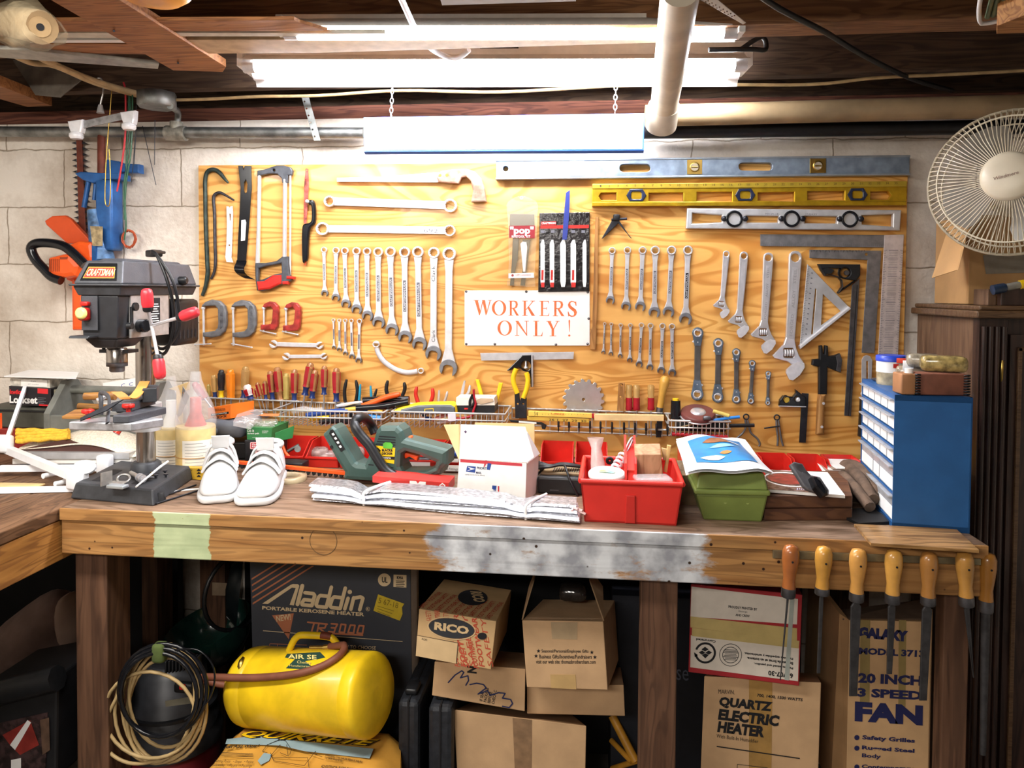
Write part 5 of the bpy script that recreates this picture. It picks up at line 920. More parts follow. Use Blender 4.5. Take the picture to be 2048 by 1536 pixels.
# ================= along the foot of the tool board: wire racks, hand tools, bins
WIRE=mat('rack_wire','#cfcfcb',.35,.3,.05,40)
def wires(mb,pts,r=.0022,closed=False): mb.tube(pts,r,6,closed); return mb
def basket(name,label,x0,x1,yt,yb,dep,n,depk=.02):
    """wire tray hooked on the board: front rim seen between x0..x1 (pixels) at row yt, foot of the wires at row yb"""
    df=PLY+dep; a=P(x0,yt[0],df); b=P(x1,yt[1],df); zt=(a.z+b.z)/2; a.z=b.z=zt; zb=P((x0+x1)/2,yb,df).z; zm=zt*.55+zb*.45
    t=thing(name,label,'wire rack',((a.x+b.x)/2,-PLY,zb)); yb_=-PLY-.004
    m=MB()
    for z_,r in((zt,.003),(zm,.0022)): wires(m,[V((a.x,yb_,z_)),V((a.x,a.y,z_)),V((b.x,a.y,z_)),V((b.x,yb_,z_))],r)
    wires(m,[V((a.x,yb_,zt)),V((b.x,yb_,zt))],.003); m.obj('rim',WIRE,t)
    m=MB()
    for k in range(n):
        x=a.x+(b.x-a.x)*(k+.5)/n; wires(m,[V((x,yb_,zt)),V((x,yb_,zb)),V((x,a.y,zb)),V((x,a.y,zt))],.0014)
    m.obj('wires',WIRE,t)
    return dict(t=t,a=a,b=b,zt=zt,zb=zb,df=df)
B1=basket('wire_basket','wire basket holding loppers and cutters, second rack section from the left',547,767,(817,828),852,.16,24)
B2=basket('wire_basket','wire basket holding the stud finder and multimeter, behind the open mailing box',783,1010,(823,829),856,.16,22)
B4=basket('wire_basket','small wire basket holding a reel tape and red sticks, rightmost rack section',1339,1461,(839,846),873,.12,14)
# screwdriver rack
t=thing('screwdriver_rack','two-rail wire rack holding the screwdrivers at the left end of the board','wire rack',tuple(P(480,820,.05)))
m=MB(); wires(m,[P(402,795,.03),P(402,795,.07),P(600,803,.07)],.0026); wires(m,[P(402,795,.03),P(600,803,.03)],.0022); wires(m,[P(420,816,.07),P(545,821,.07)],.0024); m.obj('rails',WIRE,t)
m=MB()
for k in range(7):
    x=422+k*28.5; y=795+k*1.15; wires(m,[P(x,y,.03),P(x,y-1,.07),P(x,y+22,.07),P(x,y+22,.03)],.0018)
m.obj('hooks',WIRE,t)
t=thing('wire_rail','long wire rail with hooks along the board behind the baskets','wire rack',tuple(P(700,812,.03)))
m=MB(); wires(m,[P(600,803,.034),P(790,812,.034)],.0024); wires(m,[P(615,818,.034),P(790,826,.034)],.0018)
for k in range(22): x=606+k*8.3; wires(m,[P(x,803+k*.4,.034),P(x,830+k*.3,.034)],.0011)
m.obj('rail',WIRE,t)
t=thing('tool_rail','wire tool rail with black spring hooks right of the wire strippers','wire rack',tuple(P(1160,845,.06)))
m=MB(); wires(m,[P(1024,816,.03),P(1336,827,.03)],.003); wires(m,[P(1068,851,.1),P(1338,860,.1)],.0028); wires(m,[P(1060,861,.03),P(1340,871,.03)],.0024); wires(m,[P(1024,816,.03),P(1024,836,.03),P(1038,836,.03)],.0022)
wires(m,[P(1336,827,.03),P(1337,860,.1)],.0028)
for k in range(9): wires(m,[P(1100+k*28,819+k,.03),P(1100+k*28,866+k,.03)],.0014)
for k in range(11): x=1070+k*26; wires(m,[P(x,818+k*.9,.03),P(x,817+k*.9,.06),P(x+20,818+k*.9,.06),P(x+20,819+k*.9,.03)],.0018)
m.obj('rails',WIRE,t)
for k,x in enumerate((1117,1138,1158,1180,1201,1224,1248,1270,1292,1313,1335)):
    MB().rbox(P(x,847+k*.9,.11),(.006,.014,.022),.002).torus(P(x,857+k*.9,.1),(1,0,0),.007,.002,10,5).obj('spring_hook',BLK,t)
# ---- screwdrivers
AMB=mat('handle_amber','#a9754a',.12,0,.1,20,alpha=.9,spec=.8); CLR=mat('handle_clear_amber','#cfa766',.1,0,.08,20,alpha=.7,spec=.9); HRED=mat('handle_red','#a31d29',.2,0,.08,20); COLR=mat('collar_blue','#20346a',.3,0,.1,20); PALE=mat('handle_pale_yellow','#c9b265',.12,0,.08,20,alpha=.75,spec=.9); HBLK=mat('handle_black','#26262a',.25,0,.1); HORG=mat('handle_orange','#ef8a22',.15,0,.06,20,spec=.8); WCH=mat('wire_chrome','#c9c9cc',.3,.7,.05)
def driver(x0,y0,x1,y1,r,style,label,d=.05):
    a=P(x0,y0,d);b=P(x1,y1,d); ax=(b-a).normalized(); L=(b-a).length; r=r*PX; t=thing('screwdriver',label,'screwdriver',tuple(a),'screwdrivers in the wire rack')
    h=L*.74 if style[1] else L
    main,alt={'r':(AMB,HRED),'c':(CLR,CLR),'p':(PALE,PALE),'k':(HBLK,HBLK),'o':(HORG,HORG),'w':(mat('handle_white','#ded3cf',.25,0,.08),HRED),'R':(HRED,HRED)}[style[0]]
    m=MB().lathe([(r*.45,-r*.1),(r*.78,r*.25),(r*.8,r*.8)],a,ax,12); prof=[(r*.82,r*.8),(r,r*1.0),(r*.97,h*.6),(r*.82,h*.9),(r*.9,h)]
    n=12; t0=V((0,0,1)) if abs(ax.z)<.9 else V((1,0,0)); xx=(t0-ax*t0.dot(ax)).normalized(); yy=ax.cross(xx); vs=[]
    for rr,hh in prof:
        for k in range(n): an=2*math.pi*(k+.5)/n; vs.append(a+ax*hh+(xx*math.cos(an)+yy*math.sin(an))*rr*(1 if k%3 else .9))
    for i in range(len(prof)-1):
        for k in range(n): m.add([vs[i*n+k],vs[i*n+(k+1)%n],vs[(i+1)*n+(k+1)%n],vs[(i+1)*n+k]],[(0,1,2,3)],1 if (k//2)%2 else 0)
    m.obj('handle',[main,alt],t)
    if style[1]:
        cm={'b':COLR,'y':YEL,'a':AMB}[style[1]]; MB().lathe([(r*.8,h),(r*.62,h+L*.08),(r*.62,h+L*.2),(r*.85,L)],a,ax,14).obj('collar',cm,t)
    MB().tube([a+ax*L*.95,a+ax*(L+.055)],max(r*.22,.0018),8).obj('shank',WCH,t)
z=Z(390,580,6.827)
for q,r,st_,l in [((185,1290,190,1450),27,'p ','small pale yellow screwdriver at the left end of the rack'),((255,1165,275,1470),43,'cb','clear amber screwdriver with blue collar left of the black one'),((360,1095,358,1465),52,'ky','black screwdriver with yellow collar'),((482,1088,490,1478),62,'o ','fat bright orange screwdriver right of the black one'),((693,1050,665,1470),57,'cb','tall clear amber screwdriver right of the orange one'),((845,1265,895,1440),33,'r ','small tilted red screwdriver right of the stubby'),((825,1345,855,1460),26,'r ','tiny red screwdriver beside the stubby'),((950,1245,968,1490),36,'rb','short red screwdriver behind the leaning red pair'),((1025,1110,1060,1495),50,'rb','red and amber screwdriver leaning left with a blue collar'),((1120,1060,1165,1500),60,'ra','large amber screwdriver with one red flute'),((1245,1140,1245,1490),44,'p ','slim pale yellow screwdriver between the red ones'),((1360,1090,1355,1515),55,'rb','deep red screwdriver right of the slim yellow one'),((1580,1000,1500,1430),62,'rb','tallest red screwdriver, leaning right'),((1642,1100,1598,1475),56,'rb','red and clear screwdriver in front of the tallest one'),((1768,1040,1762,1425),52,'rb','upright red and amber screwdriver, second from the right end'),((1930,1070,1930,1520),60,'rb','wide red and clear screwdriver at the right end of the row')]:
    p=z(q[:2],q[2:]); driver(*p[0],*p[1],r/6.827,st_[0]+st_[1].strip() if st_[1]!=' ' else st_[0]+' ',l) if st_[1]!=' ' else driver(*p[0],*p[1],r/6.827,(st_[0],''),l)
p=z((705,1300),(762,1490)); driver(*p[0],*p[1],10,('w','b'),'white stubby screwdriver leaning out of the rack',.085)
driver(388,766,410,797,8,('R',''),'dark red handled screwdriver leaning at the left edge of the board',.09)
# ---- right group: three awls, wood stick, file handle
for x,l in((1258,'left'),(1273,'middle'),(1302,'right')):
    a=P(x,770,.045);b=P(x,820,.045); ax=(b-a).normalized(); L=(b-a).length; t=thing('nut_driver',l+' of three short drivers with clear and red handles','nut driver',tuple(a),'clear and red drivers')
    MB().lathe([(.008,0),(.0098,.003),(.0098,L*.3),(.0085,L*.45),(.0098,L*.5)],a,ax,14).obj('clear_end',CLR,t); MB().lathe([(.0098,L*.5),(.0098,L*.85),(.011,L*.95),(.0098,L)],a,ax,14).obj('red_grip',HRED,t); MB().tube([b,b+ax*.08],.0022,8).obj('shank',WCH,t); MB().lathe([(.005,L*.4),(.006,L*.5)],a,ax,12).obj('ferrule',BRASS,t)
tag(MB().plate(WF,[(1237,766),(1250,766),(1248,830),(1234,830)],.01,.03,[circ(1243,770,2.2,10),circ(1241,794,2,10)],bev=.002).obj('wooden_bar',STICK),'flat wooden bar with two holes standing in the rail left of the clear drivers','bar')
t=thing('file','wood-handled file standing in the tool rail','file',tuple(P(1328,755,.05)))
a=P(1331,752,.05);b=P(1320,815,.05); ax=(b-a).normalized(); L=(b-a).length; MB().lathe([(.006,0),(.0135,.006),(.0145,.02),(.0105,L*.6),(.0095,L)],a,ax,18).obj('handle',mat('handle_varnished','#d2a046',.3,0,.08,20,coat=.4),t); MB().lathe([(.01,L),(.01,L+.018)],a,ax,14).obj('ferrule',STEELD,t); MB().plate(wallfr(.045),[(1315,826),(1327,826),(1322,875),(1312,875)],.006,0).obj('blade',GUN,t)
# ---- pliers
def plier(name,label,cat,hs,m,r=.0055,piv=None,d=.05,jm=GUN,flat=None):
    t=thing(name,label,cat,tuple(P(*hs[0][0],d)),'pliers standing in the racks')
    for h in hs:
        p=spl([P(x,y,d) for x,y in h],4); k=len(p); MB().tube(p,[r*(.6+.4*min(i/2,1)) for i in range(k)],8).obj('handle',m,t)
    if piv is None: x=sum(h[-1][0] for h in hs)/len(hs); y=max(h[-1][1] for h in hs); piv=(x,y+12)
    j=MB()
    for h in hs: j.tube([P(*h[-1],d),P(piv[0],piv[1],d),P(piv[0]+(piv[0]-h[-1][0])*.15,piv[1]+22,d)],[r*.9,r*1.3,r*.5],6)
    j.obj('jaws',jm,t); return t
z=Z(640,720,6.827)
plier('pliers','long pliers with matte black grips, first pair from the left','pliers',[z((365,265),(335,420),(345,570)),z((490,275),(512,420),(490,560))],BLK)
plier('pliers','slim pliers with teal grips','pliers',[z((552,330),(535,550)),z((690,350),(702,530))],TEAL,.0042)
plier('cutters','small black cutters, one grip showing beside the teal pliers','pliers',[z((775,395),(738,520),(730,560))],BLK,.0045)
plier('pliers','bent-handled black pliers above the orange loppers','pliers',[z((925,280),(905,400),(930,490)),z((1148,305),(1158,400),(1108,525))],BLK,.0058)
plier('pliers','pliers with red dipped handles','pliers',[z((1322,365),(1308,470),(1345,600)),z((1535,385),(1540,490),(1500,600))],mat('dip_red','#d3342b',.3,0,.06),.0062)
plier('locking_pliers','small chrome locking pliers right of the red pliers','pliers',[z((1628,410),(1618,585)),z((1740,430),(1725,500),(1700,575))],CHROME,.0042,jm=STEEL)
plier('locking_pliers','larger chrome locking pliers behind the white meter','pliers',[z((1978,280),(1930,500)),z((2050,345),(2030,440),(1985,495))],CHROME,.005,jm=STEEL)
z=Z(900,720,6.827)
t=thing('yellow_clamp','pair of flat bright yellow handles standing behind the meter','pliers',tuple(P(960,760,.05)))
for q in(((345,265),(395,270),(462,512),(410,515)),((665,310),(722,315),(650,600),(605,590))): MB().plate(wallfr(.045),z(*q),.01,0,bev=.002).obj('handle',YEL,t)
t=thing('wire_stripper','wire stripper with thick yellow grips standing in the tool rail','pliers',tuple(P(1040,740,.06)))
MB().plate(wallfr(.05),z((880,440),(945,450),(955,560),(970,520),(1045,515),(1045,795),(890,795),(885,600)),.008,0,[circ(*z((925,600))[0],2,8),circ(*z((1000,600))[0],2,8)]).obj('jaws',GUN,t)
for h in(((905,120),(868,220),(870,320),(920,455)),((1042,170),(1065,270),(1045,400),(1000,520))): MB().tube(spl([P(*q,.058) for q in z(*h)],4),.0075,10).obj('handle',YEL,t)
t=thing('circular_saw_blade','round steel saw blade with carbide teeth leaning on the board','saw blade',tuple(P(1167,840,.03)))
tb=[]
for k in range(18):
    a=k/18*2*math.pi; 
    for da,rr in((0,36),(.04,41.5),(.12,42.5),(.2,40),(.24,36.5)): tb.append((1167+rr*math.cos(a+da),799+rr*.98*math.sin(a+da)))
MB().plate(wallfr(.026),tb,.002,0,[circ(1167,799,3,14)]).obj('disc',mat('saw_disc','#d5d6d8',.28,.85,.06,30),t)
# ---- contents of the baskets
z=Z(640,720,6.827); d1=B1['df']
def lay(name,label,cat,pts,r,m,d,flat=None,grp=None,n=8): return tag(MB().tube(spl([P(x,y,d) for x,y in pts],4),r,n,flat=flat).obj(name,m),label,cat,grp)
t=thing('loppers','loppers with one orange and one black handle lying across the left basket','loppers',tuple(P(740,800,.1)))
MB().tube(spl([P(*q,.12) for q in z((580,635),(700,590),(900,510),(1095,465))],4),[.0095]*6+[.009]*6+[.006],8).obj('orange_handle',ORG,t); MB().tube(spl([P(*q,.10) for q in z((590,560),(900,545),(1215,545))],4),.012,8).obj('black_handle',BLKG,t)
MB().tube(spl([P(*q,.13) for q in z((500,660),(800,640),(1000,610),(1215,570))],4),.0105,8).obj('black_handle',BLKG,t); MB().plate(wallfr(.11),z((210,615),(330,590),(460,570),(570,560),(575,590),(440,610),(330,640),(230,650)),.012,0,bev=.003).obj('blade',STEEL,t); MB().plate(wallfr(.1),z((230,640),(420,620),(600,610),(620,660),(420,680),(300,690)),.014,0).obj('pivot',GUN,t)
for nm,lb_,pts,r,m in(('pliers','yellow-handled pliers lying at the front of the left basket',((300,690),(500,668),(650,668),(780,685),(850,712)),.0075,mat('plier_yellow','#d9b44a',.35,0,.1)),('marker_pen','bright blue rod in the left basket',((470,780),(640,775),(830,795)),.0085,mat('pen_blue','#2f7fd0',.35,0,.06)),('pliers','navy-handled pliers at the left of the left basket',((-180,760),(0,730),(200,705),(390,690)),.009,BLUE),('utility_knife','yellow knife in the left basket',((-130,795),(0,790),(130,790)),.0085,YEL),('cutters','dark cutters lying at the bottom of the left basket',((0,840),(200,820),(450,830)),.011,BLK)): lay(nm,lb_,'hand tool',z(*pts),r,m,.13)
lay('clear_bag_roll','crumpled clear plastic strip at the left end of the left basket','plastic',Z(380,720,6.827)((1400,700),(1550,670),(1700,690),(1820,680)),.009,FILM,.12)
t=thing('stud_finder','dark grey and yellow stud finder lying in the right basket','stud finder',tuple(P(850,830,.1)))
fs=wallfr(.12); MB().plate(fs,z((1000,690),(1100,650),(1300,605),(1500,595),(1800,590),(1850,620),(1865,720),(1780,740),(1040,740)),.05,-.02,bev=.008).obj('shell',YEL,t)
sb=MB().plate(fs,z((1100,680),(1330,625),(1560,615),(1780,618),(1835,650),(1845,745),(1090,745)),.012,.025,bev=.004).obj('face',GREY,t); MB().plate(fs,z((1425,668),(1550,660),(1550,715),(1425,715)),.001,.0371,[z((1435,675),(1542,668),(1542,708),(1435,708))],bev=0).obj('screen_frame',YEL,sb)
t=thing('multimeter','boxy black and white multimeter with test leads in the right basket','meter',tuple(P(950,815,.1)))
z=Z(900,720,6.827); fm=wallfr(.13); mb,fc=carton(z((80,620),(610,618),(610,720),(85,735)),fm,.08); mb.obj('case',BLK,t); mb,fc=carton(z((88,510),(270,500),(425,510),(80,628))[:0] or z((85,512),(600,520),(612,618),(80,622)),fm,.07); mb.obj('top_panel',mat('meter_white','#e9e3d8',.4,0,.05),t)
MB().plate(wallfr(.131),z((310,560),(420,525),(580,530),(590,565),(420,605)),.003,0,bev=0).obj('dial_glass',mat('dial_tan','#c2a98c',.15,0,.1,20,spec=.9),t); MB().flat(wallfr(.1312),z((195,655),(245,655),(245,675),(195,678))).obj('red_badge',RED,t); MB().rbox(P(981,797,.1),(.008,.008,.012),.002).obj('red_button',RED,t)
for nm,lb_,pts,m in(('red_lead','red test lead draped over the multimeter',((325,400),(330,520),(350,600),(320,690),(300,760),(180,790),(80,800)),HRED),('black_lead','black test lead clip in front of the multimeter',((300,470),(330,570),(280,640),(270,560),(310,470)),BLK)): lay(nm,lb_,'test lead',z(*pts),.0035,m,.135)
z=Z(640,720,6.827)
for i,(pts,m,l) in enumerate((((( 1360,800),(1420,810)),WHT,'white'),(((1440,800),(1520,805)),BLUE,'blue'),(((1540,820),(1650,780),(1780,730)),mat('wire_pinkish','#d98a80',.4,0,.05),'pale red'),(((1560,835),(1700,800),(1830,760)),mat('wire_cream','#e8d8a0',.4,0,.05),'cream'),(((1600,845),(1760,820),(1870,800)),WHT,'rear white'))): lay('wire_bundle',l+' rolled wire in the right basket','wire',z(*pts),.007,m,.13)
tag(MB().plate(wallfr(.185),z((1745,735),(1850,725),(1855,830),(1750,835)),.001,0,bev=0).obj('price_tag',mat('tag_lilac','#d5d2dc',.6,0,.04)),'pale square tag hanging on the rim of the right basket','tag')
z=Z(1160,740,6.827)
t=thing('tape_measure','black and yellow tape canister in the small right basket','tape measure',tuple(P(1352,830,.09))); a=P(1351,837,.1); MB().lathe([(.0145,0),(.0135,.052)],a,(0,0,1),18).obj('canister',BLKG,t); MB().lathe([(.009,.052),(.009,.058)],a,(0,0,1),14).obj('yellow_cap',YEL,t)
t=thing('reel_tape','flat dark red reel tape measure lying in the small right basket','tape measure',tuple(P(1395,826,.1))); c=P(1396,829,.1); MB().lathe([(.046,-.008),(.049,-.005),(.049,.006),(.046,.009)],c,(0,-.35,1),26).obj('case',mat('reel_maroon','#6d3a36',.4,0,.12,20),t); MB().lathe([(.022,.009),(.02,.012),(.01,.013)],c,(0,-.35,1),18).obj('crank_plate',CHROME,t); MB().torus(c-V((0,0,.004)),(0,-.35,1),.0495,.0022,26,6).obj('rim_band',CHROME,t); MB().rbox(P(1414,837,.15),(.022,.012,.014),.004).obj('hook_clip',STEELD,t)
for pts,m,l,r in((((1820,560),(2030,625)),mat('pencil_yellow','#e6d272',.5,0,.05),'yellow chisel-ended marker',.0055),(((1800,690),(2040,655),(2180,640)),mat('pen_blue','#2f7fd0'),'blue pen',.0045),(((1280,800),(1700,705)),mat('stick_tan','#b99c6c',.5,0,.1),'thin tan rod',.002),(((2040,760),(2380,755)),BLK,'black rod with a white tip poking right',.0055)): lay('marker_pen',l+' in the small right basket','pen',z(*pts),r,m,.125)
for k in range(5): lay('red_stick',f'{ORD[k]} red stick from the back at the bottom of the small basket','stick',[(1344,868),(1456,874)],.006,mat('stick_red','#a8222c',.4,0,.12),.045+k*.022,grp='red sticks in the small basket')
tag(MB().rbox(P(1400,850,.08),(.14,.05,.03),.005).obj('black_pouch',BLK),'black pouch in the middle of the small basket','pouch')
t=thing('folding_rule','yellow folding rule lying on the tool rail','rule',tuple(P(1120,840,.1))); z=Z(900,720,6.827); fr_=wallfr(.105)
o=MB().plate(fr_,z((1068,700),(1978,735),(1978,795),(1068,765)),.016,0,bev=.001).obj('upper_leg',mat('rule_yellow','#e8c95a',.5,0,.05),t); o2=MB().plate(fr_,z((1055,768),(1900,800),(1900,858),(1055,820)),.01,.002,bev=.001).obj('lower_leg',mat('rule_yellow2','#dcb94a',.5,0,.05),t)
m=MB(); m.text('26 1  27  29  30',fr_,z((1350,828))[0],z((1860,850))[0],z((1350,800))[0],.0128).text('5 6',fr_,z((1150,755))[0],z((1200,757))[0],z((1150,705))[0],.0168); [m.flat(fr_,z((1260+k*40,735),(1263+k*40,735),(1263+k*40,750-8*(k%2)),(1260+k*40,750-8*(k%2))),.0168) for k in range(16)]; m.obj('lettering',INK,o)
m=MB(); m.text('UBIQ',fr_,z((1380,745))[0],z((1560,752))[0],z((1380,722))[0],.0168); m.obj('red_lettering',RED,o); MB().plate(fr_,z((1935,733),(1980,736),(1980,797),(1935,795)),.0168,0).obj('worn_end',HRED,t)
tag(MB().plate(wallfr(.105),Z(1160,740,6.827)((190,605),(1145,620),(1145,700),(195,690)),.018,0,bev=.001).obj('wood_strip',mat('pale_wood','#e3c48c')),'pale wooden slat lying on the right half of the tool rail','slat')
t=thing('label_strip_tool','black-framed strip with printed label hanging on the left end of the tool rail','tool',tuple(P(1050,845,.11))); MB().plate(wallfr(.11),z((805,815),(1250,850),(1320,890),(1300,950),(1255,940),(1245,885),(830,850)),.006,0).obj('bar',BLK,t); MB().plate(wallfr(.117),z((940,832),(1180,850),(1180,872),(940,855)),.0008,0,bev=0).obj('label',PAPER,t); tag(t,'black strip tool with a printed label hanging on the left end of the tool rail','tool')
# ---- red bins
BINM=mat('bin_red','#c8281e',.35,0,.08,20)
def redbin(x0,x1,yf,df,label,dep=.12,w=None,h=.066):
    a=P(x0,yf,df); b=P(x1,yf,df); z0=BZ+.001; x0_,x1_=a.x,b.x; yF=-df; yB=yF+dep
    t=thing('parts_bin',label,'bin',((x0_+x1_)/2,(yF+yB)/2,z0),'red parts bins along the board'); th=.0025; m=MB()
    m.bbox((x0_+.004,yF+.008,z0),(x1_-.004,yB,z0+th)); m.bbox((x0_,yB-th,z0),(x1_,yB,z0+h))
    for x in(x0_,x1_-th):
        p=[(x,yF+.008,z0),(x,yB,z0),(x,yB,z0+h),(x,yF+dep*.45,z0+h),(x,yF,z0+.03)]; n=len(p); vs=[V(q) for q in p]+[V(q)+V((th,0,0)) for q in p]
        m.add(vs,[tuple(range(n))[::-1],tuple(range(n,2*n))]+[(i,(i+1)%n,n+(i+1)%n,n+i) for i in range(n)])
    m.add([V(q) for q in((x0_,yF+.008,z0),(x1_,yF+.008,z0),(x1_,yF,z0+.03),(x0_,yF,z0+.03),(x0_,yF+.011,z0),(x1_,yF+.011,z0),(x1_,yF+.003,z0+.03),(x0_,yF+.003,z0+.03))],[(0,1,2,3),(7,6,5,4),(3,2,6,7)])
    m.obj('shell',BINM,t); MB().bbox((x0_-.001,yF-.003,z0+.026),(x1_+.001,yF+.002,z0+.031)).obj('front_lip',BINM,t); return t
bins=[]
for i,(x0,x1,yf,df,l) in enumerate(((541,606,937,.25,'leftmost red parts bin holding metal fittings'),(611,675,938,.25,'second red bin from the left holding plastic bags'),(678,740,940,.25,'red bin behind the loop handle of the green trimmer'),(745,802,942,.25,'red bin hidden behind the green trimmer motor'),(806,878,944,.25,'red bin with a paper label seen through the trimmer handle'),(882,925,945,.25,'red bin with blue packets left of the mailing box'),(1080,1146,945,.22,'empty red bin behind the black radio'),(1150,1215,947,.22,'empty red bin between radio and red caddy'),(1365,1428,955,.28,'red bin behind the green box'),(1432,1500,958,.28,'red bin hidden behind the plastic bag'),(1530,1592,962,.30,'red bin behind the folded magazine'),(1597,1662,964,.30,'red bin behind the block plane'),(1668,1735,966,.30,'rightmost red bin holding sheets of paper'))): redbin(x0,x1,yf,df,l)
def inb(x,y,d,h=0): p=P(x,y,d); return p
tag(MB().tube([P(562,885,.2),P(570,905,.21),P(582,918,.22)],.005,8).obj('orange_lever',ORG),'orange lever in the leftmost red bin','lever')
tag(MB().tube([P(575,903,.2),P(598,890,.19)],.005,8).lathe([(.009,0),(.009,.012)],P(596,898,.2),(.3,-1,.2),14).obj('pipe_fitting',GALV),'grey pipe fitting in the leftmost red bin','fitting')
tag(MB().rbox(P(575,920,.2),(.06,.04,.02),.006).obj('fitting_pile',GUN),'dark metal fitting at the bottom of the leftmost red bin','fitting')
for x,y,l in((640,905,'second'),(655,912,'second bin, front'),(712,905,'third')):
    tag(MB().rbox(P(x,y,.19),(.05,.05,.03),.012,.3).obj('clear_bag',mat('cloudy_bag','#a9938c',.2,0,.3,40,alpha=.7)),f'clear bag of small parts in the {l} red bin' if 'bin' not in l else 'clear bag at the front of the second red bin','bag')
fr_=wallfr(.2545); t=thing('bin_card','handwritten paper card on the bin seen through the trimmer handle','card',tuple(P(840,935,.255))); o=MB().plate(fr_,[(814,924),(860,925),(860,937),(814,936)],.001,0,bev=0).obj('card',PAPER,t); MB().text('MISC LAMPS',fr_,(818,935),(850,936),(818,931),.0014).obj('lettering',INKG,o)
t=thing('bin_card','handwritten paper card on the bin left of the mailing box','card',tuple(P(903,938,.255))); o=MB().plate(fr_,[(886,930),(920,931),(920,943),(886,942)],.001,0,bev=0).obj('card',PAPER,t); MB().text('1/4 Fittings',fr_,(889,941),(916,942),(889,935),.0014).obj('lettering',INKG,o)
for k,(y,m,l) in enumerate(((905,BLUE,'upper'),(917,WHT,'middle'),(924,BLUE,'lower'))): tag(MB().rbox(P(903,y,.24-.01*k),(.05,.05,.012),.003).obj('packet',m),l+' packet in the red bin left of the mailing box','packet')
t=thing('black_sander','black tool lying in the red bin seen through the trimmer handle','tool',tuple(P(840,915,.2))); MB().tube(spl([P(x,y,.22) for x,y in((812,912),(830,920),(860,922))]),.011,10).obj('body',BLK,t)
for k in range(5): tag(MB().box(P(1700,937-k*2.2,.24),(.15-.01*k,.11,.002),-.15+.05*k).obj('paper_sheet',mat('sandpaper_tan','#9a8270',.8,0,.1) if k%2 else PAPER),f'{ORD[k]} sheet from the bottom of the pile in the rightmost red bin','sheet','sheets in the rightmost bin')
# ---- black cases and boxes left of the bins
def plainbox(quad,d,depth,m,name,part,label,cat,bev=.004):
    t=thing(name,label,cat,tuple(P(*quad[3],d))); mb,fc=carton(quad,wallfr(d),depth); o=mb.obj(part,m,t,bev=bev); return t,fc,o
t,fc,o=plainbox([(400,885),(492,885),(492,918),(400,916)],.25,.14,BLK,'tool_case','shell','black plastic tool case, middle of the three stacked cases','case'); MB().rbox(P(424,900,.253),(.03,.006,.02),.002).obj('latch',BLKG,t)
t,fc,o=plainbox([(400,917),(492,919),(492,942),(400,940)],.25,.14,BLKR,'tool_case','shell','black case at the bottom of the stack behind the sneakers','case'); MB().rbox(P(424,928,.253),(.03,.006,.015),.002).obj('latch',BLKG,t)
t=thing('tool_case','grey rounded plastic case on top of the black cases','case',tuple(P(450,880,.25))); MB().rbox((P(402,858,.25)+P(490,858,.25))/2+V((0,.06,0)),((P(490,858,.25)-P(402,858,.25)).x,.14,.052),.018).obj('shell',mat('case_grey','#61656c',.45,0,.1),t); MB().rbox(P(420,862,.262),(.045,.01,.014),.003).obj('latch',GREY,t); MB().bbox(P(402,864,.252),P(490,862,.24)).obj('seam',BLK,t)
t=thing('fastener_box','orange fastener carton printed upside down on the grey case','box',tuple(P(440,840,.22))); fr_=Fr(P(417,842,.22),(1,-.35,0),(0,0,1)); z=Z(380,720,6.827)
mb,fc=carton(z((240,655),(556,610),(552,800),(250,835)),fr_,.09); o=mb.obj('carton',mat('carton_orange','#ee7a1e',.55,0,.06),t); m=MB(); m.text('X-CELL',fr_,z((505,745))[0],z((300,778))[0],z((505,780))[0],.0008,bold=.03).text('NON-STRIP FASTENERS',fr_,z((480,655))[0],z((330,668))[0],z((480,690))[0],.0008); m.flat(fr_,z((285,735),(530,705),(528,735),(287,770)),.0005); m.obj('lettering',INK,o)
MB().text('fasteners',fr_,z((500,712))[0],z((305,738))[0],z((500,735))[0],.001).obj('white_lettering',WHT,o)
t=thing('screw_box','green cardboard screw box with a ripped open end','box',tuple(P(520,880,.28))); fr_=Fr(P(493,880,.27),(1,-.02,0),(0,0,1)); mb,fc=carton(z((770,920),(1120,930),(1110,1110),(780,1090)),fr_,.11); GRN=mat('box_green','#2f7a41',.5,0,.07); o=mb.obj('carton',GRN,t)
m=MB(); m.text('Do it',fr_,z((785,985))[0],z((875,985))[0],z((785,945))[0],.0008,bold=.02).text('screw pak',fr_,z((785,1020))[0],z((945,1020))[0],z((785,990))[0],.0008,bold=.02).text('EXTERIOR\nSCREWS',fr_,z((985,1000))[0],z((1070,1000))[0],z((985,965))[0],.0008).text('contents packed by weight',fr_,z((850,1065))[0],z((1060,1068))[0],z((850,1050))[0],.0008); m.obj('lettering',WHT,o)
tag(MB().plate(Fr(P(550,880,.27),(1,.9,0),(0,0,1)),[(0,-.005),(.05,.0),(.055,.035),(.0,.02)],.002,0,px=False).obj('open_flap',GRN),'open green flap at the right end of the screw box','flap')
t=thing('sticker_box','black case with red and white stickers under the green screw box','case',tuple(P(515,925,.28))); fr_=Fr(P(488,930,.275),(1,-.02,0),(0,0,1)); mb,fc=carton(z((740,1090),(1090,1110),(1085,1420),(745,1400)),fr_,.12); o=mb.obj('shell',BLK,t,bev=.003)
o2=MB().plate(fr_,rrect(*z((820,1122))[0],*z((985,1218))[0],2),.0004,.0003,bev=0).obj('sticker',mat('sticker_pink','#e7b8b4',.5,0,0),o); MB().flat(fr_,rrect(*z((832,1132))[0],*z((962,1205))[0],1.5),.001).obj('red_field',mat('sticker_red','#b3222f',.5,0,0),o2); MB().text('Grip\nRITE',fr_,z((845,1195))[0],z((940,1195))[0],z((845,1140))[0],.0013,bold=.03).obj('lettering',WHT,o2)
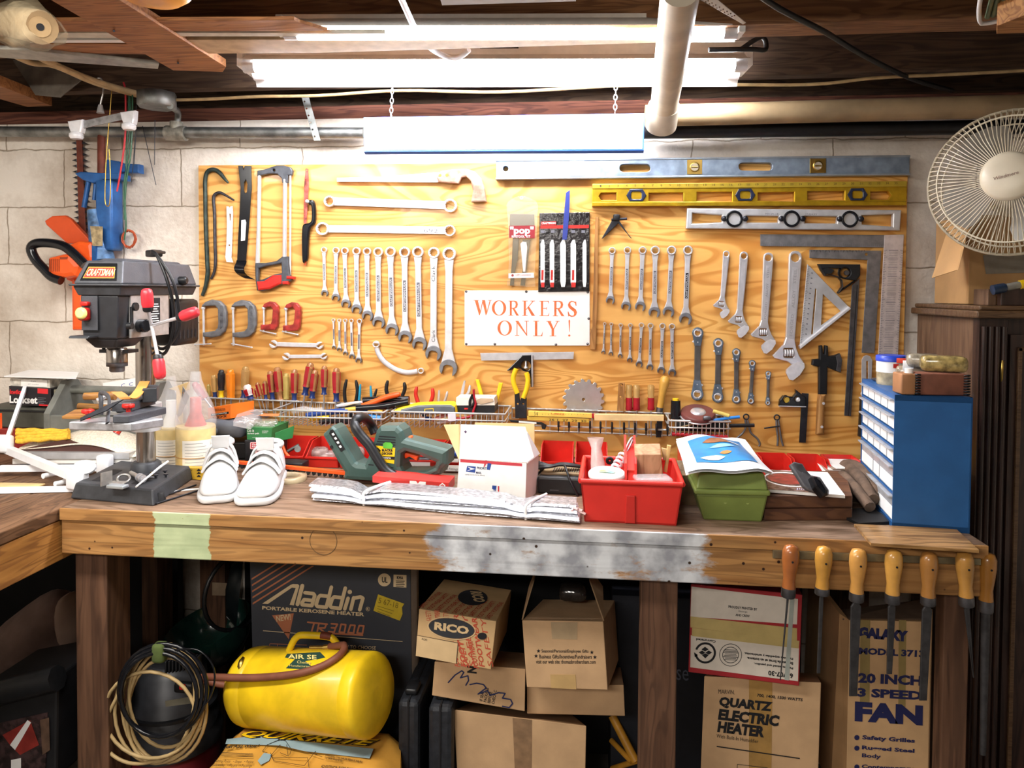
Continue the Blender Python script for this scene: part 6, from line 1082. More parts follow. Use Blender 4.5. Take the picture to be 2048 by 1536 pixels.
o2=MB().plate(fr_,rrect(*z((870,1222))[0],*z((1025,1268))[0],2),.0004,.0003,bev=0).obj('sticker',mat('sticker_pink','#e7b8b4'),o); MB().text('THE NAIL',fr_,z((885,1258))[0],z((1010,1260))[0],z((885,1235))[0],.0011,bold=.02).obj('lettering',INK,o2)
t=thing('screw_bag','clear bag of nails with a black and orange header card on the cases','bag',tuple(P(510,840,.22)))
q=[P(*a,dd) for a,dd in zip(z((590,840),(830,890),(1000,690),(690,660)),(.29,.29,.17,.17))]; m=MB(); m.hexa([v-V((0,0,.012)) for v in q]+q); m.obj('bag',FILM,t); fb=Fr(q[0],q[1]-q[0],q[3]-q[0]); L1=(q[1]-q[0]).length; L2=(q[3]-q[0]).length
m=MB().flat(fb,[(.0,L2*.78),(L1*1.15,L2*.62),(L1*1.2,L2*.8),(.01,L2)],.001,0,False); o=m.obj('header_card',INK,t); MB().flat(fb,[(.03,L2*.84),(L1*.9,L2*.7),(L1*.92,L2*.76),(.032,L2*.9)],.0015,0,False).obj('header_print',WHT,o); MB().plate(wallfr(.2),z((895,765),(1010,730),(1225,735),(1200,770)),.001,0,bev=0).obj('orange_card',mat('card_peach','#e8955f',.6,0,.05),t)
m=MB()
for k in range(14): c=fb.at(L1*(.15+.05*k),L2*(.15+.1*(k%4)),-.002); m.tube([c,c+fb.ex*.02*math.cos(k)+fb.ey*.02*math.sin(k)],.0014,5)
m.obj('nails',STEEL,t)
t=thing('nail_tray','clear tray of loose steel nails on the green screw box','tray',tuple(P(525,860,.24))); m=MB()
for k in range(22): c=P(510+R.uniform(0,32),852+R.uniform(-6,4),.24); a=R.uniform(0,6.3); m.tube([c,c+V((math.cos(a)*.02,math.sin(a)*.012,R.uniform(0,.006)))],.0016,5)
o=m.obj('nails',STEEL,t); MB().rbox(P(525,850,.235),(.075,.05,.03),.004).obj('tray',mat('clear_tray','#d9d2c0',.15,0,.1,40,alpha=.3,spec=.9),t)
tag(MB().rbox(P(578,929,.3),(.095,.05,.02),.002).obj('black_strip',BLK),'black block under the leftmost red bin','block')
# ================= middle and right of the bench
FOIL=mat('foil_bubble','#cfd0d6',.28,.8,.25,90,.9,140)
# folded reflective sheet
t=thing('foil_insulation','folded silver bubble-foil sheet tied with string along the bench front','sheet',tuple(G(890,1020)))
for k in range(5):
    m=MB(); vs=[]; N=26
    for i in range(N+1):
        u=i/N; a=G(625-2*k+535*u,1003-2*k+47*u+(3 if k%2 else 0)); pin=1-.45*math.exp(-((u-.2)/.035)**2)-.4*math.exp(-((u-.79)/.035)**2)
        z_=(.002+.0062*k)*pin+.003*(1+math.sin(u*9+k))*pin*.5
        for v in(0,.065): vs.append(a+V((0,v*(1-.1*k/4),z_+.002*(v>0)*pin)))
        vs[-2]=vs[-2]+V((0,.0,0))
    fs=[(2*i,2*i+2,2*i+3,2*i+1) for i in range(N)]
    n0=len(vs); th=.0046
    vs2=vs+[v+V((0,.004,th*(1-.45*math.exp(-((i//2/N-.2)/.035)**2)))) for i,v in enumerate(vs)]
    fs2=[f[::-1] for f in fs]+[tuple(n0+j for j in f) for f in fs]+[(2*i,2*i+2,n0+2*i+2,n0+2*i)[::-1] for i in range(N)]+[(1,0,n0,n0+1),(2*N,2*N+1,n0+2*N+1,n0+2*N)]
    m.add(vs2,fs2,0,False); m.obj('fold',FOIL if k in(0,2,4) else mat('foil_edge','#d4d7de',.4,.4,.15,60,.6,120),t)
for px_,py_ in((729,1012),(1052,1040)):
    p=G(px_,py_-2); MB().tube(spl([p+V((0,-.004,.0)),p+V((0,-.006,.012)),p+V((0,.0,.03)),p+V((.02,.04,.035)),p+V((.04,.08,.035))]),.0035,6).obj('string',WHT,t)
m=MB(); p=G(1155,1043)
for a in(.5,1.0,1.5,2.2): m.tube([p+V((-.01,0,.03)),p+V((.02*math.cos(a),-.01,.03+.02*math.sin(a)-.02))],.003,5)
m.obj('torn_edge',mat('torn_pink','#d9b7b5',.5,.1,.1),t)
# green electric trimmer
TGN=mat('trimmer_green','#3c544f',.42,.05,.08,20,coat=.15); tf=Fr(G(690,962)+V((0,0,.004)),(1,-.12,0),(0,0,1)); z=Z(600,820,3.531)
t=thing('hedge_trimmer','dark green electric hedge trimmer with black loop handle on the bench','hedge trimmer',tuple(G(720,958)))
MB().plate(tf,z((155,170),(215,115),(245,140),(385,370),(400,380),(450,385),(490,300),(530,150),(560,115),(680,115),(715,150),(735,205),(1040,285),(1035,390),(1000,420),(985,460),(880,480),(680,478),(560,470),(520,510),(300,495),(305,440),(260,370),(155,185)),.075,-.04,[z((715,312),(740,298),(830,322),(950,375),(945,402),(880,435),(730,437),(710,400))],bev=.012).obj('body',TGN,t)
for q in [((560-k*7,182+k*18),(675-k,190+k*18),(675,198+k*18),(556-k*7,190+k*18)) for k in range(4)]+[((482,382),(520,386),(520,393),(482,389)),((590,400),(660,404),(660,411),(590,407))]: MB().flat(tf,z(*q),.0358).obj('vent_slot',INK,t)
o=MB().plate(tf,z((525,250),(672,268),(664,380),(590,368),(560,330),(515,275)),.0006,.0353,bev=0).obj('label',YEL,t); m=MB().text('BLACK&\nDECKER',tf,z((578,316))[0],z((655,318))[0],z((578,275))[0],.0366,bold=.05).flat(tf,z((528,282),(548,264),(570,285),(555,312)),.0366); m.flat(tf,z((558,325),(668,330),(666,352),(572,345)),.0364); m.obj('black_print',INK,o); MB().text('Electric',tf,z((572,342))[0],z((642,346))[0],z((572,328))[0],.037,bold=.02).obj('white_print',WHT,o)
MB().plate(tf,z((585,240),(600,228),(640,230),(656,248),(650,275),(588,270)),.0006,.0372,bev=0).obj('green_sticker',mat('sticker_green','#58b43c',.5,0,.1),t)
MB().plate(tf,z((722,296),(836,325),(824,362),(770,332),(740,345)),.02,-.01,bev=.004).obj('trigger',ORG,t); MB().rbox(tf.pt(*z((782,196))[0],.0),(.01,.02,.01),.003).obj('lock_button',ORG,t)
o=MB().plate(tf,z((215,140),(232,138),(318,275),(290,298),(205,165)),.0006,.0353,bev=0).obj('warning_label',BLK,t); m=MB(); [m.flat(tf,z((222+k*17,168+k*29),(236+k*17,160+k*29),(246+k*17,176+k*29),(232+k*17,182+k*29)),.0364) for k in range(4)]; m.obj('pictograms',WHT,o)
MB().lathe([(.0045,0),(.0045,.001)],tf.pt(*z((223,262))[0],.0352),-tf.n*-1,12).obj('bolt_hole',INK,t)
MB().tube(spl([tf.pt(*q,h) for q,h in zip(z((670,470),(600,420),(545,340),(490,250),(430,180),(395,130),(388,90),(410,58),(445,52),(480,75),(505,110),(530,165)),(.05,.05,.05,.05,.05,.05,.04,.03,.0,-.04,-.06,-.06))],4),.0128,10).obj('loop_handle',BLK,t)
MB().tube(spl([P(848,1000-100,.2)]+[P(x,y,.12) for x,y in((845,895),(830,905),(806,880),(816,862))]),.004,6).obj('power_cord',BLK,t)
bt=thing('trimmer_blade','orange sheathed cutter bar of the green trimmer with black teeth, lying behind the sneakers','blade',tuple(G(600,950))); a,b=G(418,938),G(694,958); bf=vfr(a,b); bf.o=bf.o+V((0,0,.006))
MB().plate(bf,[(418,917),(692,943),(692,951),(418,923)],.012,0).obj('bar',ORG,bt); m=MB()
for k in range(24):
    x=425+k*11; y=924+k*1.06; m.plate(bf,[(x,y),(x+8,y+1),(x+5,y+8),(x+2,y+8)],.008,.002,bev=0)
m.obj('teeth',BLK,bt)
# red carton
fr_=vfr(G(745,985),G(911,990)); fr_.o=fr_.o+V((0,0,.0)); 
t=thing('red_carton','flat red carton lying on the foil sheet','box',tuple(G(830,985)))
f9=Fr(P(745,975,.5),(1,-.03,0),(0,0,1)); mb,fc=carton(z((512,465),(1050,515),(1048,580),(512,510)),f9,.07); o=mb.obj('carton',mat('carton_red','#c9352f',.45,0,.06),t); MB().plate(f9,z((775,500),(820,503),(832,520),(845,505),(888,508),(886,555),(772,540)),.0004,.0002,bev=0).obj('white_label',WHT,o)
m=MB(); m.plate(f9,z((985,530),(1005,515),(1025,530),(1028,560),(1005,570),(980,555)),.0004,.0002,[z((992,533),(1005,523),(1018,533),(1020,556),(1005,562),(988,552))],bev=0); m.text('PROTO',f9,z((1012,560))[0],z((1012,528))[0],z((998,560))[0],.0008); m.obj('logo',WHT,o)
# mailing box
BWH=mat('mailer_white','#f0efec',.6,0,.03); z=Z(600,820,3.531)
uf=vfr(G(913,994),G(1050,1007)); t=thing('mailing_box','open white postal carton with red stripe and brown inside flaps on the bench','box',tuple(G(985,1000)))
mb,fc=carton(z((1125,345),(1600,375),(1590,660),(1105,615)),uf,.11); mb.add([fc['tl'],fc['tr'],fc['tr']+fc['back'],fc['tl']+fc['back']],[(0,1,2,3)],1); o=mb.obj('carton',[BWH,CARDP],t); rf=fc['right']
def tri(fr,*ps): return [fr.pt(*q) for q in ps]
tb_=Fr(fc['tl'],fc['tr']-fc['tl'],V((0,.02,.1))); th=.002
MB().plate(tb_,z((1125,345),(1135,100),(1590,118),(1652,330),(1600,372)),th,0,bev=0).obj('front_flap',BWH,t)
bk=Fr(fc['tl']+fc['back'],fc['tr']-fc['tl'],V((0,.015,.1))); MB().plate(bk,z((1235,88),(1655,97),(1655,330),(1235,320)),th,0,bev=0).obj('back_flap',CARDP,t)
lf=Fr(fc['tl'],fc['back'],V((-.04,0,.1)),None); p=fc['tl'];q=fc['tl']+fc['back']; d_=P(889,849,.46); e_=P(919,848,.46)
m=MB(); vs=[p,q,e_,d_]; m.add(vs+[v+V((-.002,-.001,0)) for v in vs],[(0,1,2,3),(7,6,5,4),(0,4,5,1),(1,5,6,2),(2,6,7,3),(3,7,4,0)]); m.obj('left_flap',CARDP,t)
p=fc['tr'];q=fc['tr']+fc['back']; d_=P(1053,863,.46); m=MB(); vs=[p+V((.001,0,0)),q+V((.001,0,0)),P(1069,906,.41),d_]; m.add(vs+[v+V((.002,-.001,0)) for v in vs],[(0,1,2,3),(7,6,5,4),(0,4,5,1),(1,5,6,2),(2,6,7,3),(3,7,4,0)]); o3=m.obj('right_flap',BWH,t)
PR=mat('postal_red','#c03a44',.5,0,0); vv=rf.uv(1053,926)[1]
MB().flat(uf,z((1132,347),(1568,377),(1568,398),(1132,368)),.0006).obj('red_stripe',PR,o); MB().flat(uf,z((1397,537),(1407,537),(1405,655),(1396,654)),.0006).obj('red_stripe',PR,o); MB().flat(uf,z((1312,345),(1323,345),(1320,372),(1300,405),(1296,400)),.001).obj('red_tape_tail',PR,o); MB().flat(rf,[(.004,vv-.028),(.105,vv-.028),(.105,vv-.014),(.004,vv-.014)],.0006,0,False).obj('red_stripe',PR,o)
NAVY=mat('postal_navy','#28468f',.5,0,0); MB().flat(uf,z((1180,395),(1242,400),(1236,443),(1172,436)),.0006).obj('navy_field',NAVY,o); MB().text('PRIORITY',uf,z((1362,560))[0],z((1362,640))[0],z((1385,560))[0],.0006,bold=.02).obj('navy_lettering',NAVY,o); MB().flat(uf,z((1358,533),(1388,535),(1384,562),(1356,558)),.0006).obj('navy_patch',NAVY,o); MB().flat(uf,z((1325,375),(1352,378),(1340,425),(1318,420)),.0008).obj('navy_patch',NAVY,o)
m=MB().text('PRIORITY',uf,z((1250,418))[0],z((1330,423))[0],z((1250,400))[0],.0006,bold=.02).text('MAIL',uf,z((1243,450))[0],z((1282,453))[0],z((1243,434))[0],.0006,bold=.02).text('UNITED STATES POSTAL SERVICE',uf,z((1165,460))[0],z((1305,467))[0],z((1165,452))[0],.0006); m.obj('lettering',mat('postal_ink','#2a2f52',.6,0,0),o)
MB().flat(uf,z((1182,400),(1236,416),(1176,432),(1206,418)),.0009).obj('emblem',WHT,o); m=MB().flat(tb_,z((1158,152),(1168,143),(1180,154),(1168,166)),th+.0006); m.obj('small_emblem',mat('emblem_purple','#4f3a58',.6,0,0),t)
# radio
RD=mat('radio_black','#212224',.45,0,.12,40); z=Z(1050,840,4.016); fr_=vfr(G(1076,987),G(1163,992)); t=thing('radio','black table radio with tan louvred top and its cord looped over it','radio',tuple(G(1120,985)))
mb,fc=carton(z((95,455),(460,468),(460,608),(100,595)),fr_,.12); mb.obj('case',RD,t,bev=.006); tp=fc['top']; w_=(fc['tr']-fc['tl']).length; TAN=mat('radio_tan','#8b7658',.5,0,.12,40)
o=MB().plate(tp,[(.008,.02),(w_-.004,.02),(w_-.004,.112),(.008,.112)],.006,0,px=False).obj('louvre_top',TAN,t); m=MB()
for k in range(16): m.flat(tp,[(.035+k*.006,.03),(.038+k*.006,.03),(.038+k*.006,.075),(.035+k*.006,.075)],.0066,0,False)
m.obj('louvres',INK,o); m=MB()
for k in range(5):
    c=tp.at(w_*.45,.05+.003*k,.012+.004*k); m.tube(spl([tp.at(.01-.012*k*.3,.06,.004+.003*k),tp.at(.0,.03+.004*k,.014+.003*k),tp.at(.03,.02+.005*k,.02),tp.at(w_*.5,.035+.006*k,.022),tp.at(w_*.85,.05+.004*k,.016),tp.at(w_,.07,.008)]),.003,6)
m.tube(spl([tp.at(w_*.5,.06,.02),tp.at(w_*.62,.02,.02),tp.at(w_*.75,-.004,-.01),tp.at(w_*.98,-.006,-.06)]),.003,6); m.tube(spl([tp.at(.01,.05,.01),tp.at(-.008,.01,-.01),tp.at(-.006,.0,-.05)]),.003,6); m.obj('power_cord',BLK,t)
MB().plate(fr_,z((200,560),(270,562),(270,568),(200,566)),.0006,0,bev=0).obj('brand_strip',STEELD,t)
# red caddy
CD=mat('caddy_red','#cf2f27',.38,0,.05,15); fr_=vfr(G(1168.3,1043),G(1352.6,1051.7)); t=thing('tool_caddy','open red plastic tool caddy with a tall centre handle','caddy',tuple(G(1260,1047)))
tl,tr,br,bl=[fr_.pt(*q) for q in z((447,490),(1268,520),(1215,850),(478,815))]; n_=-fr_.n; DEP=.235; th=.0035
def wall(a,b,c,d,off): m.hexa([a,b,b+off,a+off,d,c,c+off,d+off])
m=MB(); B0,B1_=bl,br; bk=n_*DEP; ib=n_*.012
wall(bl,br,tr,tl,n_*th); wall(bl+bk-ib,br+bk-ib,tr+bk,tl+bk,-n_*th); e=(br-bl).normalized()
wall(bl,bl+bk-ib,tl+bk,tl,e*th); wall(br,br+bk-ib,tr+bk,tr,-e*th); m.hexa([bl+ib*0,br,br+bk-ib,bl+bk-ib]+[v+V((0,0,.004)) for v in(bl,br,br+bk-ib,bl+bk-ib)]); m.obj('tub',CD,t)
m=MB(); up=V((0,0,.007))
for a,b in((tl,tr),(tr,tr+bk),(tr+bk,tl+bk),(tl+bk,tl)): m.tube([a,b],.006,6)
m.obj('rim',CD,t)
cu=tl+(tr-tl)*.5; c1=cu+V((0,0,.0)); hw=.011
H=P(1265,880,.52).z; m=MB()
for s in(-1,1): m.hexa([cu+e*hw*s-e*.0025+n_*.01-V((0,0,.07)),cu+e*hw*s+e*.0025+n_*.01-V((0,0,.07)),cu+e*hw*s+e*.0025+bk*.97-V((0,0,.07)),cu+e*hw*s-e*.0025+bk*.97-V((0,0,.07)),V((cu+e*hw*s-e*.0025+n_*.06).to_2d().to_3d())+V((0,0,H-.04)),V((cu+e*hw*s+e*.0025+n_*.06).to_2d().to_3d())+V((0,0,H-.04)),V((cu+e*hw*s+e*.0025+bk*.8).to_2d().to_3d())+V((0,0,H)),V((cu+e*hw*s-e*.0025+bk*.8).to_2d().to_3d())+V((0,0,H))])
p0=V((cu+n_*.058).to_2d().to_3d()); p1=V((cu+bk*.8).to_2d().to_3d()); m.hexa([p0-e*hw+V((0,0,H-.06)),p0+e*hw+V((0,0,H-.06)),p1+e*hw+V((0,0,H-.025)),p1-e*hw+V((0,0,H-.025)),p0-e*hw+V((0,0,H-.055)),p0+e*hw+V((0,0,H-.055)),p1+e*hw+V((0,0,H-.02)),p1-e*hw+V((0,0,H-.02))])
m.hexa([cu-e*hw+n_*.008-V((0,0,.07)),cu+e*hw+n_*.008-V((0,0,.07)),cu+e*hw+n_*.012-V((0,0,.07)),cu-e*hw+n_*.012-V((0,0,.07)),p0-e*hw+V((0,0,H-.06)),p0+e*hw+V((0,0,H-.06)),p0+e*hw+n_*.004+V((0,0,H-.06)),p0-e*hw+n_*.004+V((0,0,H-.06))]); m.obj('handle_divider',CD,t)
MB().plate(fr_,z((812,605),(885,608),(888,835),(803,830)),.006,-.0015,bev=.002).obj('front_recess',mat('caddy_recess','#bf2a23',.4,0,.05,15),t)
zin=fr_.o.z+.005
def inc(u,v,h): return bl+(br-bl)*u+n_*v+V((0,0,h))
t=thing('plastic_disc','round white lid lying in the left half of the red caddy','lid',tuple(inc(.22,.07,.09))); MB().lathe([(.04,0),(.042,.002),(.042,.009),(.039,.012)],inc(.24,.06,.085),(0,-.12,1),28).obj('disc',WHT,t); MB().flat(Fr(inc(.24,.06,.0985)+V((0,-.001,0)),(1,0,0),(0,1,.12)),[(-.02,-.005),(.015,-.012),(.02,.0),(-.012,.008)],.0006,0,False).obj('label',mat('label_rainbow','#b9c86a',.5,0,.3,40,col2='#6fb7c8'),t)
q=[inc(.06,.12,.07),inc(.2,.12,.07),inc(.22,.14,.15),inc(.02,.14,.155),inc(.17,.15,.17),inc(.0,.15,.165)]
m=MB(); loft(m,[[inc(.06+.14*math.cos(a)*.5+.07,.12+.02*math.sin(a),.05) for a in[2*math.pi*k/10 for k in range(10)]],[inc(.13+.085*math.cos(a),.12+.025*math.sin(a),.1) for a in[2*math.pi*k/10 for k in range(10)]],[inc(.11+.06*math.cos(a),.13+.015*math.sin(a),.135) for a in[2*math.pi*k/10 for k in range(10)]],[inc(.1+.1*math.cos(a),.13+.01*math.sin(a),.16) for a in[2*math.pi*k/10 for k in range(10)]]],caps=False); tag(m.obj('plastic_bag',mat('hazy_film','#efdcd8',.2,0,.1,40,.6,50,alpha=.6,spec=.9)),'clear plastic bag standing in the left half of the red caddy','bag')
t=thing('spring_shackle','steel spring shackle lying in the red caddy against the handle','lock',tuple(inc(.38,.12,.1))); m=MB(); c=inc(.29,.08,.085); d_=(inc(.45,.14,.125)-c)
for k in range(6): m.torus(c+d_*(k/6),d_,.009,.0035,14,6)
m.obj('coils',STEEL,t); MB().tube(spl([c+d_*.95+V((0,0,-.006)),c+d_*1.5+V((0,0,-.004)),c+d_*1.6+V((0,0,.004)),c+d_*1.4+V((0,0,.01)),c+d_*.95+V((0,0,.006))]),.0025,8).obj('loop',CHROME,t)
tag(MB().torus(inc(.27,.16,.1),(0,1,0),.006,.004,14,8).obj('black_ring',BLKR),'small black ring at the back of the red caddy','ring')
OAKB=grain('block_wood','#bd8f6b','#a87a56',(12,12,1.6),2,7,.6,coat=.1); fw=Fr(inc(.56,.07,0),(1,-.03,0),(0,.14,1)); z8=Z(1160,740,6.827)
t=thing('wood_block','tall brown wooden block leaning in the red caddy','block',tuple(inc(.65,.1,.0))); mb,fc=carton(z8((745,1155),(1110,1150),(1140,1480),(775,1480)),fw,.05,tilt=.022); mb.obj('block',OAKB,t,bev=.002)
t=thing('scraper','pale wooden scraper handle standing beside the wooden block','scraper',tuple(inc(.8,.1,0))); fs_=Fr(inc(.75,.12,0),(1,0,0),(0,0,1)); MB().plate(fs_,z8((1195,1030),(1245,1040),(1190,1405),(1145,1395),(1180,1200)),.012,0).obj('handle',mat('scraper_wood','#d9b978',.6,0,.1),t); MB().plate(fs_,z8((1115,1065),(1195,1080),(1170,1230),(1135,1240)),.006,.002).obj('blade',CARDP,t)
tag(MB().rbox(inc(.75,.04,.09),(.08,.05,.012),.005,.2).obj('clear_packet',FILM),'crumpled clear packet at the front right of the red caddy','packet')
# green box with bag
GB=mat('green_box','#71803f',.5,0,.12,12); z=Z(1050,840,4.016); fr_=vfr(G(1407,1039),G(1526,1044)); t=thing('green_box','olive green plastic tote box with a stepped lid','box',tuple(G(1465,1042)))
tl,tr,br,bl=[fr_.pt(*q) for q in z((1368,585),(1945,598),(1903,822),(1435,803))]; n_=-fr_.n; D=.2; e=(br-bl).normalized()
m=MB(); m.hexa([bl,br,br+n_*(D-.02),bl+n_*(D-.02),tl-n_*.01,tr-n_*.01,tr+n_*D,tl+n_*D]); m.obj('tub',GB,t,bev=.004)
m=MB(); a,b=tl-n_*.016-e*.004,tr-n_*.016+e*.004; m.hexa([a,b,b+n_*(D+.03),a+n_*(D+.03)]+[v+V((0,0,.012)) for v in(a,b,b+n_*(D+.03),a+n_*(D+.03))]); u=V((0,0,.012)); h=V((0,0,.045))
m.hexa([a+u+e*.004+n_*.004,b+u-e*.004+n_*.004,b+u-e*.004+n_*(D+.026),a+u+e*.004+n_*(D+.026),a+h+e*.012+n_*.02,b+h-e*.01+n_*.02,b+h-e*.01+n_*(D),a+h+e*.012+n_*D]); m.obj('lid',GB,t,bev=.004)
MB().plate(fr_,z((1610,628),(1860,636),(1858,642),(1610,634)),.001,.003,bev=0).obj('seam',mat('green_dark','#5c6932',.5,0,.1),t)
for q in((1607,663),(1787,666)): MB().lathe([(.004,0),(.003,.002)],fr_.pt(*z(q)[0],.005),fr_.n,10).obj('stud',mat('stud_green','#8f9d58',.4,0,.1),t)
t=thing('poly_bag','white plastic bag with blue printed picture lying on the green box','bag',tuple(G(1450,935)))
zt=(tl+h).z+.012; zz=lambda x,y,hh:G(x,y,zt)+V((0,0,hh))
C4=[zz(1372,945,0),zz(1549,942,0),zz(1490,886,.012),zz(1352,884,.012)]; m=MB(); vs=[];vb=[];NU,NV=16,10
def bagp(u,v): 
    p=C4[0].lerp(C4[1],u).lerp(C4[3].lerp(C4[2],u),v); return p+V((0,0,.018*math.sin(math.pi*u)*math.sin(math.pi*(.1+.8*v))+.004*math.sin(u*9+v*5)-.016*max(u-.8,0)*2))
for i in range(NU+1):
    for j in range(NV+1): vs.append(bagp(i/NU,j/NV))
fs=[];mi=[]
for i in range(NU):
    for j in range(NV): fs.append((i*(NV+1)+j,(i+1)*(NV+1)+j,(i+1)*(NV+1)+j+1,i*(NV+1)+j+1))
BAGW=mat('bag_white','#eef0f1',.35,0,.03,30,.3,60); m.add(vs,fs,0,True); m.add([v-V((0,0,.006)) for v in vs],[f[::-1] for f in fs],0,True)
for k in range(len(fs)):
    pass
m.obj('bag',BAGW,t)
BAGB=mat('bag_blue','#2f86c4',.3,0,.12,25); m=MB(); vs=[bagp(.14+.72*i/NU,.14+.7*j/NV)+V((0,0,.0012)) for i in range(NU+1) for j in range(NV+1)]; m.add(vs,fs,0,True); o=m.obj('blue_print',BAGB,t)
def onbag(pts,h=.0026): return [bagp(u,v)+V((0,0,h)) for u,v in pts]
def strip(mm,name,u0,u1,v0,v1,par,w=6):
    k=MB(); vs=[];
    for i in range(w+1):
        a=i/w; sh=.25*math.sin(math.pi*a)
        for b in(0,1): vs.append(bagp(u0+(u1-u0)*a,(v0+(v1-v0)*b)+(.5*(v0+v1)-(v0+(v1-v0)*b))*(1-min(1,sh*5)))+V((0,0,.0026)))
    k.add(vs,[(2*i,2*i+2,2*i+3,2*i+1) for i in range(w)],0,True); return k.obj(name,mm,par)
strip(mat('print_brown','#8a5a3c',.4,0,.3,60),'fish_picture',.3,.72,.55,.72,o); strip(WHT,'splash',.62,.8,.6,.66,o); strip(mat('print_orange','#d88b4a',.4,0,.2,60),'lure_picture',.45,.6,.28,.34,o); strip(WHT,'foam_patch',.2,.5,.18,.28,o); strip(mat('print_lightblue','#8cc4ea',.4,0,.1),'text_band',.36,.68,.42,.5,o)
# plastic wrapped thing left of the green box
tag(MB().box(G(1378,1010)+V((.0,.08,.035)),(.06,.16,.07),.05).obj('wrapped_block',mat('wrap_tan','#8f7a5c',.15,0,.2,20,spec=.9)),'block wrapped in clear film between red caddy and green box','block')
# boards and magazine
BW=grain('wood_or_shade_board','#6e4a33','#58392a',(1.4,12,12),2,7,.55); z=Z(1400,780,5.69)
pA=[G(1528,1042),G(1704,1041),G(1690,985),G(1530,985)]
for k,l in enumerate(('lower','upper')):
    o_=V((0,0,.0285*k)); m=MB(); m.hexa([v+o_ for v in pA]+[v+o_+V((0,0,.027)) for v in pA]); t=tag(m.obj('wood_board',BW,bev=.002),l+' of two dark boards stacked right of the green box','board')
t=thing('magazine','magazine with a round dark photo on its cover lying on the dark boards','magazine',tuple(G(1610,980)))
zz=.0285*2; mg=[G(*q,BZ+zz) for q in((1536,985),(1690,997),(1655,950),(1536,945))]; m=MB(); m.hexa([v+V((0,0,.0005)) for v in mg]+[v+V((0,0,.007)) for v in mg]); o=m.obj('pages',PAPER,t)
mf=Fr(mg[0]+V((0,0,.007)),mg[1]-mg[0],mg[3]-mg[0]); Lx=(mg[1]-mg[0]).length; Ly=(mg[3]-mg[0]).dot(mf.ey); o2=MB().flat(mf,[(.0,.0),(Lx*.62,.0),(Lx*.55,Ly),(0,Ly)],.0006,0,False).obj('cover_photo',mat('photo_brown','#4f3a36',.25,0,.35,60,col2='#8d7468'),o)
m=MB().plate(mf,circ(.05,Ly*.55,.055,24,Ly*.36),.0003,.0006,[circ(.05,Ly*.55,.051,24,Ly*.32)],bev=0,px=False); m.obj('white_ring',WHT,o2); MB().flat(mf,circ(.045,Ly*.55,.042,20,Ly*.26),.0012,0,False).obj('red_patch',mat('photo_red','#8e3a34',.3,0,.3,60),o2); MB().text('Jim Fly',mf,(.06,.012),(.11,.014),(.06,.03),.0012,px=False).obj('title',mat('title_lilac','#c9c4e6',.4,0,0),o2)
tk=V((0,0,.0)); kp=[P(*q,.42) for q in z((1030,840),(1070,812),(1170,835))]
t=thing('block_plane','grey metal pocket plane with a black grip lying on the magazine','plane',tuple(G(1620,965,BZ+zz)))
kf=Fr(G(1640,992,BZ+zz+.009),(1,.25,0),(0,.75,1)); MB().plate(kf,z((1028,845),(1075,812),(1170,835),(1205,900),(1265,965),(1370,985),(1475,1140),(1470,1185),(1430,1195),(1230,1130),(1185,1095)),.012,-.002,[z((1090,855),(1165,865),(1190,910),(1160,930),(1120,900))],bev=.003).obj('body',mat('plane_grey','#77767a',.4,.6,.15,40),t); MB().plate(kf,z((1280,975),(1340,970),(1400,1010),(1475,1140),(1465,1180),(1420,1190),(1330,1090)),.03,.004,bev=.008).obj('grip',BLKG,t)
# work gloves
GLV=mat('glove_suede','#5f4c3d',.85,0,.25,30,.5,150); t=thing('work_glove','crumpled brown leather work glove between the boards and the blue cabinet','glove',tuple(G(1710,1010)))
rings=[]
for px_,py_,w_,h_ in((1668,968,.045,.03),(1690,975,.06,.045),(1712,990,.062,.05),(1735,1010,.055,.042),(1752,1022,.04,.028),(1758,1026,.02,.014)):
    c=G(px_,py_)+V((.015,.02,.03)); rings.append([c+V((math.cos(a)*w_*.45,math.cos(a)*w_*.5,math.sin(a)*h_-.0)) for a in[2*math.pi*k/12 for k in range(12)]])
m=MB(); loft(m,rings); m.obj('palm',GLV,t,sub=1); MB().tube(spl([G(1700,985)+V((.0,0,.06)),G(1722,1005)+V((0,0,.055)),G(1746,1025)+V((0,0,.03))]),.014,10).obj('finger',GLV,t); MB().tube(spl([G(1685,990)+V((.0,0,.05)),G(1708,1012)+V((0,0,.045)),G(1740,1032)+V((0,0,.02))]),.013,10).obj('finger',GLV,t)
tag(MB().box(G(1735,1042)+V((0,.02,.004)),(.1,.1,.006),.3).obj('black_rag',BLKR),'flat black rag under the leather glove','rag')
# blue drawer cabinet
CB=mat('cabinet_blue','#2a5f9a',.4,.1,.06,20); A=G(1784,1056); B=G(1728,991); n2=(B-A).normalized(); cf=Fr(A,-n2,(0,0,1)); t=thing('drawer_cabinet','blue steel small-parts cabinet with clear drawers at the right end of the bench','cabinet',tuple(G(1850,1050)))
H=vfr(A,G(1925,1062)).uv(1797,790)[1]; Wd=.31; dp_=n2.cross(V((0,0,1))); dp_=dp_ if dp_.x>0 else -dp_; Dp=.15
def cab(u,d,z_): return A+n2*u+dp_*d+V((0,0,z_))
m=MB(); s_=.003
for z0,z1 in((0,.012),(H-.012,H)): m.hexa([cab(0,0,z0),cab(0,Dp,z0),cab(Wd,Dp,z0),cab(Wd,0,z0),cab(0,0,z1),cab(0,Dp,z1),cab(Wd,Dp,z1),cab(Wd,0,z1)])
for u0,u1 in((0,s_),(Wd-s_,Wd)): m.hexa([cab(u0,0,0),cab(u0,Dp,0),cab(u1,Dp,0),cab(u1,0,0),cab(u0,0,H),cab(u0,Dp,H),cab(u1,Dp,H),cab(u1,0,H)])
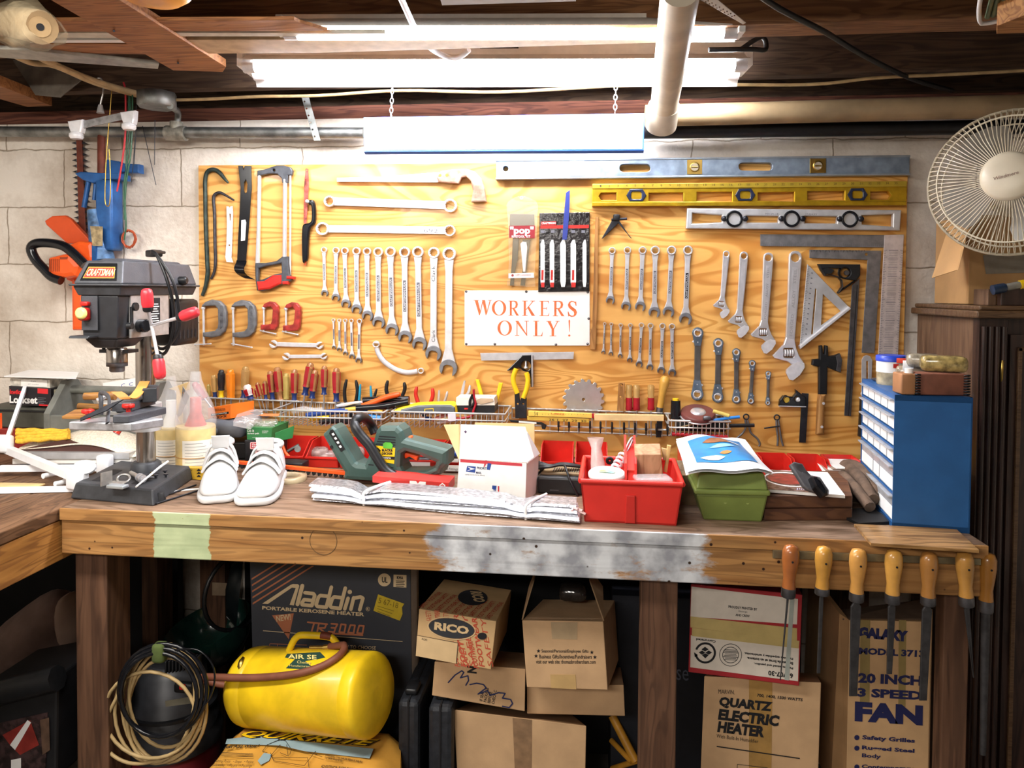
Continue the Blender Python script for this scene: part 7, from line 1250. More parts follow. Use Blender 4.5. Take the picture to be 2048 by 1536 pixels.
m.hexa([cab(0,Dp-s_,0),cab(0,Dp,0),cab(Wd,Dp,0),cab(Wd,Dp-s_,0),cab(0,Dp-s_,H),cab(0,Dp,H),cab(Wd,Dp,H),cab(Wd,Dp-s_,H)]); m.obj('body',CB,t)
rows=[(.865,.985,5),(.74,.86,5),(.615,.735,5),(.49,.61,5),(.27,.48,3),(.05,.26,3)]
DR=mat('drawer_clear','#c9ccd0',.2,0,.08,30,alpha=.75,spec=.9); LBW=mat('drawer_label','#f6f6f4',.6,0,.02)
for z0,z1,nn in rows:
    m=MB(); m.hexa([cab(s_,.0,H*z0-.006),cab(s_,Dp-.004,H*z0-.006),cab(Wd-s_,Dp-.004,H*z0-.006),cab(Wd-s_,0,H*z0-.006),cab(s_,0,H*z0-.003),cab(s_,Dp-.004,H*z0-.003),cab(Wd-s_,Dp-.004,H*z0-.003),cab(Wd-s_,0,H*z0-.003)]); m.obj('shelf',CB,t)
    for k in range(nn):
        us=[(k/nn,(k+1)/nn)][0] if nn==5 else [(.0,.4),(.4,.6),(.6,1)][k]
        u0=s_+(Wd-2*s_)*us[0]+.002;u1=s_+(Wd-2*s_)*us[1]-.002; zz0=H*z0;zz1=H*z1-.006
        o=MB().hexa([cab(u0,.002,zz0),cab(u0,Dp-.01,zz0),cab(u1,Dp-.01,zz0),cab(u1,.002,zz0),cab(u0,.002,zz1),cab(u0,Dp-.01,zz1-.004),cab(u1,Dp-.01,zz1-.004),cab(u1,.002,zz1)]).obj('drawer',DR,t)
        hh=(zz1-zz0); MB().hexa([cab(u0+.003,.0012,zz0+hh*.05),cab(u0+.003,.002,zz0+hh*.05),cab(u1-.003,.002,zz0+hh*.05),cab(u1-.003,.0012,zz0+hh*.05),cab(u0+.003,.0012,zz0+hh*(.8 if nn==5 else .55)),cab(u0+.003,.002,zz0+hh*(.8 if nn==5 else .55)),cab(u1-.003,.002,zz0+hh*(.8 if nn==5 else .55)),cab(u1-.003,.0012,zz0+hh*(.8 if nn==5 else .55))]).obj('label',LBW,o)
        MB().hexa([cab(u0,-.008,zz1-.003),cab(u0,.003,zz1-.004),cab(u1,.003,zz1-.004),cab(u1,-.008,zz1-.003),cab(u0,-.008,zz1),cab(u0,.003,zz1),cab(u1,.003,zz1),cab(u1,-.008,zz1)]).obj('pull',DR,o)
# on the cabinet
zc=BZ+H
def onc(u,d,h=0): return cab(u,d,H+h)
t=thing('hardware_tub','clear and white tub of hardware with a blue lid on the blue cabinet','tub',tuple(onc(.24,.05))); c=onc(.2,.04); MB().lathe([(.03,0),(.032,.004),(.032,.06)],c,n=24).obj('body',mat('tub_clear','#cdbf9c',.15,0,.3,40,alpha=.8,spec=.9),t); MB().lathe([(.0325,.03),(.0325,.056)],c,n=24).obj('white_label',WHT,t); MB().lathe([(.034,.056),(.034,.068),(.031,.07)],c,n=24).obj('blue_lid',mat('lid_blue','#2544b8',.35,0,.05),t); MB().plate(Fr(c+V((-.008,-.0335,0)),(1,0,0),(0,0,1)),[(0,.042),(.012,.042),(.012,.052),(0,.052)],.0005,0,bev=0,px=False).obj('red_mark',RED,t)
for (u,d,sx,sy,h0,hh,mm,l) in((.17,.08,.075,.05,.0,.05,mat('bag_mixed','#9a8b74',.15,0,.4,50,alpha=.75,spec=.9),'left clear bag of hardware with an orange label'),(.13,.09,.07,.05,.05,.03,mat('bag_mixed2','#b0a58f',.15,0,.35,50,alpha=.7,spec=.9),'upper clear bag of bolts lying on the other bags'),(.06,.11,.09,.05,.048,.034,mat('bag_amber','#a8935a',.15,0,.4,70,alpha=.8,spec=.9),'amber bag of screws lying on the ribbed box')):
    tag(MB().rbox(onc(u,d,h0+hh/2),(sx,sy,hh),.01,-.3).obj('parts_bag',mm),l+' on the blue cabinet','bag')
tag(MB().rbox(onc(.165,.053,.06),(.02,.002,.012),.0005,-.3).obj('orange_sticker',mat('orange_red','#d8452c')),'orange price sticker on the left hardware bag','sticker'); tag(MB().rbox(onc(.135,.06,.052),(.022,.002,.022),.0005,-.3).obj('white_tag',WHT),'white tag on the hardware bags','tag')
t=thing('ribbed_box','small brown wooden box with black spiral edges on the blue cabinet','box',tuple(onc(.06,.07))); b0=onc(.035,.09,.024); MB().rbox(b0,(.105,.05,.046),.003,0).obj('box',mat('box_redbrown','#7a4a38',.6,0,.15),t); MB().rbox(b0+V((-.068,-.004,0)),(.03,.05,.044),.003).obj('end_panel',mat('box_tan','#a1714b',.6,0,.1),t)
for x in(-.05,.05):
    m=MB()
    for k in range(8): m.torus(b0+V((x,-.026,-.02+k*.0057)),(0,.3,1),.0055,.0016,10,5)
    m.obj('spiral_edge',BLK,t)
t=thing('glue_bottle','small white bottle with a white cap in front of the brown box','bottle',tuple(onc(.02,.03))); c=onc(.022,.032); MB().lathe([(.0135,0),(.0145,.002),(.0145,.034),(.008,.042)],c,n=20).obj('bottle',mat('bottle_grey','#c9c6c4',.4,0,.05),t); MB().lathe([(.0148,.005),(.0148,.032)],c,n=20).obj('label',LABEL,t); MB().lathe([(.0085,.042),(.0085,.056)],c,n=16).obj('cap',WHT,t)
tag(MB().rbox(onc(.26,.03,.004),(.03,.03,.006),.002).obj('washer_pile',STEELD),'few loose washers at the front left corner of the cabinet top','washers')
# loose veneer board on the bench end
VN=grain('veneer','#b98f5a','#8f6a3c',(1.1,9,9),2,8,.4,coat=.2); p=[G(*q,BZ+.001) for q in((1742,1092),(1958,1106),(1912,1063),(1708,1053))]; m=MB(); m.hexa(p+[v+V((0,0,.006)) for v in p]); tag(m.obj('veneer_board',VN),'thin walnut-grained board lying on the right end of the bench','board')
# ================= under the joists
def HF(z): return Fr((0,0,z),(1,0,0),(0,-1,0))
WCAB=mat('cable_cream','#b79c70',.6,0,.12); PVC=mat('drain_pipe','#cfc3ad',.45,0,.1,12); TANP=mat('tan_pipe','#9a8463',.6,0,.15,12)
LPL=grain('plank_light','#a8703f','#8c5a30',(1.4,12,12),2,9,.65)
t=thing('steel_pipe','grey galvanised pipe with a tee along the top of the block wall at the left','pipe',tuple(P(350,265,.06))); MB().tube([P(-30,263,.06),P(728,266,.06)],.0165,14).obj('pipe',GALV,t)
m=MB().tube([P(333,266,.06),P(372,267,.06)],.023,14).tube([P(352,262,.06),P(353,244,.06)],.02,12); m.obj('tee_fitting',mat('fitting_grey','#9a968a',.6,.5,.3,40),t); MB().tube(spl([P(354,250,.06),P(356,232,.065),P(354,222,.1),P(340,212,.2)]),.0095,10).obj('conduit',GALV,t)
t=thing('junction_box','octagonal steel junction box under the joist at the left','box',tuple(G(314,192,1.96))); MB().lathe([(.053,-.022),(.055,-.02),(.055,.02),(.05,.022)],G(314,200,1.955),n=8).obj('box',GALV,t); MB().tube([G(292,196,1.97),G(284,190,1.98)],.012,10).obj('clamp',STEEL,t)
t=thing('drain_pipe','pale drain pipe sloping from the wall out past the lamps','pipe',tuple(P(1330,240,.2))); MB().tube([P(1326,232,.2),P(1330,200,.27),P(1362,-25,.9)],.036,20).obj('pipe',PVC,t); MB().tube([P(1322,252,.18),P(1328,212,.235)],.042,20).obj('elbow',PVC,t)
tag(MB().tube([P(1290,232,.14),P(2200,208,.14)],.03,16).obj('waste_pipe',TANP),'thick tan waste pipe running along the wall top at the right','pipe'); tag(MB().tube([P(1285,264,.075),P(2150,252,.075)],.02,14).obj('black_pipe',BLK),'black iron pipe below the tan pipe at the right','pipe')
t=thing('hanging_sign','white signboard with a blue rim hanging on two chains under the shop lights','sign',tuple(P(1007,265,.28)))
sf_=Fr(P(1007,302,.27),(1,.02,0),(0,.42,1)); b=[(727,234),(1289,226),(1288,301),(728,304)]; MB().plate(sf_,b,.014,0,bev=.002).obj('frame',mat('sign_blue','#2c5fae',.35,0,.06),t); MB().plate(sf_,[(730,235.5),(1285,227.5),(1284,297),(731,300)],.0015,.0135,bev=0).obj('panel',mat('sign_panel','#f6f6f4',.45,0,0),t)
for x,y in((782,235),(1230,229)):
    a=sf_.pt(x,y,.007); top=V((a.x+.002,a.y+.012,2.0)); k=9; m=MB()
    for i in range(k): 
        c=a.lerp(top,(i+.5)/k); hh=(top-a).length/k*.62; m.tube([c+V((math.cos(q)*.0045*(i%2),math.cos(q)*.0045*(1-i%2),math.sin(q)*hh)) for q in[2*math.pi*j/10 for j in range(10)]],.0011,5,True)
    m.obj('chain',CHROME,t)
tag(MB().plate(wallfr(.09),[(602,192),(617,192),(641,281),(628,282)],.0015,0,[circ(609+k*4.0,203+k*14,2,8) for k in range(6)]).obj('perforated_strap',GALV),'perforated steel hanger strap left of the hanging sign','strap')
def cab_(name,label,pts,r,m,cat='cable'): return tag(MB().tube(spl(pts,5),r,8).obj(name,m),label,cat)
cab_('wall_cable','cream cable stapled along the bottom of the joist behind the lamps',[P(x,y,.163) for x,y in((345,200),(420,198),(520,193),(640,191),(800,181),(1000,184),(1225,172),(1400,169),(1620,169),(1750,156),(1900,149),(2090,139))],.0045,WCAB)
cab_('ceiling_cable','upper cream cable coming in from the left edge to the junction box',[G(x,y,1.985) for x,y in((-60,45),(0,72),(90,120),(190,162),(292,192))],.0085,WCAB); cab_('ceiling_cable','lower cream cable drooping below the upper one at the left edge',[G(x,y,1.98) for x,y in((-60,70),(0,97),(60,125),(110,132),(190,166),(286,194))],.007,WCAB)
cab_('black_cable','black cable slanting down across the joists at the upper right',[G(x,y,1.982) for x,y in((1505,-20),(1560,18),(1650,64),(1700,95),(1760,128),(1830,160),(1905,182))],.0065,BLK); cab_('lamp_cord','white lamp cord hanging in a curve above the long shop light',[G(x,y,1.985) for x,y in((795,-20),(815,25),(835,65),(860,95),(890,112))]+[G(915,116,1.98),G(938,100,1.99)],.0065,mat('cord_white','#d9d9dc',.4,0,.05))
def plank(name,label,pts,z,t_,m,cat='board'): return tag(MB().plate(HF(z),pts,t_,-t_,bev=.001).obj(name,m),label,cat)
plank('wide_plank','wide brown plank with nails slanting across the joists at the upper left',[(75,-15),(215,-15),(452,134),(446,144),(346,141)],1.972,.02,LPL)
for x,y in((356,126),(228,62)): tag(MB().tube([G(x,y,1.972),G(x,y,1.955)],.0025,6).obj('nail',GUN),('large nail near the end','small nail in the middle')[x<300]+' of the wide brown plank','nail')
plank('short_plank','short tan plank end at the left edge below the cables',[(-30,160),(-30,190),(55,214),(104,212)],1.965,.03,LPL)
for pts,m,l in(([(90,42),(588,40),(600,46),(655,62),(90,64)],LPL,'brown board'),([(340,66),(770,66),(770,73),(340,73)],mat('strip_white','#c9c4b6',.6,0,.1),'right whitish strip'),([(90,66),(300,66),(300,76),(90,76)],mat('strip_white','#c9c4b6'),'left whitish strip'),([(60,81),(300,80),(300,86),(60,86)],WHT,'thin white strip'),([(345,80),(1335,76),(1335,85),(640,106),(345,108)],mat('strip_tan','#b79c7a',.6,0,.12),'long tan lath'),([(60,88),(340,88),(340,110),(60,104)],LPL,'short tan board')): plank('stored_board',l+' stored flat under the joists at the upper left',pts,1.978,.008,m)
plank('metal_channel','aluminium channel stored below the whitish strips at the upper left',[(-20,98),(60,101),(318,129),(316,138),(-20,114)],1.97,.01,mat('old_alu','#a9a69c',.45,.7,.15),'channel')
tag(MB().plate(wallfr(.2),[(25,120),(60,115),(175,150),(120,195),(70,190)],.004,0).obj('grey_felt',mat('grey_felt','#6f685e',.9,0,.2,20)),'hanging piece of grey felt behind the cables at the left','felt')
t=thing('orange_tub','bottom of a round orange tub stored above the wide plank','tub',tuple(G(305,-6,1.94))); MB().lathe([(.02,-.014),(.05,-.012),(.066,0),(.07,.03)],G(305,-14,1.945),n=28).obj('tub',mat('tub_orange','#e39a35',.35,0,.08,15),t)
t=thing('wrapped_roll','paper roll in crumpled clear plastic at the upper left corner','roll',tuple(P(60,45,.85))); a=P(-30,35,.6);b=P(80,54,.93); MB().tube([a,b],.032,18).obj('roll',mat('roll_tan','#937a58',.7,0,.1),t); dd=(b-a).normalized(); MB().lathe([(.019,0),(.019,.002)],b,dd,18).obj('core',mat('core_tan','#a58a64',.7,0,.1),t); MB().lathe([(.007,.002),(.007,.003)],b,dd,12).obj('core_hole',INK,t)
m=MB(); rg=[]
for k,(s_,r_) in enumerate(((0,.05),(.25,.056),(.5,.05),(.75,.055),(.95,.048),(1.08,.03))):
    c=a.lerp(b,s_); xx=V((0,0,1)); yy=dd.cross(xx).normalized(); rg.append([c+(xx*math.sin(q)+yy*math.cos(q))*r_*R.uniform(.75,1.15) for q in[2*math.pi*j/16 for j in range(16)]])
loft(m,rg,caps=False); m.obj('plastic_wrap',mat('yellowed_film','#b8a888',.2,0,.1,40,.8,50,alpha=.4,spec=.6),t)
tag(MB().plate(HF(1.975),[(1380,-12),(1420,-12),(1492,46),(1486,49)],.0015,-.0015,[circ(1404+k*7.5+j*5,0+k*4.2-j*2,1.6,8) for k in range(9) for j in range(2)]).obj('perforated_sheet',mat('sheet_white','#d6d2cb',.5,0,.05)),'perforated white sheet beside the drain pipe at the top','sheet')
plank('thin_board','edge of a thin pale panel at the top centre',[(878,-10),(884,11),(1152,3),(1152,-10)],1.98,.006,mat('panel_pale','#a8a49a',.6,0,.05))
plank('wood_block','sawn wood block in the upper right corner',[(1993,68),(1994,52),(2070,22),(2070,66)],1.9,.05,RAW,'block')
t=thing('wire_shelf_scrap','bent white wire frame with green mesh in the upper right corner','wire frame',tuple(G(1985,30,1.93))); MB().tube(spl([G(x,y,1.94) for x,y in((1962,-10),(1958,20),(1960,44),(1972,47),(2010,40))]),.004,6).obj('frame',WHT,t); m=MB()
for k in range(5): m.tube([G(1985+k*12,-5,1.945),G(1975+k*12,34-k*3,1.945)],.005,6)
m.obj('green_mesh',mat('mesh_green','#5c6a4c',.6,0,.2),t)
for x0,x1,y0,y1 in((938,1022,-10,50),): struct(MB().bbox(P(x0,y1,.52),(P(x1,y1,.52).x,-.2,2.18)),'joist_blocking',DKW)
# ================= under the bench
def cart2(quad,d,tlb,db,name,label,cat,m,part='carton',z=None,mi=0):
    """carton: front quad in pixels on the upright plane d; its top-left edge runs back to pixel tlb on plane db"""
    fr=wallfr(d); q=z(*quad) if z else quad; tb=z(tlb)[0] if z else tlb; tl,tr,br,bl=qpts(fr,q); back=P(*tb,db)-tl
    t=thing(name,label,cat,tuple(bl)); o=MB().extr([bl,br,tr,tl],back).obj(part,m,t,bev=.0015)
    return t,o,fr,Fr(tl,tr-tl,back),Fr(br,back,tr-br),dict(tl=tl,tr=tr,br=br,bl=bl,back=back)
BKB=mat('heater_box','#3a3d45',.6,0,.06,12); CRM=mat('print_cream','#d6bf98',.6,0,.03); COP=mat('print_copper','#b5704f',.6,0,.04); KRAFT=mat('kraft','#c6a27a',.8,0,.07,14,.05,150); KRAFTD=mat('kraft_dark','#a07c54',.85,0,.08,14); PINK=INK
z=Z(480,1100,5.389)
t,o,f,tp,rt,k_=cart2(((105,130),(1838,205),(1862,2200),(165,2200)),.40,(260,118),.16,'heater_carton','tall dark carton for a kerosene heater with cream lettering under the bench','box',BKB,z=z)
MB().extr([f.pt(*z((1840,205))[0]),f.pt(*z((1905,200))[0],-.03),f.pt(*z((1920,2200))[0],-.03),f.pt(*z((1862,2200))[0])][::-1],(0,.02,0)).obj('white_edge',mat('edge_white','#b9ada0',.7,0,.08),t)
m=MB()
def sk(ps): return z(*ps)
def strokes(mb,fr,pls,w,h=.0006):
    for pl in pls:
        for a,b in zip(pl[:-1],pl[1:]):
            h+=.00005; mb.flat(fr,seg(a,b,w,w),h); mb.flat(fr,circ(b[0],b[1],w/2,8),h+.00002); mb.flat(fr,circ(a[0],a[1],w/2,8),h+.00004)
# the long slanting first letter, then rounded square letters
m.flat(f,z((240,578),(300,582),(560,405),(600,410),(535,590),(580,598),(640,385),(625,368),(570,366),(545,376)),.0006)
for pl in ([(672,385),(620,585)],):
    strokes(m,f,[z(*pl)],8)
def rl(x,y,s=1.0): return x,y
strokes(m,f,[z((700,460),(790,470),(805,490),(775,600),(670,590),(668,570),(690,535),(785,545)),z((985,400),(930,618),(835,608),(820,590),(845,510),(865,490),(955,500)),z((1135,410),(1080,630),(985,620),(970,600),(995,525),(1015,505),(1105,515)),z((1165,520),(1130,635)),z((1225,515),(1195,640)),z((1225,520),(1300,505),(1325,520),(1290,645))],7.2); m.flat(f,circ(*z((1183,452))[0],4.5,12),.0006)
m.text('PORTABLE KEROSENE HEATER',f,z((238,642))[0],z((1338,715))[0],z((240,602))[0],.0006,bold=.035); m.flat(f,z((248,866),(1752,984),(1752,990),(248,874)),.0006); m.text('R',f,z((1366,648))[0],z((1390,650))[0],z((1366,622))[0],.0006,bold=.02); m.torus(f.pt(*z((1378,636))[0],.0004),(0,1,0),.0052,.0005,18,4)
m.flat(f,circ(*z((1556,322))[0],13,20),.0005); m.flat(f,z((1655,265),(1795,270),(1793,405),(1653,398)),.0005); m.text('HOW TO CHOOSE\nTHE RIGHT HEATER',f,z((1040,1110))[0],z((1475,1128))[0],z((1048,1020))[0],.0006,bold=.01); m.obj('cream_print',CRM,o)
m=MB().text('UL',f,z((1528,350))[0],z((1590,356))[0],z((1530,290))[0],.001,bold=.03).text('KHA',f,z((1690,315))[0],z((1760,318))[0],z((1690,280))[0],.001,bold=.04)
for q in range(4): m.flat(f,z((1680,330+q*18),(1775-10*(q%2),333+q*18),(1775-10*(q%2),341+q*18),(1680,338+q*18)),.001)
m.obj('dark_print',INK,o)
m=MB()
for q in range(5): m.flat(f,z((125+q*3,305+q*66),(125+q*3,325+q*66),(420+q*95,140+q*8),(395+q*95,138+q*8)),.0006)
m.flat(f,z((345,705),(580,682),(525,962)),.0006)
strokes(m,f,[z((730,778),(940,800)),z((800,785),(770,885)),z((850,795),(830,890)),z((930,800),(915,840),(850,840),(920,895),(1320,918)),z((985,795),(1050,800),(1030,840),(985,838)),z((1030,840),(1015,885),(955,880)),z((1090,800),(1140,805),(1125,890),(1070,885),(1090,800)),z((1190,810),(1240,812),(1225,895),(1165,890),(1190,810)),z((1285,815),(1335,818),(1320,900),(1262,895),(1285,815))],3.4)
for q in(((320,1010),(720,1025)),((320,1010),(318,1045)),((405,1012),(403,1045))): strokes(m,f,[z(*q)],1.2)
m.obj('copper_print',COP,o); MB().text('NEW!',f,z((395,775))[0],z((550,752))[0],z((385,708))[0],.0012,bold=.02).obj('new_lettering',CRM,o)
o2=MB().plate(f,z((1488,478),(1770,580),(1745,620),(1752,690),(1722,762),(1438,655)),.0004,.0003,bev=0).obj('price_sticker',mat('sticker_mustard','#c9ae2c',.6,0,.08),o); m=MB().text('5 67-18',f,z((1490,570))[0],z((1700,632))[0],z((1500,510))[0],.0011); [m.flat(f,z((1480,600+q*28),(1660-20*q,655+q*28),(1660-20*q,661+q*28),(1480,606+q*28)),.0011) for q in range(3)]; m.obj('print',mat('mustard_ink','#7d6a1a',.6,0,0),o2)
# air tank
YT=mat('tank_yellow','#ecc51d',.38,0,.12,14,coat=.1); c0=P(508,1372,.49);c1=P(740,1389,.59); ax=(c1-c0).normalized(); L=(c1-c0).length; rr=.094
t=thing('air_tank','yellow portable air tank lying on the cement bag under the bench','tank',tuple(c0)); prof=[(.02,-.045),(.05,-.04),(.078,-.026),(.091,-.008),(rr,.008),(rr,.03),(rr*.985,.032),(rr*.985,.036),(rr,.038),(rr,L-.03),(rr*.985,L-.028),(rr*.985,L-.024),(rr,L-.02),(rr,L),(.0925,L+.006),(.084,L+.013),(.05,L+.02),(.02,L+.022)]
bd=MB().lathe(prof,c0,ax,40).obj('shell',YT,t); d_=.52
hp=[P(x,y,.52) for x,y in((578,1302),(586,1284),(594,1274),(606,1270),(655,1273),(668,1280),(676,1292),(682,1308))]; MB().tube(spl(hp,4),.0085,10).obj('carry_handle',YT,t); MB().tube([P(642,1270,.522),P(662,1273,.522)],.0089,10).obj('worn_patch',mat('rust_brown','#6e3424'),t)
m=MB(); tx=Fr(c0,ax,(0,0,1)); 
def on_tank(x,y,h=.0012):   # drop a pixel ray onto the tank
    q=ray(x,y); best=None
    for it in range(400):
        pnt=CAM+q*(1.2+it*.002); rel=pnt-c0; u=rel.dot(ax); 
        if (rel-ax*u).length<rr+h: return CAM+q*(1.2+it*.002)
    return P(x,y,.6)
def tpatch(poly,mm,name,par,h=.0012,n=10):
    # split the polygon's vertical span into strips that wrap the tank
    k=MB(); ys=[p[1] for p in poly]; y0,y1=min(ys),max(ys)
    def span(y):
        xs=[]
        for i in range(len(poly)):
            a,b=poly[i-1],poly[i]
            if (a[1]-y)*(b[1]-y)<=0 and a[1]!=b[1]: xs.append(a[0]+(b[0]-a[0])*(y-a[1])/(b[1]-a[1]))
        return min(xs),max(xs)
    vs=[];
    for i in range(n+1):
        y=y0+(y1-y0)*(i/n)*.998+.001; l,r=span(y); vs+=[on_tank(l+(r-l)*j/4,y,h) for j in range(5)]
    k.add(vs,[(i*5+j,(i+1)*5+j,(i+1)*5+j+1,i*5+j+1) for i in range(n) for j in range(4)],0,True); return k.obj(name,mm,par)
lbm=tpatch([(575,1306),(640,1304),(652,1316),(610,1322),(632,1340),(570,1338),(590,1318),(568,1318)],mat('label_green','#24443a',.5,0,.1),'green_label',bd)
def ttext(st,x0,y0,x1,y1,name,mm,par,bold=0):
    cu=bpy.data.curves.new('t','FONT'); cu.body=st; cu.offset=bold; cu.resolution_u=2; ob=bpy.data.objects.new('t',cu); me=bpy.data.meshes.new_from_object(ob); xs=[v.co.x for v in me.vertices]; ys=[v.co.y for v in me.vertices]
    k=MB(); k.add([on_tank(x0+(x1-x0)*(v.co.x-min(xs))/(max(xs)-min(xs)),y1-(y1-y0)*(v.co.y-min(ys))/(max(ys)-min(ys))+(v.co.x-min(xs))/(max(xs)-min(xs))*2,.003) for v in me.vertices],[list(p.vertices) for p in me.polygons]); bpy.data.objects.remove(ob); bpy.data.curves.remove(cu); return k.obj(name,mm,par)
ttext('AIR SE',576,1308,633,1317,'lettering',mat('label_cream2','#e9d98a',.5,0,0),lbm,.02); ttext('Cheney',594,1321,622,1328,'script',mat('label_cream2','#e9d98a'),lbm); ttext('Manufacturing',579,1329,620,1334,'lettering',mat('label_cream2','#e9d98a'),lbm)
HOSE=mat('hose_brown','#7d4a36',.6,0,.1); MB().tube(spl([P(688,1290,.545),P(688,1300,.57),P(672,1316,.6),P(640,1334,.615),P(590,1348,.62),P(520,1355,.6),P(450,1355,.58),P(408,1354,.56),P(404,1358,.53),P(430,1366,.52),P(466,1373,.52)],5),.0085,10).obj('air_hose',HOSE,t); MB().tube([P(688,1290,.545),P(660,1293,.52)],.0085,10).obj('hose_end',HOSE,t)
MB().tube([P(459,1371,.52),P(478,1374,.52)],.0105,12).obj('hose_fitting',CHROME,t); m=MB().tube([P(664,1294,.52),P(648,1296,.52)],.008,10).tube([P(650,1296,.52),P(620,1296,.515)],.006,8); m.obj('valve',BRASS,t); MB().lathe([(.02,-.006),(.022,0),(.014,.006)],P(482,1332,.53),(-1,-.2,.1),16).obj('gauge',BRASS,t)
# cement bag
BAG=mat('bag_tan','#d29a3e',.7,0,.1,14,.15,60); t=thing('cement_bag','printed yellow cement bag lying under the air tank','bag',tuple(G(600,1500,.3))); zb=.325
bc=[G(372,1562,zb),G(800,1562,zb),G(802,1462,zb),G(474,1446,zb)]; N=14
def bagz(u,v): e_=max(0,min(u,1-u,v,1-v)); return -.03*(1-min(1,e_/.1))**2+.004*math.sin(u*14+v*9)
def bq(u,v,h=0): return bc[0].lerp(bc[1],u).lerp(bc[3].lerp(bc[2],u),v)+V((0,0,bagz(u,v)+h))
vs=[bq(i/N,j/N) for i in range(N+1) for j in range(N+1)]; fs=[(i*(N+1)+j,(i+1)*(N+1)+j,(i+1)*(N+1)+j+1,i*(N+1)+j+1) for i in range(N) for j in range(N)]
m=MB().add(vs,fs,0,True); cen=(bc[0]+bc[2])/2
for i in range(N): pass
edge=[bq(i/N,0) for i in range(N+1)]+[bq(1,j/N) for j in range(1,N+1)]+[bq(i/N,1) for i in range(N-1,-1,-1)]+[bq(0,j/N) for j in range(N-1,0,-1)]; ne=len(edge)
m.add(edge+[V((p.x+(p.x-cen.x)*.04,p.y+(p.y-cen.y)*.04,.17)) for p in edge]+[V((p.x,p.y,.0)) for p in edge],[(i,i+ne,(i+1)%ne+ne,(i+1)%ne) for i in range(ne)]+[(i+ne,i+2*ne,(i+1)%ne+2*ne,(i+1)%ne+ne) for i in range(ne)],0,True)
bo=m.obj('sack',BAG,t); bf_=Fr((0,0,zb),(1,0,0),(0,1,0)); zq=Z(180,1180,3.103)
def bflat(ps,h,mm,name): return MB().flat(bf_,ps,h).obj(name,mm,bo)
m=MB(); m.flat(bf_,zq((850,925),(1015,905),(1180,925),(1760,985),(1735,1045),(1330,1000),(1180,965),(840,955)),.006); m.flat(bf_,zq((1040,1060),(1080,1010),(1130,1020),(1110,1060),(1060,1085)),.006); m.obj('blue_print',mat('bag_blue_print','#8fa9b3',.7,0,.05),bo)
m=MB().text('QUIKRETE',bf_,zq((880,912))[0],zq((1700,975))[0],zq((1000,868))[0],.0068,bold=.09); m.text('Just Add Water!',bf_,zq((825,988))[0],zq((1040,981))[0],zq((842,963))[0],.007,bold=.03); m.text('WARNING: CAN CAUSE SERIOUS INJURY\nTO SKIN AND EYES',bf_,zq((1455,1046))[0],zq((1690,1090))[0],zq((1460,1018))[0],.007,bold=.02)
m.text('Setting Posts   • Steps   • Patios\nSidewalks   • Floors   • Footings',bf_,zq((755,1098))[0],zq((1000,1104))[0],zq((780,1052))[0],.007); m.text('ADVERTENCIA: PUEDE CAUSAR',bf_,zq((1432,1104))[0],zq((1650,1125))[0],zq((1436,1084))[0],.007,bold=.02)
for y in(1008,1016,1026): m.flat(bf_,zq((815,y),(1010,y+6),(1010,y+9),(815,y+3)),.007)
strokes(m,bf_,[zq((1100,1010),(1070,1000),(1100,960),(1160,935),(1210,930),(1250,990),(1240,1020)),zq((1150,940),(1180,925),(1210,935)),zq((1120,1010),(1140,1060),(1330,1090),(1400,1000)),zq((1130,1040),(1350,1040),(1360,1105)),zq((1180,960),(1120,1030)),zq((1220,960),(1230,1030),(1180,1010)),zq((1350,1005),(1440,1035))],.9,.007); m.obj('black_print',INK,bo)
MB().text('QUIKRETE',bf_,zq((886,910))[0],zq((1690,970))[0],zq((1004,870))[0],.0078,bold=.02).obj('yellow_lettering',YEL,bo)
# black cases
for a,b,yt,l,xb in((795,838,1402,'left black plastic case standing on edge beside the heater carton',62),(856,905,1412,'right black plastic case standing on edge beside the stacked cartons',55)):
    t=thing('power_tool_case',l,'case',tuple(P(a,1530,.55))); p=P(a,yt,.55);q=P(b,yt+2,.55); bk=P(a+xb,yt-62,.3)-p; bk.z=0; bk.x=0
    m=MB().extr([V((p.x,p.y,.06)),V((q.x,q.y,.06)),q,p],bk); m.obj('shell',mat('case_black','#24272d',.5,0,.2,60,.2,200),t,bev=.012); m=MB(); mx=(p+q)/2; m.extr([V((mx.x-.002,p.y-.003,.06)),V((mx.x+.002,p.y-.003,.06)),mx+V((.002,-.003,.002)),mx+V((-.002,-.003,.002))],bk); m.obj('seam',INK,t); MB().rbox(mx+V((.0,.05,.008)),(.03,.05,.016),.005).obj('handle',BLK,t)
# cartons in the middle
z=Z(780,1120,3.692)
t,o,f,tp,rt,k_=cart2(((470,1105),(1450,1225),(1440,1700),(500,1640)),.52,(490,1040),.27,'large_carton','large plain kraft carton at the bottom of the middle stack','box',KRAFT,z=z)
MB().plate(f,z((905,1165),(1048,1180),(1045,1650),(925,1640)),.0003,.0003,bev=0).obj('packing_tape',mat('tape_brown','#9b7a5a',.2,0,.15,40,alpha=.8,spec=.9),t)
t,o,f,tp,rt,k_=cart2(((330,750),(1000,805),(995,1118),(310,1000)),.53,(420,640),.27,'marked_carton','kraft carton with a blue marker scrawl under the red-printed carton','box',KRAFT,z=z)
m=MB(); strokes(m,f,[z((430,905),(480,850),(530,818),(545,830),(520,870),(575,855),(580,890),(560,925)),z((590,920),(640,910),(690,920),(710,945),(650,990),(720,965),(740,1000),(800,980),(850,985),(830,1020),(890,1030),(905,1060),(880,1090),(830,1080))],2.6); m.obj('marker_scrawl',mat('marker_blue','#232c5a',.6,0,0),o)
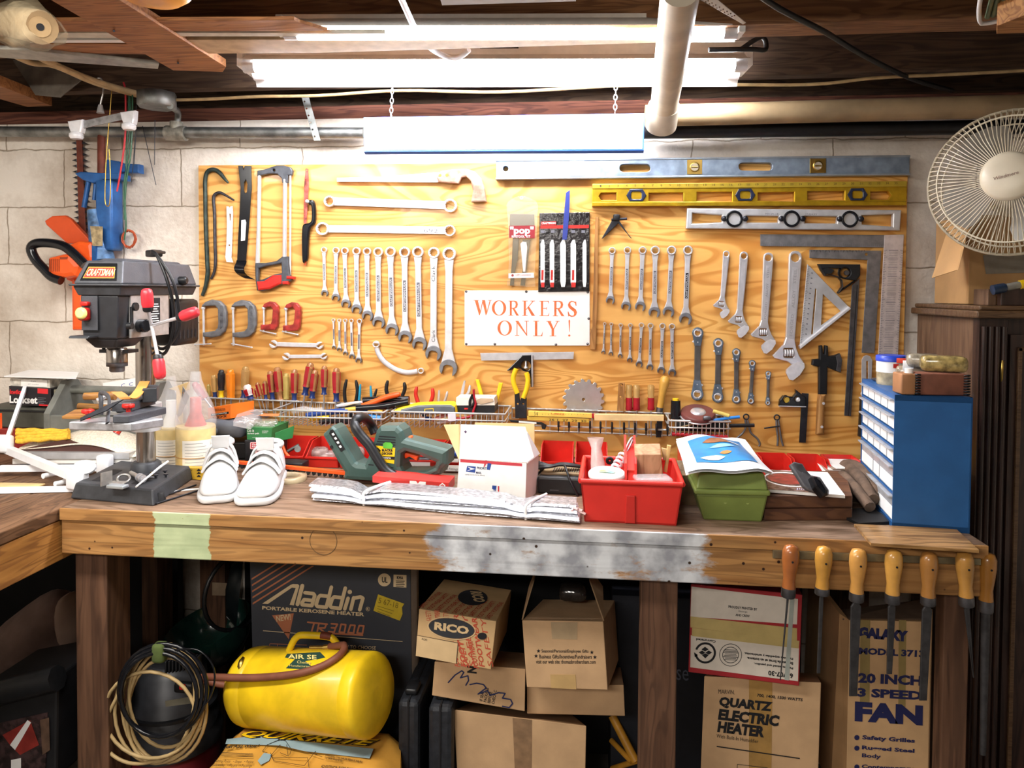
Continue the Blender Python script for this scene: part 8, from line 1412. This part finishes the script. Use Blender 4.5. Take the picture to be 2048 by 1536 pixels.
m=MB().text('IF SEAL\nPACKAGE\nBEFORE\nCHECK C',f,z((690,1060))[0],z((690,965))[0],z((790,1070))[0],.0006)[:0] if False else MB().text('IF SEAL\nPACKAGE\nBEFORE\nCHECK C',f,z((770,1066))[0],z((790,960))[0],z((660,1040))[0],.0006,bold=.02); m.text('N',f,z((640,840))[0],z((640,790))[0],z((570,832))[0],.0006,bold=.05); m.obj('lettering',INK,o)
t,o,f,tp,rt,k_=cart2(((215,360),(785,455),(745,810),(190,710)),.60,(400,140),.34,'shoe_carton','red-printed safety footwear carton with oval logo, top left of the middle stack','box',mat('carton_cream','#c9a676',.75,0,.07,12),z=z)
RP=mat('print_red','#b84a33',.7,0,.05); m=MB()
for k in range(7):
    x=(285+k*72); yb=700+k*16
    u0=z((x+60,540+k*10))[0]
for k,(xs,ys) in enumerate(((300,395),(365,395),(430,410),(505,420),(570,430),(640,445),(705,455))):
    st_='SAFETY' if k%2==0 else 'FOOTWEAR'; low=(k<3 and 460) or 800; a=z((xs+ (20 if k<3 else 60),low-(0 if k<3 else 10)))[0]; b=z((xs,ys-20))[0]
    if k<3: a=z((xs+10,ys+60))[0]
    m.text(st_[::1],f,a,b,(a[0]-11,a[1]-2),.0005,bold=.03 if k%2 else .0)
for k in range(3):
    a=z((520+k*70,790+k*6))[0]; b=z((470+k*70,600))[0]; m.text('FOOTWEAR' if k%2==0 else 'SAFETY',f,a,b,(a[0]-11,a[1]-2),.00055,bold=.03)
W_=(k_['tr']-k_['tl']).length; D_=k_['back'].length
for k in range(9):
    u=.008+k*W_*.108; m.text(('SAFETY FOOTWEAR','FOOTWEAR SAFETY')[k%2],tp,(u,.008),(u+.02,D_*.55),(u-.012,.008),.0006,px=False,bold=.02)
m.obj('red_print',RP,o); OV=mat('oval_charcoal','#2f3136',.6,0,.04); m=MB().flat(f,[z((455+168*math.cos(q)-8*math.sin(q),505+22*math.cos(q)+72*math.sin(q)))[0] for q in[2*math.pi*k/36 for k in range(36)]],.0012); oo=m.obj('logo_oval',OV,o); MB().flat(tp,circ(W_*.58,D_*.55,W_*.2,30,D_*.24),.0012,px=False).obj('logo_oval',OV,o)
m=MB()
m.plate(f,[z((455+178*math.cos(q)-8*math.sin(q),505+23*math.cos(q)+82*math.sin(q)))[0] for q in[2*math.pi*k/36 for k in range(36)]],.0003,.0008,[[z((455+171*math.cos(q)-8*math.sin(q),505+22*math.cos(q)+76*math.sin(q)))[0] for q in[2*math.pi*k/36 for k in range(36)]]],bev=0); m.text('RICO',f,z((325,515))[0],z((580,553))[0],z((330,455))[0],.0016,bold=.05); m.text('RICO',tp,(W_*.5,D_*.72),(W_*.62,D_*.42),(W_*.66,D_*.76),.0016,px=False,bold=.05); m.flat(f,z((200,560),(502,612),(490,765),(190,708)),.0011); m.obj('cream_print',mat('carton_cream2','#d3b588',.75,0,.04),o)
m=MB(); strokes(m,f,[z((203,556),(502,612),(488,765))],.9,.0018); m.text('FOR:',f,z((235,590))[0],z((275,598))[0],z((236,576))[0],.0018); m.flat(f,[z((680+34*math.cos(q),562+26*math.sin(q)))[0] for q in[2*math.pi*k/18 for k in range(18)]],.0018); m.obj('dark_print',INK,o)
t,o,f,tp,rt,k_=cart2(((1010,930),(1725,922),(1735,1152),(1012,1135)),.50,(1060,800),.3,'wide_carton','wide plain carton under the gift carton, right of the scrawled one','box',KRAFT,z=z)
t,o,f,tp,rt,k_=cart2(((975,445),(1575,455),(1608,960),(1010,940)),.58,(1130,290),.34,'gift_carton','open kraft carton printed with stars and small black lines, top right of the middle stack','box',KRAFT,z=z)
m=MB().text('Seasonal/Personal/Employee Gifts',f,z((1118,690))[0],z((1465,692))[0],z((1118,660))[0],.0006,bold=.012).text('Business Gifts/Incentives/Fundraisers',f,z((1102,727))[0],z((1490,729))[0],z((1102,698))[0],.0006,bold=.012).text('visit our web site: thomasbrothersham.com',f,z((1078,765))[0],z((1518,767))[0],z((1078,735))[0],.0006,bold=.012)
for x,y in((1096,672),(1490,682),(1078,709),(1513,718)): m.flat(f,[z((x+(16 if k%2==0 else 6.5)*math.sin(math.pi*k/5),y-(16 if k%2==0 else 6.5)*math.cos(math.pi*k/5)))[0] for k in range(10)],.0006)
m.obj('lettering',INK,o); MB().plate(f,z((1188,458),(1385,460),(1382,588),(1196,582)),.0003,.0003,bev=0).obj('clear_tape',mat('tape_clear','#c9b08a',.15,0,.08,40,alpha=.55,spec=.9),o); MB().plate(f,z((1183,845),(1370,847),(1376,955),(1188,945)),.0004,.0003,bev=0).obj('paper_tape',mat('tape_paper','#c2a06a',.6,0,.05),o)
for tl_,tl2,l in((((972,440),(1058,150)),(0,),'left'),(((1572,448),(1470,150)),(0,),'right')):
    a=P(*z(tl_[0])[0],.58);b=P(*z(tl_[1])[0],.42); c=b+V((0,.08,0));d_=a+V((0,.2,0)); m=MB(); q=[a,d_,c,b]; m.add(q+[v+V((.003,0,0)) for v in q],[(0,1,2,3),(7,6,5,4),(0,4,5,1),(1,5,6,2),(2,6,7,3),(3,7,4,0)]); m.obj('side_flap',KRAFT,t)
tag(MB().rbox(P(*z((1350,230))[0],.4),(.07,.06,.04),.015).obj('dark_bag',mat('dark_film','#2b2826',.15,0,.3,40,.8,40,spec=1)),'crumpled dark plastic bag in the open gift carton','bag')
YS=mat('stick_yellow','#c98f2e',.5,0,.1)
for q,l in((((1640,1150),(1815,1490)),'long'),(((1632,1330),(1785,1490)),'short upper'),(((1640,1540),(1815,1485)),'lower')): a,b=z(*q); tag(MB().tube([P(*a,.3),P(*b,.36)],.011 if l=='long' else .007,10).obj('yellow_rod',YS),l+' yellow rod leaning behind the middle bench leg','rod')
# printed carton, quartz heater, fan box
z=Z(1200,1100,3.523); REDB=mat('border_red','#a5262d',.6,0,.06)
t,o,f,tp,rt,k_=cart2(((640,238),(1425,315),(1402,958),(622,860)),.56,(690,180),.36,'print_carton','red-bordered white carton lying upside down, its printing inverted, under the bench','box',REDB,z=z)
o2=MB().plate(f,z((645,258),(1395,345),(1388,525),(637,470)),.0004,.0002,bev=0).obj('upper_panel',mat('panel_white','#d9cfc2',.7,0,.04),o); o3=MB().plate(f,z((640,600),(1402,690),(1395,925),(636,826)),.0004,.0002,bev=0).obj('lower_panel',mat('panel_white','#d9cfc2'),o)
m=MB(); m.plate(f,z((637,468),(1388,552),(1388,640),(637,545)),.0004,.0007,bev=0); m.plate(f,z((648,548),(1405,640),(1400,694),(646,606)),.0004,.0009,bev=0); m.obj('masking_tape',mat('tape_masking','#bfa96c',.6,0,.06),o)
MB().plate(f,z((1340,345),(1370,348),(1330,920),(1300,915)),.0003,.0014,bev=0).obj('pale_tape',mat('tape_bluish','#b9c0b8',.3,0,.05,alpha=.7),o)
m=MB().text('PROUDLY PRINTED BY',f,z((905,408))[0],z((1108,428))[0],z((905,390))[0],.001,bold=.03).text('George',f,z((975,440))[0],z((1038,446))[0],z((975,424))[0],.001).text('AND CREW',f,z((955,465))[0],z((1055,475))[0],z((955,448))[0],.001,bold=.03); m.obj('lettering',INK,o2)
m=MB()
for st_,x0,y0,x1,y1,hh in(('Corrugated',815,632,678,616,22),('Recycles',800,606,690,592,18),('Patents issued and pending.',1360,822,1085,788,20),('Brevets de livres et en instance.',1360,790,1035,752,20),('Patentes expedidas y establecidas.',1360,756,1015,716,20),('61707-30',1360,870,1185,848,36)): m.text(st_,f,z((x0,y0))[0],z((x1,y1))[0],z((x0,y0+hh))[0],.0012,bold=.035)
R1=[z((742+75*math.cos(q),725+75*math.sin(q)))[0] for q in[math.radians(200+330*k/30) for k in range(31)]]; R2=[z((742+60*math.cos(q),725+60*math.sin(q)))[0] for q in[math.radians(200+330*(30-k)/30) for k in range(31)]]; m.flat(f,R1+R2,.0012); m.flat(f,z((662,720),(690,740),(668,755)),.0012)
for q in(((715,700),(740,682),(765,700),(740,716)),((695,722),(720,708),(742,724),(718,738)),((742,724),(765,708),(790,722),(766,738)),((718,740),(742,728),(766,740),(742,764))): m.flat(f,z(*q),.0012)
for r_ in(80,58):
    for k in range(1): m.plate(f,[z((920+r_*math.cos(q),740+r_*math.sin(q)))[0] for q in[2*math.pi*k/30 for k in range(30)]],.0002,.0008,[[z((920+(r_-4)*math.cos(q),740+(r_-4)*math.sin(q)))[0] for q in[2*math.pi*k/30 for k in range(30)]]],bev=0)
for k in range(8): m.flat(f,z((880-(k%3)*6,700+k*10),(960+(k%3)*6,704+k*10),(960+(k%3)*6,708+k*10),(880-(k%3)*6,704+k*10)),.0012)
m.obj('lettering',INK,o3)
t,o,f,tp,rt,k_=cart2(((735,888),(1558,935),(1530,1800),(700,1800)),.54,(800,830),.3,'quartz_heater_carton','kraft carton with bold heater lettering under the inverted white carton','box',KRAFT,z=z)
MB().plate(f,z((1050,910),(1215,918),(1205,1800),(1050,1800)),.0003,.0003,bev=0).obj('packing_tape',mat('tape_amber','#bf9552',.25,0,.1,30,alpha=.7,spec=.8),o)
m=MB().text('MARVIN.',f,z((833,1012))[0],z((948,1018))[0],z((835,982))[0],.001).text('700, 1400, 1500 WATTS',f,z((1103,1036))[0],z((1425,1070))[0],z((1108,1012))[0],.001,bold=.03)
for st_,x0,y0,x1,y1,hh in(('QUARTZ',833,1110,1205,1150,78),('ELECTRIC',830,1196,1255,1245,78),('HEATER',825,1283,1155,1322,78)): m.text(st_,f,z((x0,y0))[0],z((x1,y1))[0],z((x0+12,y0-hh))[0],.001,bold=.055)
m.text('With Built-In Humidifier',f,z((820,1322))[0],z((1115,1362))[0],z((822,1296))[0],.001); m.flat(f,z((822,1380),(1408,1465),(1408,1473),(822,1388)),.001); strokes(m,f,[z((965,1560),(968,1510),(1180,1535),(1176,1580))],1,.001); m.obj('lettering',INK,o)
z=Z(1540,1050,3.161); FK=mat('kraft_pale','#c6a074',.8,0,.07,14); NV=mat('ink_navy','#1f2250',.6,0,0)
t,o,f,tp,rt,k_=cart2(((500,600),(1020,612),(998,1700),(480,1700)),.5,(560,520),.3,'fan_carton','tall kraft fan carton with navy lettering at the right under the bench','box',FK,z=z)
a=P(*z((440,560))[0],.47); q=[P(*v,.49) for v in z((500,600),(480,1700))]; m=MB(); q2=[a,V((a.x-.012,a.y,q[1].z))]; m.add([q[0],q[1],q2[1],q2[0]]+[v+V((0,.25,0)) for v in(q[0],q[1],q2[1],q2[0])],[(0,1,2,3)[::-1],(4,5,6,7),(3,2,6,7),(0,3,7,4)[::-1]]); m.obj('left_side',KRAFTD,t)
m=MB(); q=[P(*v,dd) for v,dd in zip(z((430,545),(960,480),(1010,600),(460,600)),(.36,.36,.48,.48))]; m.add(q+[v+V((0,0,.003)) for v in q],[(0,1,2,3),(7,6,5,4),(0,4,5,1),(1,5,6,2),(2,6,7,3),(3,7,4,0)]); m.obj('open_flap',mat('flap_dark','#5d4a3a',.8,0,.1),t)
m=MB()
for x0,x1 in((572,634),(815,862)): m.plate(f,z((x0,600),(x1,602),(x1-5,1150),(x0-4,1150)),.0003,.0003,bev=0)
m.obj('faded_tape',mat('tape_olive','#a08a55',.5,0,.08,alpha=.8),o)
m=MB()
for st_,x0,y0,x1,y1,hh,b_ in(('GALAXY',560,712,872,740,70,.08),('MODEL 3713',562,818,975,838,44,.05),('20 INCH',556,998,960,1018,64,.05),('3 SPEED',552,1085,960,1108,56,.05),('FAN',535,1240,965,1268,125,.06),('Safety Grilles',582,1362,915,1385,34,.04),('Rugged Steel',580,1425,912,1448,32,.04),('Body',580,1475,700,1484,32,.03),('Contemporary',578,1545,910,1560,32,.04)): m.text(st_,f,z((x0,y0))[0],z((x1,y1))[0],z((x0+2,y0-hh))[0],.001,bold=b_)
for y in(1344,1411,1530): m.flat(f,circ(*z((549,y))[0],5.2,14),.001)
m.obj('lettering',NV,o)
# ---- files on the magnetic strip
t=thing('magnetic_strip','steel magnetic tool strip screwed to the bench apron at the right','strip',tuple(P(1750,1116,.7))); fm=wallfr(.6955); MB().plate(fm,z((20,160),(1335,215),(1335,255),(20,212)),.008,0,bev=.001).obj('bar',mat('strip_steel','#8e8468',.4,.7,.15,30),t)
FLM=mat('file_steel','#4b4a4c',.5,.7,.15,60)
for i,(tx_,ty,bx,by,fy,ex_,ey,wt,we,kind,mm,l) in enumerate(((135,125,118,395,455,65,980,14,7,'r','#9a5a2c','dark brown handled round file'),(343,135,330,395,440,309,940,26,22,'f','#c9923f','narrow light-handled flat file'),(560,150,548,425,482,528,1085,66,50,'f','#c9924a','widest flat file with a blunt end'),(785,155,775,435,495,757,945,48,34,'f','#cb9647','tapered flat file in the middle of the row'),(1007,170,1000,450,505,970,1112,64,48,'h','#a8743a','half-round file with a mottled handle'),(1228,170,1240,450,512,1290,968,34,6,'t','#b98640','thin pointed file near the bench corner'),(1378,175,1365,475,550,1345,1450,52,34,'r','#a9722f','longest file, hanging past the end of the bench'))):
    dd=.722 if i<6 else .69; t=thing('file',l+' on the magnetic strip','file',tuple(P(*z((tx_,ty))[0],dd)),'files on the magnetic strip'); a=P(*z((tx_,ty))[0],dd);b=P(*z((bx,by))[0],dd); ax=(b-a).normalized(); L=(b-a).length
    HM=mat('file_handle_'+mm[1:],mm,.3,0,.12,20,coat=.4); MB().lathe([(.004,0),(.0125,.003),(.0165,.014),(.0168,.03),(.0145,L*.55),(.0118,L*.78),(.0135,L)],a,ax,20).obj('handle',HM,t); MB().lathe([(.0022,0),(.0022,.0012)],a+ax*.03+V((0,-.0163,0)),(0,-1,0),8).obj('handle_hole',INK,t); c=P(*z((bx+(ex_-bx)*.1,fy))[0],dd); MB().lathe([(.0142,0),(.0142,(c-b).length*.9),(.0125,(c-b).length)],b,ax,18).obj('ferrule',STEELD,t); e_=P(*z((ex_,ey))[0],dd)
    if kind=='r': MB().tube([c,e_],[wt/3.161/960*.5,we/3.161/960*.5],10).obj('blade',FLM,t)
    else:
        q0=z((bx+(ex_-bx)*.1,fy))[0]; q1=z((ex_,ey))[0]; qm=lerp(q0,q1,.06); w0=wt/3.161; w1=we/3.161; MB().plate(wallfr(dd),[(q0[0]-3,q0[1]),(q0[0]+3,q0[1]),(qm[0]+w0/2,qm[1]),(q1[0]+w1/2,q1[1]),(q1[0]-w1/2,q1[1]),(qm[0]-w0/2,qm[1])],.005,-.0025,bev=.0015).obj('blade',FLM,t)
# ---- shop vacuum with cords
z=Z(180,1180,3.103); VG=mat('vac_grey','#2d2e32',.45,0,.15,30); c=P(345,1480,.45); c.z=0; zt=P(345,1320,.45).z
t=thing('shop_vacuum','dark grey and red shop vacuum under the left of the bench','vacuum',(c.x,c.y,0)); h1=zt; MB().lathe([(.1,.02),(.115,.03),(.12,h1*.48),(.115,h1*.52)],c,n=32).obj('red_tub',mat('vac_red','#5c1820',.4,0,.1),t); MB().lathe([(.122,h1*.52),(.124,h1*.58),(.11,h1*.61),(.116,h1*.66),(.104,h1*.7),(.1,h1*.78),(.088,h1*.81),(.085,h1*.95),(.05,h1)],c,n=32).obj('motor_head',VG,t)
MB().lathe([(.112,h1*.74),(.112,h1*.755)],c,n=32).obj('head_band',BLK,t); MB().rbox(P(370,1374,.56),(.05,.02,.025),.006).obj('switch_box',BLK,t); MB().rbox(P(365,1374,.575),(.014,.01,.012),.003).obj('red_switch',RED,t); m=MB(); [m.rbox(P(335+k*7,1332-k*1.0,.55),(.004,.02,.03),.001) for k in range(10)]; m.obj('cooling_fins',BLK,t); MB().plate(wallfr(.61),z((465,690),(640,660),(625,705),(470,725)),.001,0,bev=0).obj('rating_plate',mat('plate_grey','#5b5648',.5,0,.1),t)
CC=mat('cord_cream','#b99f70',.5,0,.1)
t=thing('extension_cord','coil of cream extension cord hung over the vacuum with a green tie','cord',tuple(P(325,1300,.62)))
def loop_(cx_,cy_,rx,ry,tilt,d,r,m_,par,name,n=30,a0=0,a1=360):
    pts=[]
    for k in range(n+ (0 if a1-a0==360 else 1)):
        q=math.radians(a0+(a1-a0)*k/n); x=rx*math.cos(q);y=ry*math.sin(q); tt=math.radians(tilt); pts.append(P(cx_+x*math.cos(tt)-y*math.sin(tt),cy_+x*math.sin(tt)+y*math.cos(tt),d+.006*math.sin(q*2)))
    return MB().tube(pts,r,7,a1-a0==360).obj(name,m_,par)
for k,(cx_,cy_,rx,ry,tl,dd) in enumerate(((325,1405,80,118,4,.63),(318,1415,88,112,8,.635),(330,1395,72,100,-4,.64),(335,1420,78,105,2,.63),(300,1430,92,86,20,.645),(322,1410,66,116,10,.638))): loop_(cx_,cy_,rx,ry,tl,dd,.0042,CC,t,'cord_loop')
MB().tube(spl([P(x,y,.64) for x,y in((236,1390),(212,1440),(207,1480),(225,1510),(265,1527),(320,1520),(370,1500),(400,1455))],5),.0042,7).obj('trailing_loop',CC,t)
o=MB().rbox(P(320,1304,.655),(.03,.03,.045),.008,0).obj('velcro_tie',mat('velcro_green','#4c5a2c',.9,0,.15),t)
t=thing('electric_cable_coil','coil of black cord hung together with the cream one','cord',tuple(P(325,1300,.66)))
for cx_,cy_,rx,ry,tl,dd in((322,1385,82,88,6,.66),(318,1390,76,84,-6,.665),(326,1380,88,92,12,.655)): loop_(cx_,cy_,rx,ry,tl,dd,.005,BLKG,t,'cord_loop')
MB().tube(spl([P(x,y,.66) for x,y in((350,1300),(395,1300),(425,1330),(428,1370),(410,1410),(370,1440))],5),.0022,6).obj('thin_strand',BLKG,t)
# dark things behind
t=thing('barbecue_kettle','dark green enamel barbecue kettle half hidden behind the heater carton','barbecue',tuple(P(440,1290,.3))); MB().lathe([(.03,.0),(.08,.02),(.115,.07),(.125,.12)],P(440,1320,.2),(-.25,-.2,1),32,cap=False).obj('bowl',mat('enamel_green','#14302a',.15,0,.1,coat=.5),t); MB().torus(P(478,1180,.25),(.9,-.5,0),.11,.006,30,6).obj('lid_rim',BLK,t); MB().lathe([(.001,.04),(.07,.03),(.1,.0)],P(480,1180,.25),(-.9,-.4,.1),28,cap=False).obj('lid',mat('enamel_black','#10171a',.3,0,.1),t)
tag(MB().plate(wallfr(.2),[(424,1165),(456,1167),(455,1192),(424,1191)],.004,0).obj('paper_tag',mat('tag_tan','#7d6a55',.8,0,.1)),'tan paper tag in the dark behind the heater carton','tag')
PNK=mat('cloth_pink','#a3897f',.9,0,.15,12,.4,30); t=thing('cloth_bundle','bundle of pinkish grey cloth stuffed under the side bench','cloth',tuple(P(90,1330,.3)))
m=MB(); rg=[]
for px_,py_,rx,rz in((-30,1330,.12,.06),(30,1290,.13,.09),(90,1262,.12,.11),(130,1250,.08,.12),(150,1255,.03,.08)):
    c=P(px_,py_,.3); rg.append([c+V((.01*math.sin(3*q),math.cos(q)*rx,math.sin(q)*rz*R.uniform(.85,1.1))) for q in[2*math.pi*k/14 for k in range(14)]])
loft(m,rg); m.obj('cloth',PNK,t,sub=1); m=MB(); loft(m,[[P(135+dx,y,.34)+V((math.cos(q)*w_,math.sin(q)*.04,0)) for q in[2*math.pi*k/10 for k in range(10)]] for dx,y,w_ in((5,1185,.01),(0,1205,.03),(0,1250,.035),(8,1300,.02))]); m.obj('upper_fold',mat('cloth_peach','#b99d8d',.9,0,.1,12),t,sub=1)
t=thing('tool_chest','black and red tool chest with a see-through lid at the lower left','chest',tuple(P(50,1530,.66))); q=[P(*v,.66) for v in((-60,1385),(115,1352),(112,1560),(-60,1600))]; MB().extr([q[3],q[2],q[1],q[0]],(0,.22,0)).obj('body',mat('chest_black','#1a1a1d',.45,0,.15),t,bev=.006); f=wallfr(.661); MB().tube([P(-60,1400,.66),P(115,1356,.66)],.03,8).obj('lid_edge',BLK,t)
o=MB().plate(f,[(-40,1455),(95,1425),(90,1560),(-40,1580)],.002,.0,bev=0).obj('window',mat('chest_inside','#3a2a2a',.2,0,.5,60,spec=.9),t)
for i,(ps,mm) in enumerate((([(5,1470),(60,1440),(78,1490),(40,1510),(20,1490)],mat('chest_red','#8e2f28',.4,0,.2)),([(20,1490),(55,1440),(62,1445),(45,1475),(30,1500)],WHT),([(22,1520),(42,1516),(42,1536),(22,1540)],WHT),([(80,1440),(98,1435),(100,1500),(85,1510)],mat('chest_brown','#5a4436',.5,0,.3)))): MB().flat(f,ps,.0026+i*.0002).obj('tool_shape',mm,o)
tag(MB().rbox(P(30,1362,.5),(.1,.06,.02),.006,.2).obj('red_case',mat('dark_red_paint','#8e2a25')),'red case edge behind the tool chest','case')
tag(MB().bbox(P(308,1290,.1),(P(328,1290,.1).x,-.06,P(318,1150,.1).z)).obj('red_post',mat('post_red','#7a3a28',.7,0,.1)),'short reddish post in the dark behind the vacuum','post')
tag(MB().tube([P(200,1110,.45),P(208,1536,.45)],.014,10).obj('grey_pipe',mat('pipe_dark','#4a4648',.4,.4,.1)),'dark grey tube standing beside the left bench leg','tube')
DKP=mat('shade_backing','#17171a',.7,0,.2,8)  # added dark sheets stand in for the shade below both benches
tag(MB().bbox((BX0+.12,-.03,.002),(.62,-.012,.785)).obj('wood_or_shade_board',DKP),'large added dark sheet standing in for shade against the wall under the bench','board')
tag(MB().bbox((-2.2,-.05,.002),(-1.3,-.02,.77)).obj('wood_or_shade_board',DKP),'added dark sheet standing in for shade against the wall under the side bench','board')
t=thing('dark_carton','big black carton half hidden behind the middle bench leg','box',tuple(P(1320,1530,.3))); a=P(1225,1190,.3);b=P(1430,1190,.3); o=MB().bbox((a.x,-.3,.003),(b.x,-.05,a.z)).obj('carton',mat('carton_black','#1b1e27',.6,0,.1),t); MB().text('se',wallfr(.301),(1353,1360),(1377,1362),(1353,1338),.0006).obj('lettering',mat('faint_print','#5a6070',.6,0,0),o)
# ================= dark cupboard, fan and cartons at the right
DW=grain('cupboard_wood','#3f2a22','#2e1d18',(12,12,1.2),2,7,.35,coat=.25,dark='#7a6458'); SW=grain('cupboard_side','#7a5f48','#6a503c',(10,10,1.2),2,6,.5,dark='#a08a78')
X0=P(1957,800,.37).x; zt=P(1957,636,.37).z; X1=X0+.75
t=thing('cupboard','tall dark wooden cupboard with a fluted pilaster at the right edge','cupboard',(X0+.35,-.2,0))
MB().bbox((X0,-.35,0),(X0+.016,-.02,zt)).obj('side_panel',SW,t); MB().bbox((X0+.016,-.34,0),(X1,-.02,zt)).obj('carcass',DW,t); m=MB().bbox((X0-.002,-.37,0),(X0+.062,-.34,zt))
for k in range(4): m.tube([V((X0+.008+k*.015,-.372,.05)),V((X0+.008+k*.015,-.372,zt-.02))],.0065,8)
m.obj('fluted_pilaster',DW,t); m=MB().bbox((X0-.02,-.395,zt),(X1,-.02,zt+.018)).bbox((X0-.01,-.385,zt+.018),(X1,-.02,zt+.03)); m.obj('cornice',grain('cornice_wood','#6b5138','#58402c',(1.2,12,12),2,6,.4,coat=.2),t,bev=.004)
MB().bbox((X0+.05,-.36,zt+.03),(X1,-.34,zt+.075)).obj('gallery_rail',DW,t,bev=.002); MB().bbox((X0+.03,-.34,zt+.03),(X0+.05,-.27,zt+.07)).obj('gallery_side',SW,t,bev=.002)
dr=MB().bbox((X0+.075,-.358,.05),(X1,-.34,zt-.04)).obj('door',DW,t); m=MB()
for a in(((X0+.09,-.358,.1),(X0+.1,-.366,zt-.07)),((X0+.09,-.358,zt-.08),(X1,-.366,zt-.07))): m.bbox(*a)
m.obj('panel_moulding',grain('cornice_wood','#6b5138','#58402c',(1.2,12,12)),dr,bev=.002); fr_=wallfr(.37); MB().tube(spl([P(2006,716,.372),P(2004,738,.38),P(2003,766,.372)]),.003,8).obj('handle',BRASS,dr)
zc=zt+.03
t=thing('cardboard_box','brown carton with an open torn flap on the cupboard behind the fan','box',(X0+.2,-.2,zc)); xL=P(1872,500,.16).x; xM=P(1938,520,.25).x; zT=P(1940,430,.25).z
MB().bbox((xM,-.25,zc+.001),(xM+.4,-.06,zT)).obj('carton',CARD,t,bev=.002); m=MB(); q=[P(1902,447,.2),P(1938,455,.31),P(1916,540,.36),P(1866,556,.26)]; m.add(q+[v+V((-.002,.003,0)) for v in q],[(0,1,2,3),(7,6,5,4),(0,4,5,1),(1,5,6,2),(2,6,7,3),(3,7,4,0)]); m.obj('torn_flap',CARD,t)
tag(MB().plate(wallfr(.2515),[(1966,510),(2060,508),(2060,545),(1972,548)],.0006,0,bev=0).obj('pasted_paper',mat('grey_paper','#8e8678',.8,0,.1)),'grey paper patch pasted on the brown carton','paper')
tag(MB().rbox(P(1932,440,.25),(.03,.02,.025),.006).obj('blue_clip',mat('clip_blue','#2d65b5',.4,0,.1)),'blue scrap showing behind the fan at the carton top','clip')
t=thing('nut_driver','blue-ended tool lying on the cupboard in front of the carton','tool',tuple(P(2010,575,.37))); a=P(1985,580,.36);b=P(2090,560,.36); dd=(b-a).normalized(); MB().lathe([(.012,0),(.012,.026),(.01,.03)],a,dd,14).obj('blue_end',mat('tool_navy','#27374f',.3,0,.1),t); MB().tube([a+dd*.03,b],.009,12).obj('clear_handle',mat('handle_grey','#8d8a80',.2,0,.1,alpha=.85),t); MB().lathe([(.0105,.062),(.0105,.08)],a,dd,14).obj('yellow_band',YEL,t)
# oscillating fan
FW=mat('fan_cream','#e3d8bf',.35,0,.04,15); n=V((-.52,-.84,.1)).normalized(); c=P(2022,364,.40); rad=.172
t=thing('desk_fan','cream desk fan with a round wire grille standing on the cupboard','fan',(c.x,c.y,zc))
xx=V((0,0,1)); xx=(xx-n*xx.dot(n)).normalized(); yy=n.cross(xx)
def rp(a,r,h): return c+(xx*math.cos(a)+yy*math.sin(a))*r+n*h
NW=88
for nm,s_,rh in(('front_grille',1,.05),('rear_grille',-1,.05)):
    m=MB()
    for k in range(NW):
        a=2*math.pi*k/NW; b=a+(.06 if s_>0 else -.1); m.tube([rp(b,.05,s_*.062),rp(b-(b-a)*.3,.1,s_*.056),rp(a,.148,s_*.036),rp(a,.168,s_*.014),rp(a,rad,0)],.0011,4)
    m.torus(c,n,rad,.0035,48,6); m.torus(c+n*s_*.036,n,.148,.0022,44,6); m.obj(nm,FW,t)
hb=MB().lathe([(.056,.058),(.057,.064),(.05,.071),(.03,.076),(.01,.0775)],c,n,32).obj('hub_cap',FW,t); hf=Fr(c+n*.0772,-yy,xx,n); hf=Fr(c+n*.0785,(.85,-.52,0),(0,0,1),n); MB().text('Windmere',hf,(-.028,-.012),(.02,.0),(-.028,-.004),0,px=False,bold=.01).obj('script_logo',mat('fan_logo','#8a6f62',.5,0,0),hb)
bm_=mat('fan_blade','#9d978c',.25,0,.05,alpha=.75,spec=.8); m=MB()
for k in range(4):
    a0=k*math.pi/2+.5; pr_=[]
    for r_,w_,tw in((.03,.25,.012),(.07,.42,.016),(.11,.5,.016),(.138,.42,.012),(.146,.2,.006)): pr_+=[rp(a0-w_,r_,-tw),rp(a0,r_,0),rp(a0+w_,r_,tw)]
    m.add(pr_+[p+n*.002 for p in pr_],[(3*i+j,3*i+j+1,3*i+j+4,3*i+j+3) for i in range(4) for j in range(2)]+[(15+3*i+j,15+3*i+j+3,15+3*i+j+4,15+3*i+j+1) for i in range(4) for j in range(2)],0,True)
m.obj('blades',bm_,t); MB().lathe([(.05,-.16),(.062,-.12),(.06,-.065),(.03,-.06)],c,n,24).obj('motor_housing',FW,t); m=MB().tube([c-n*.11+V((0,0,-.04)),V((c.x+.13,c.y+.05,zc+.03))],.014,12).lathe([(.07,0),(.068,.014),(.03,.03)],(c.x+.13,c.y+.05,zc+.001),n=28); m.obj('stand',FW,t)
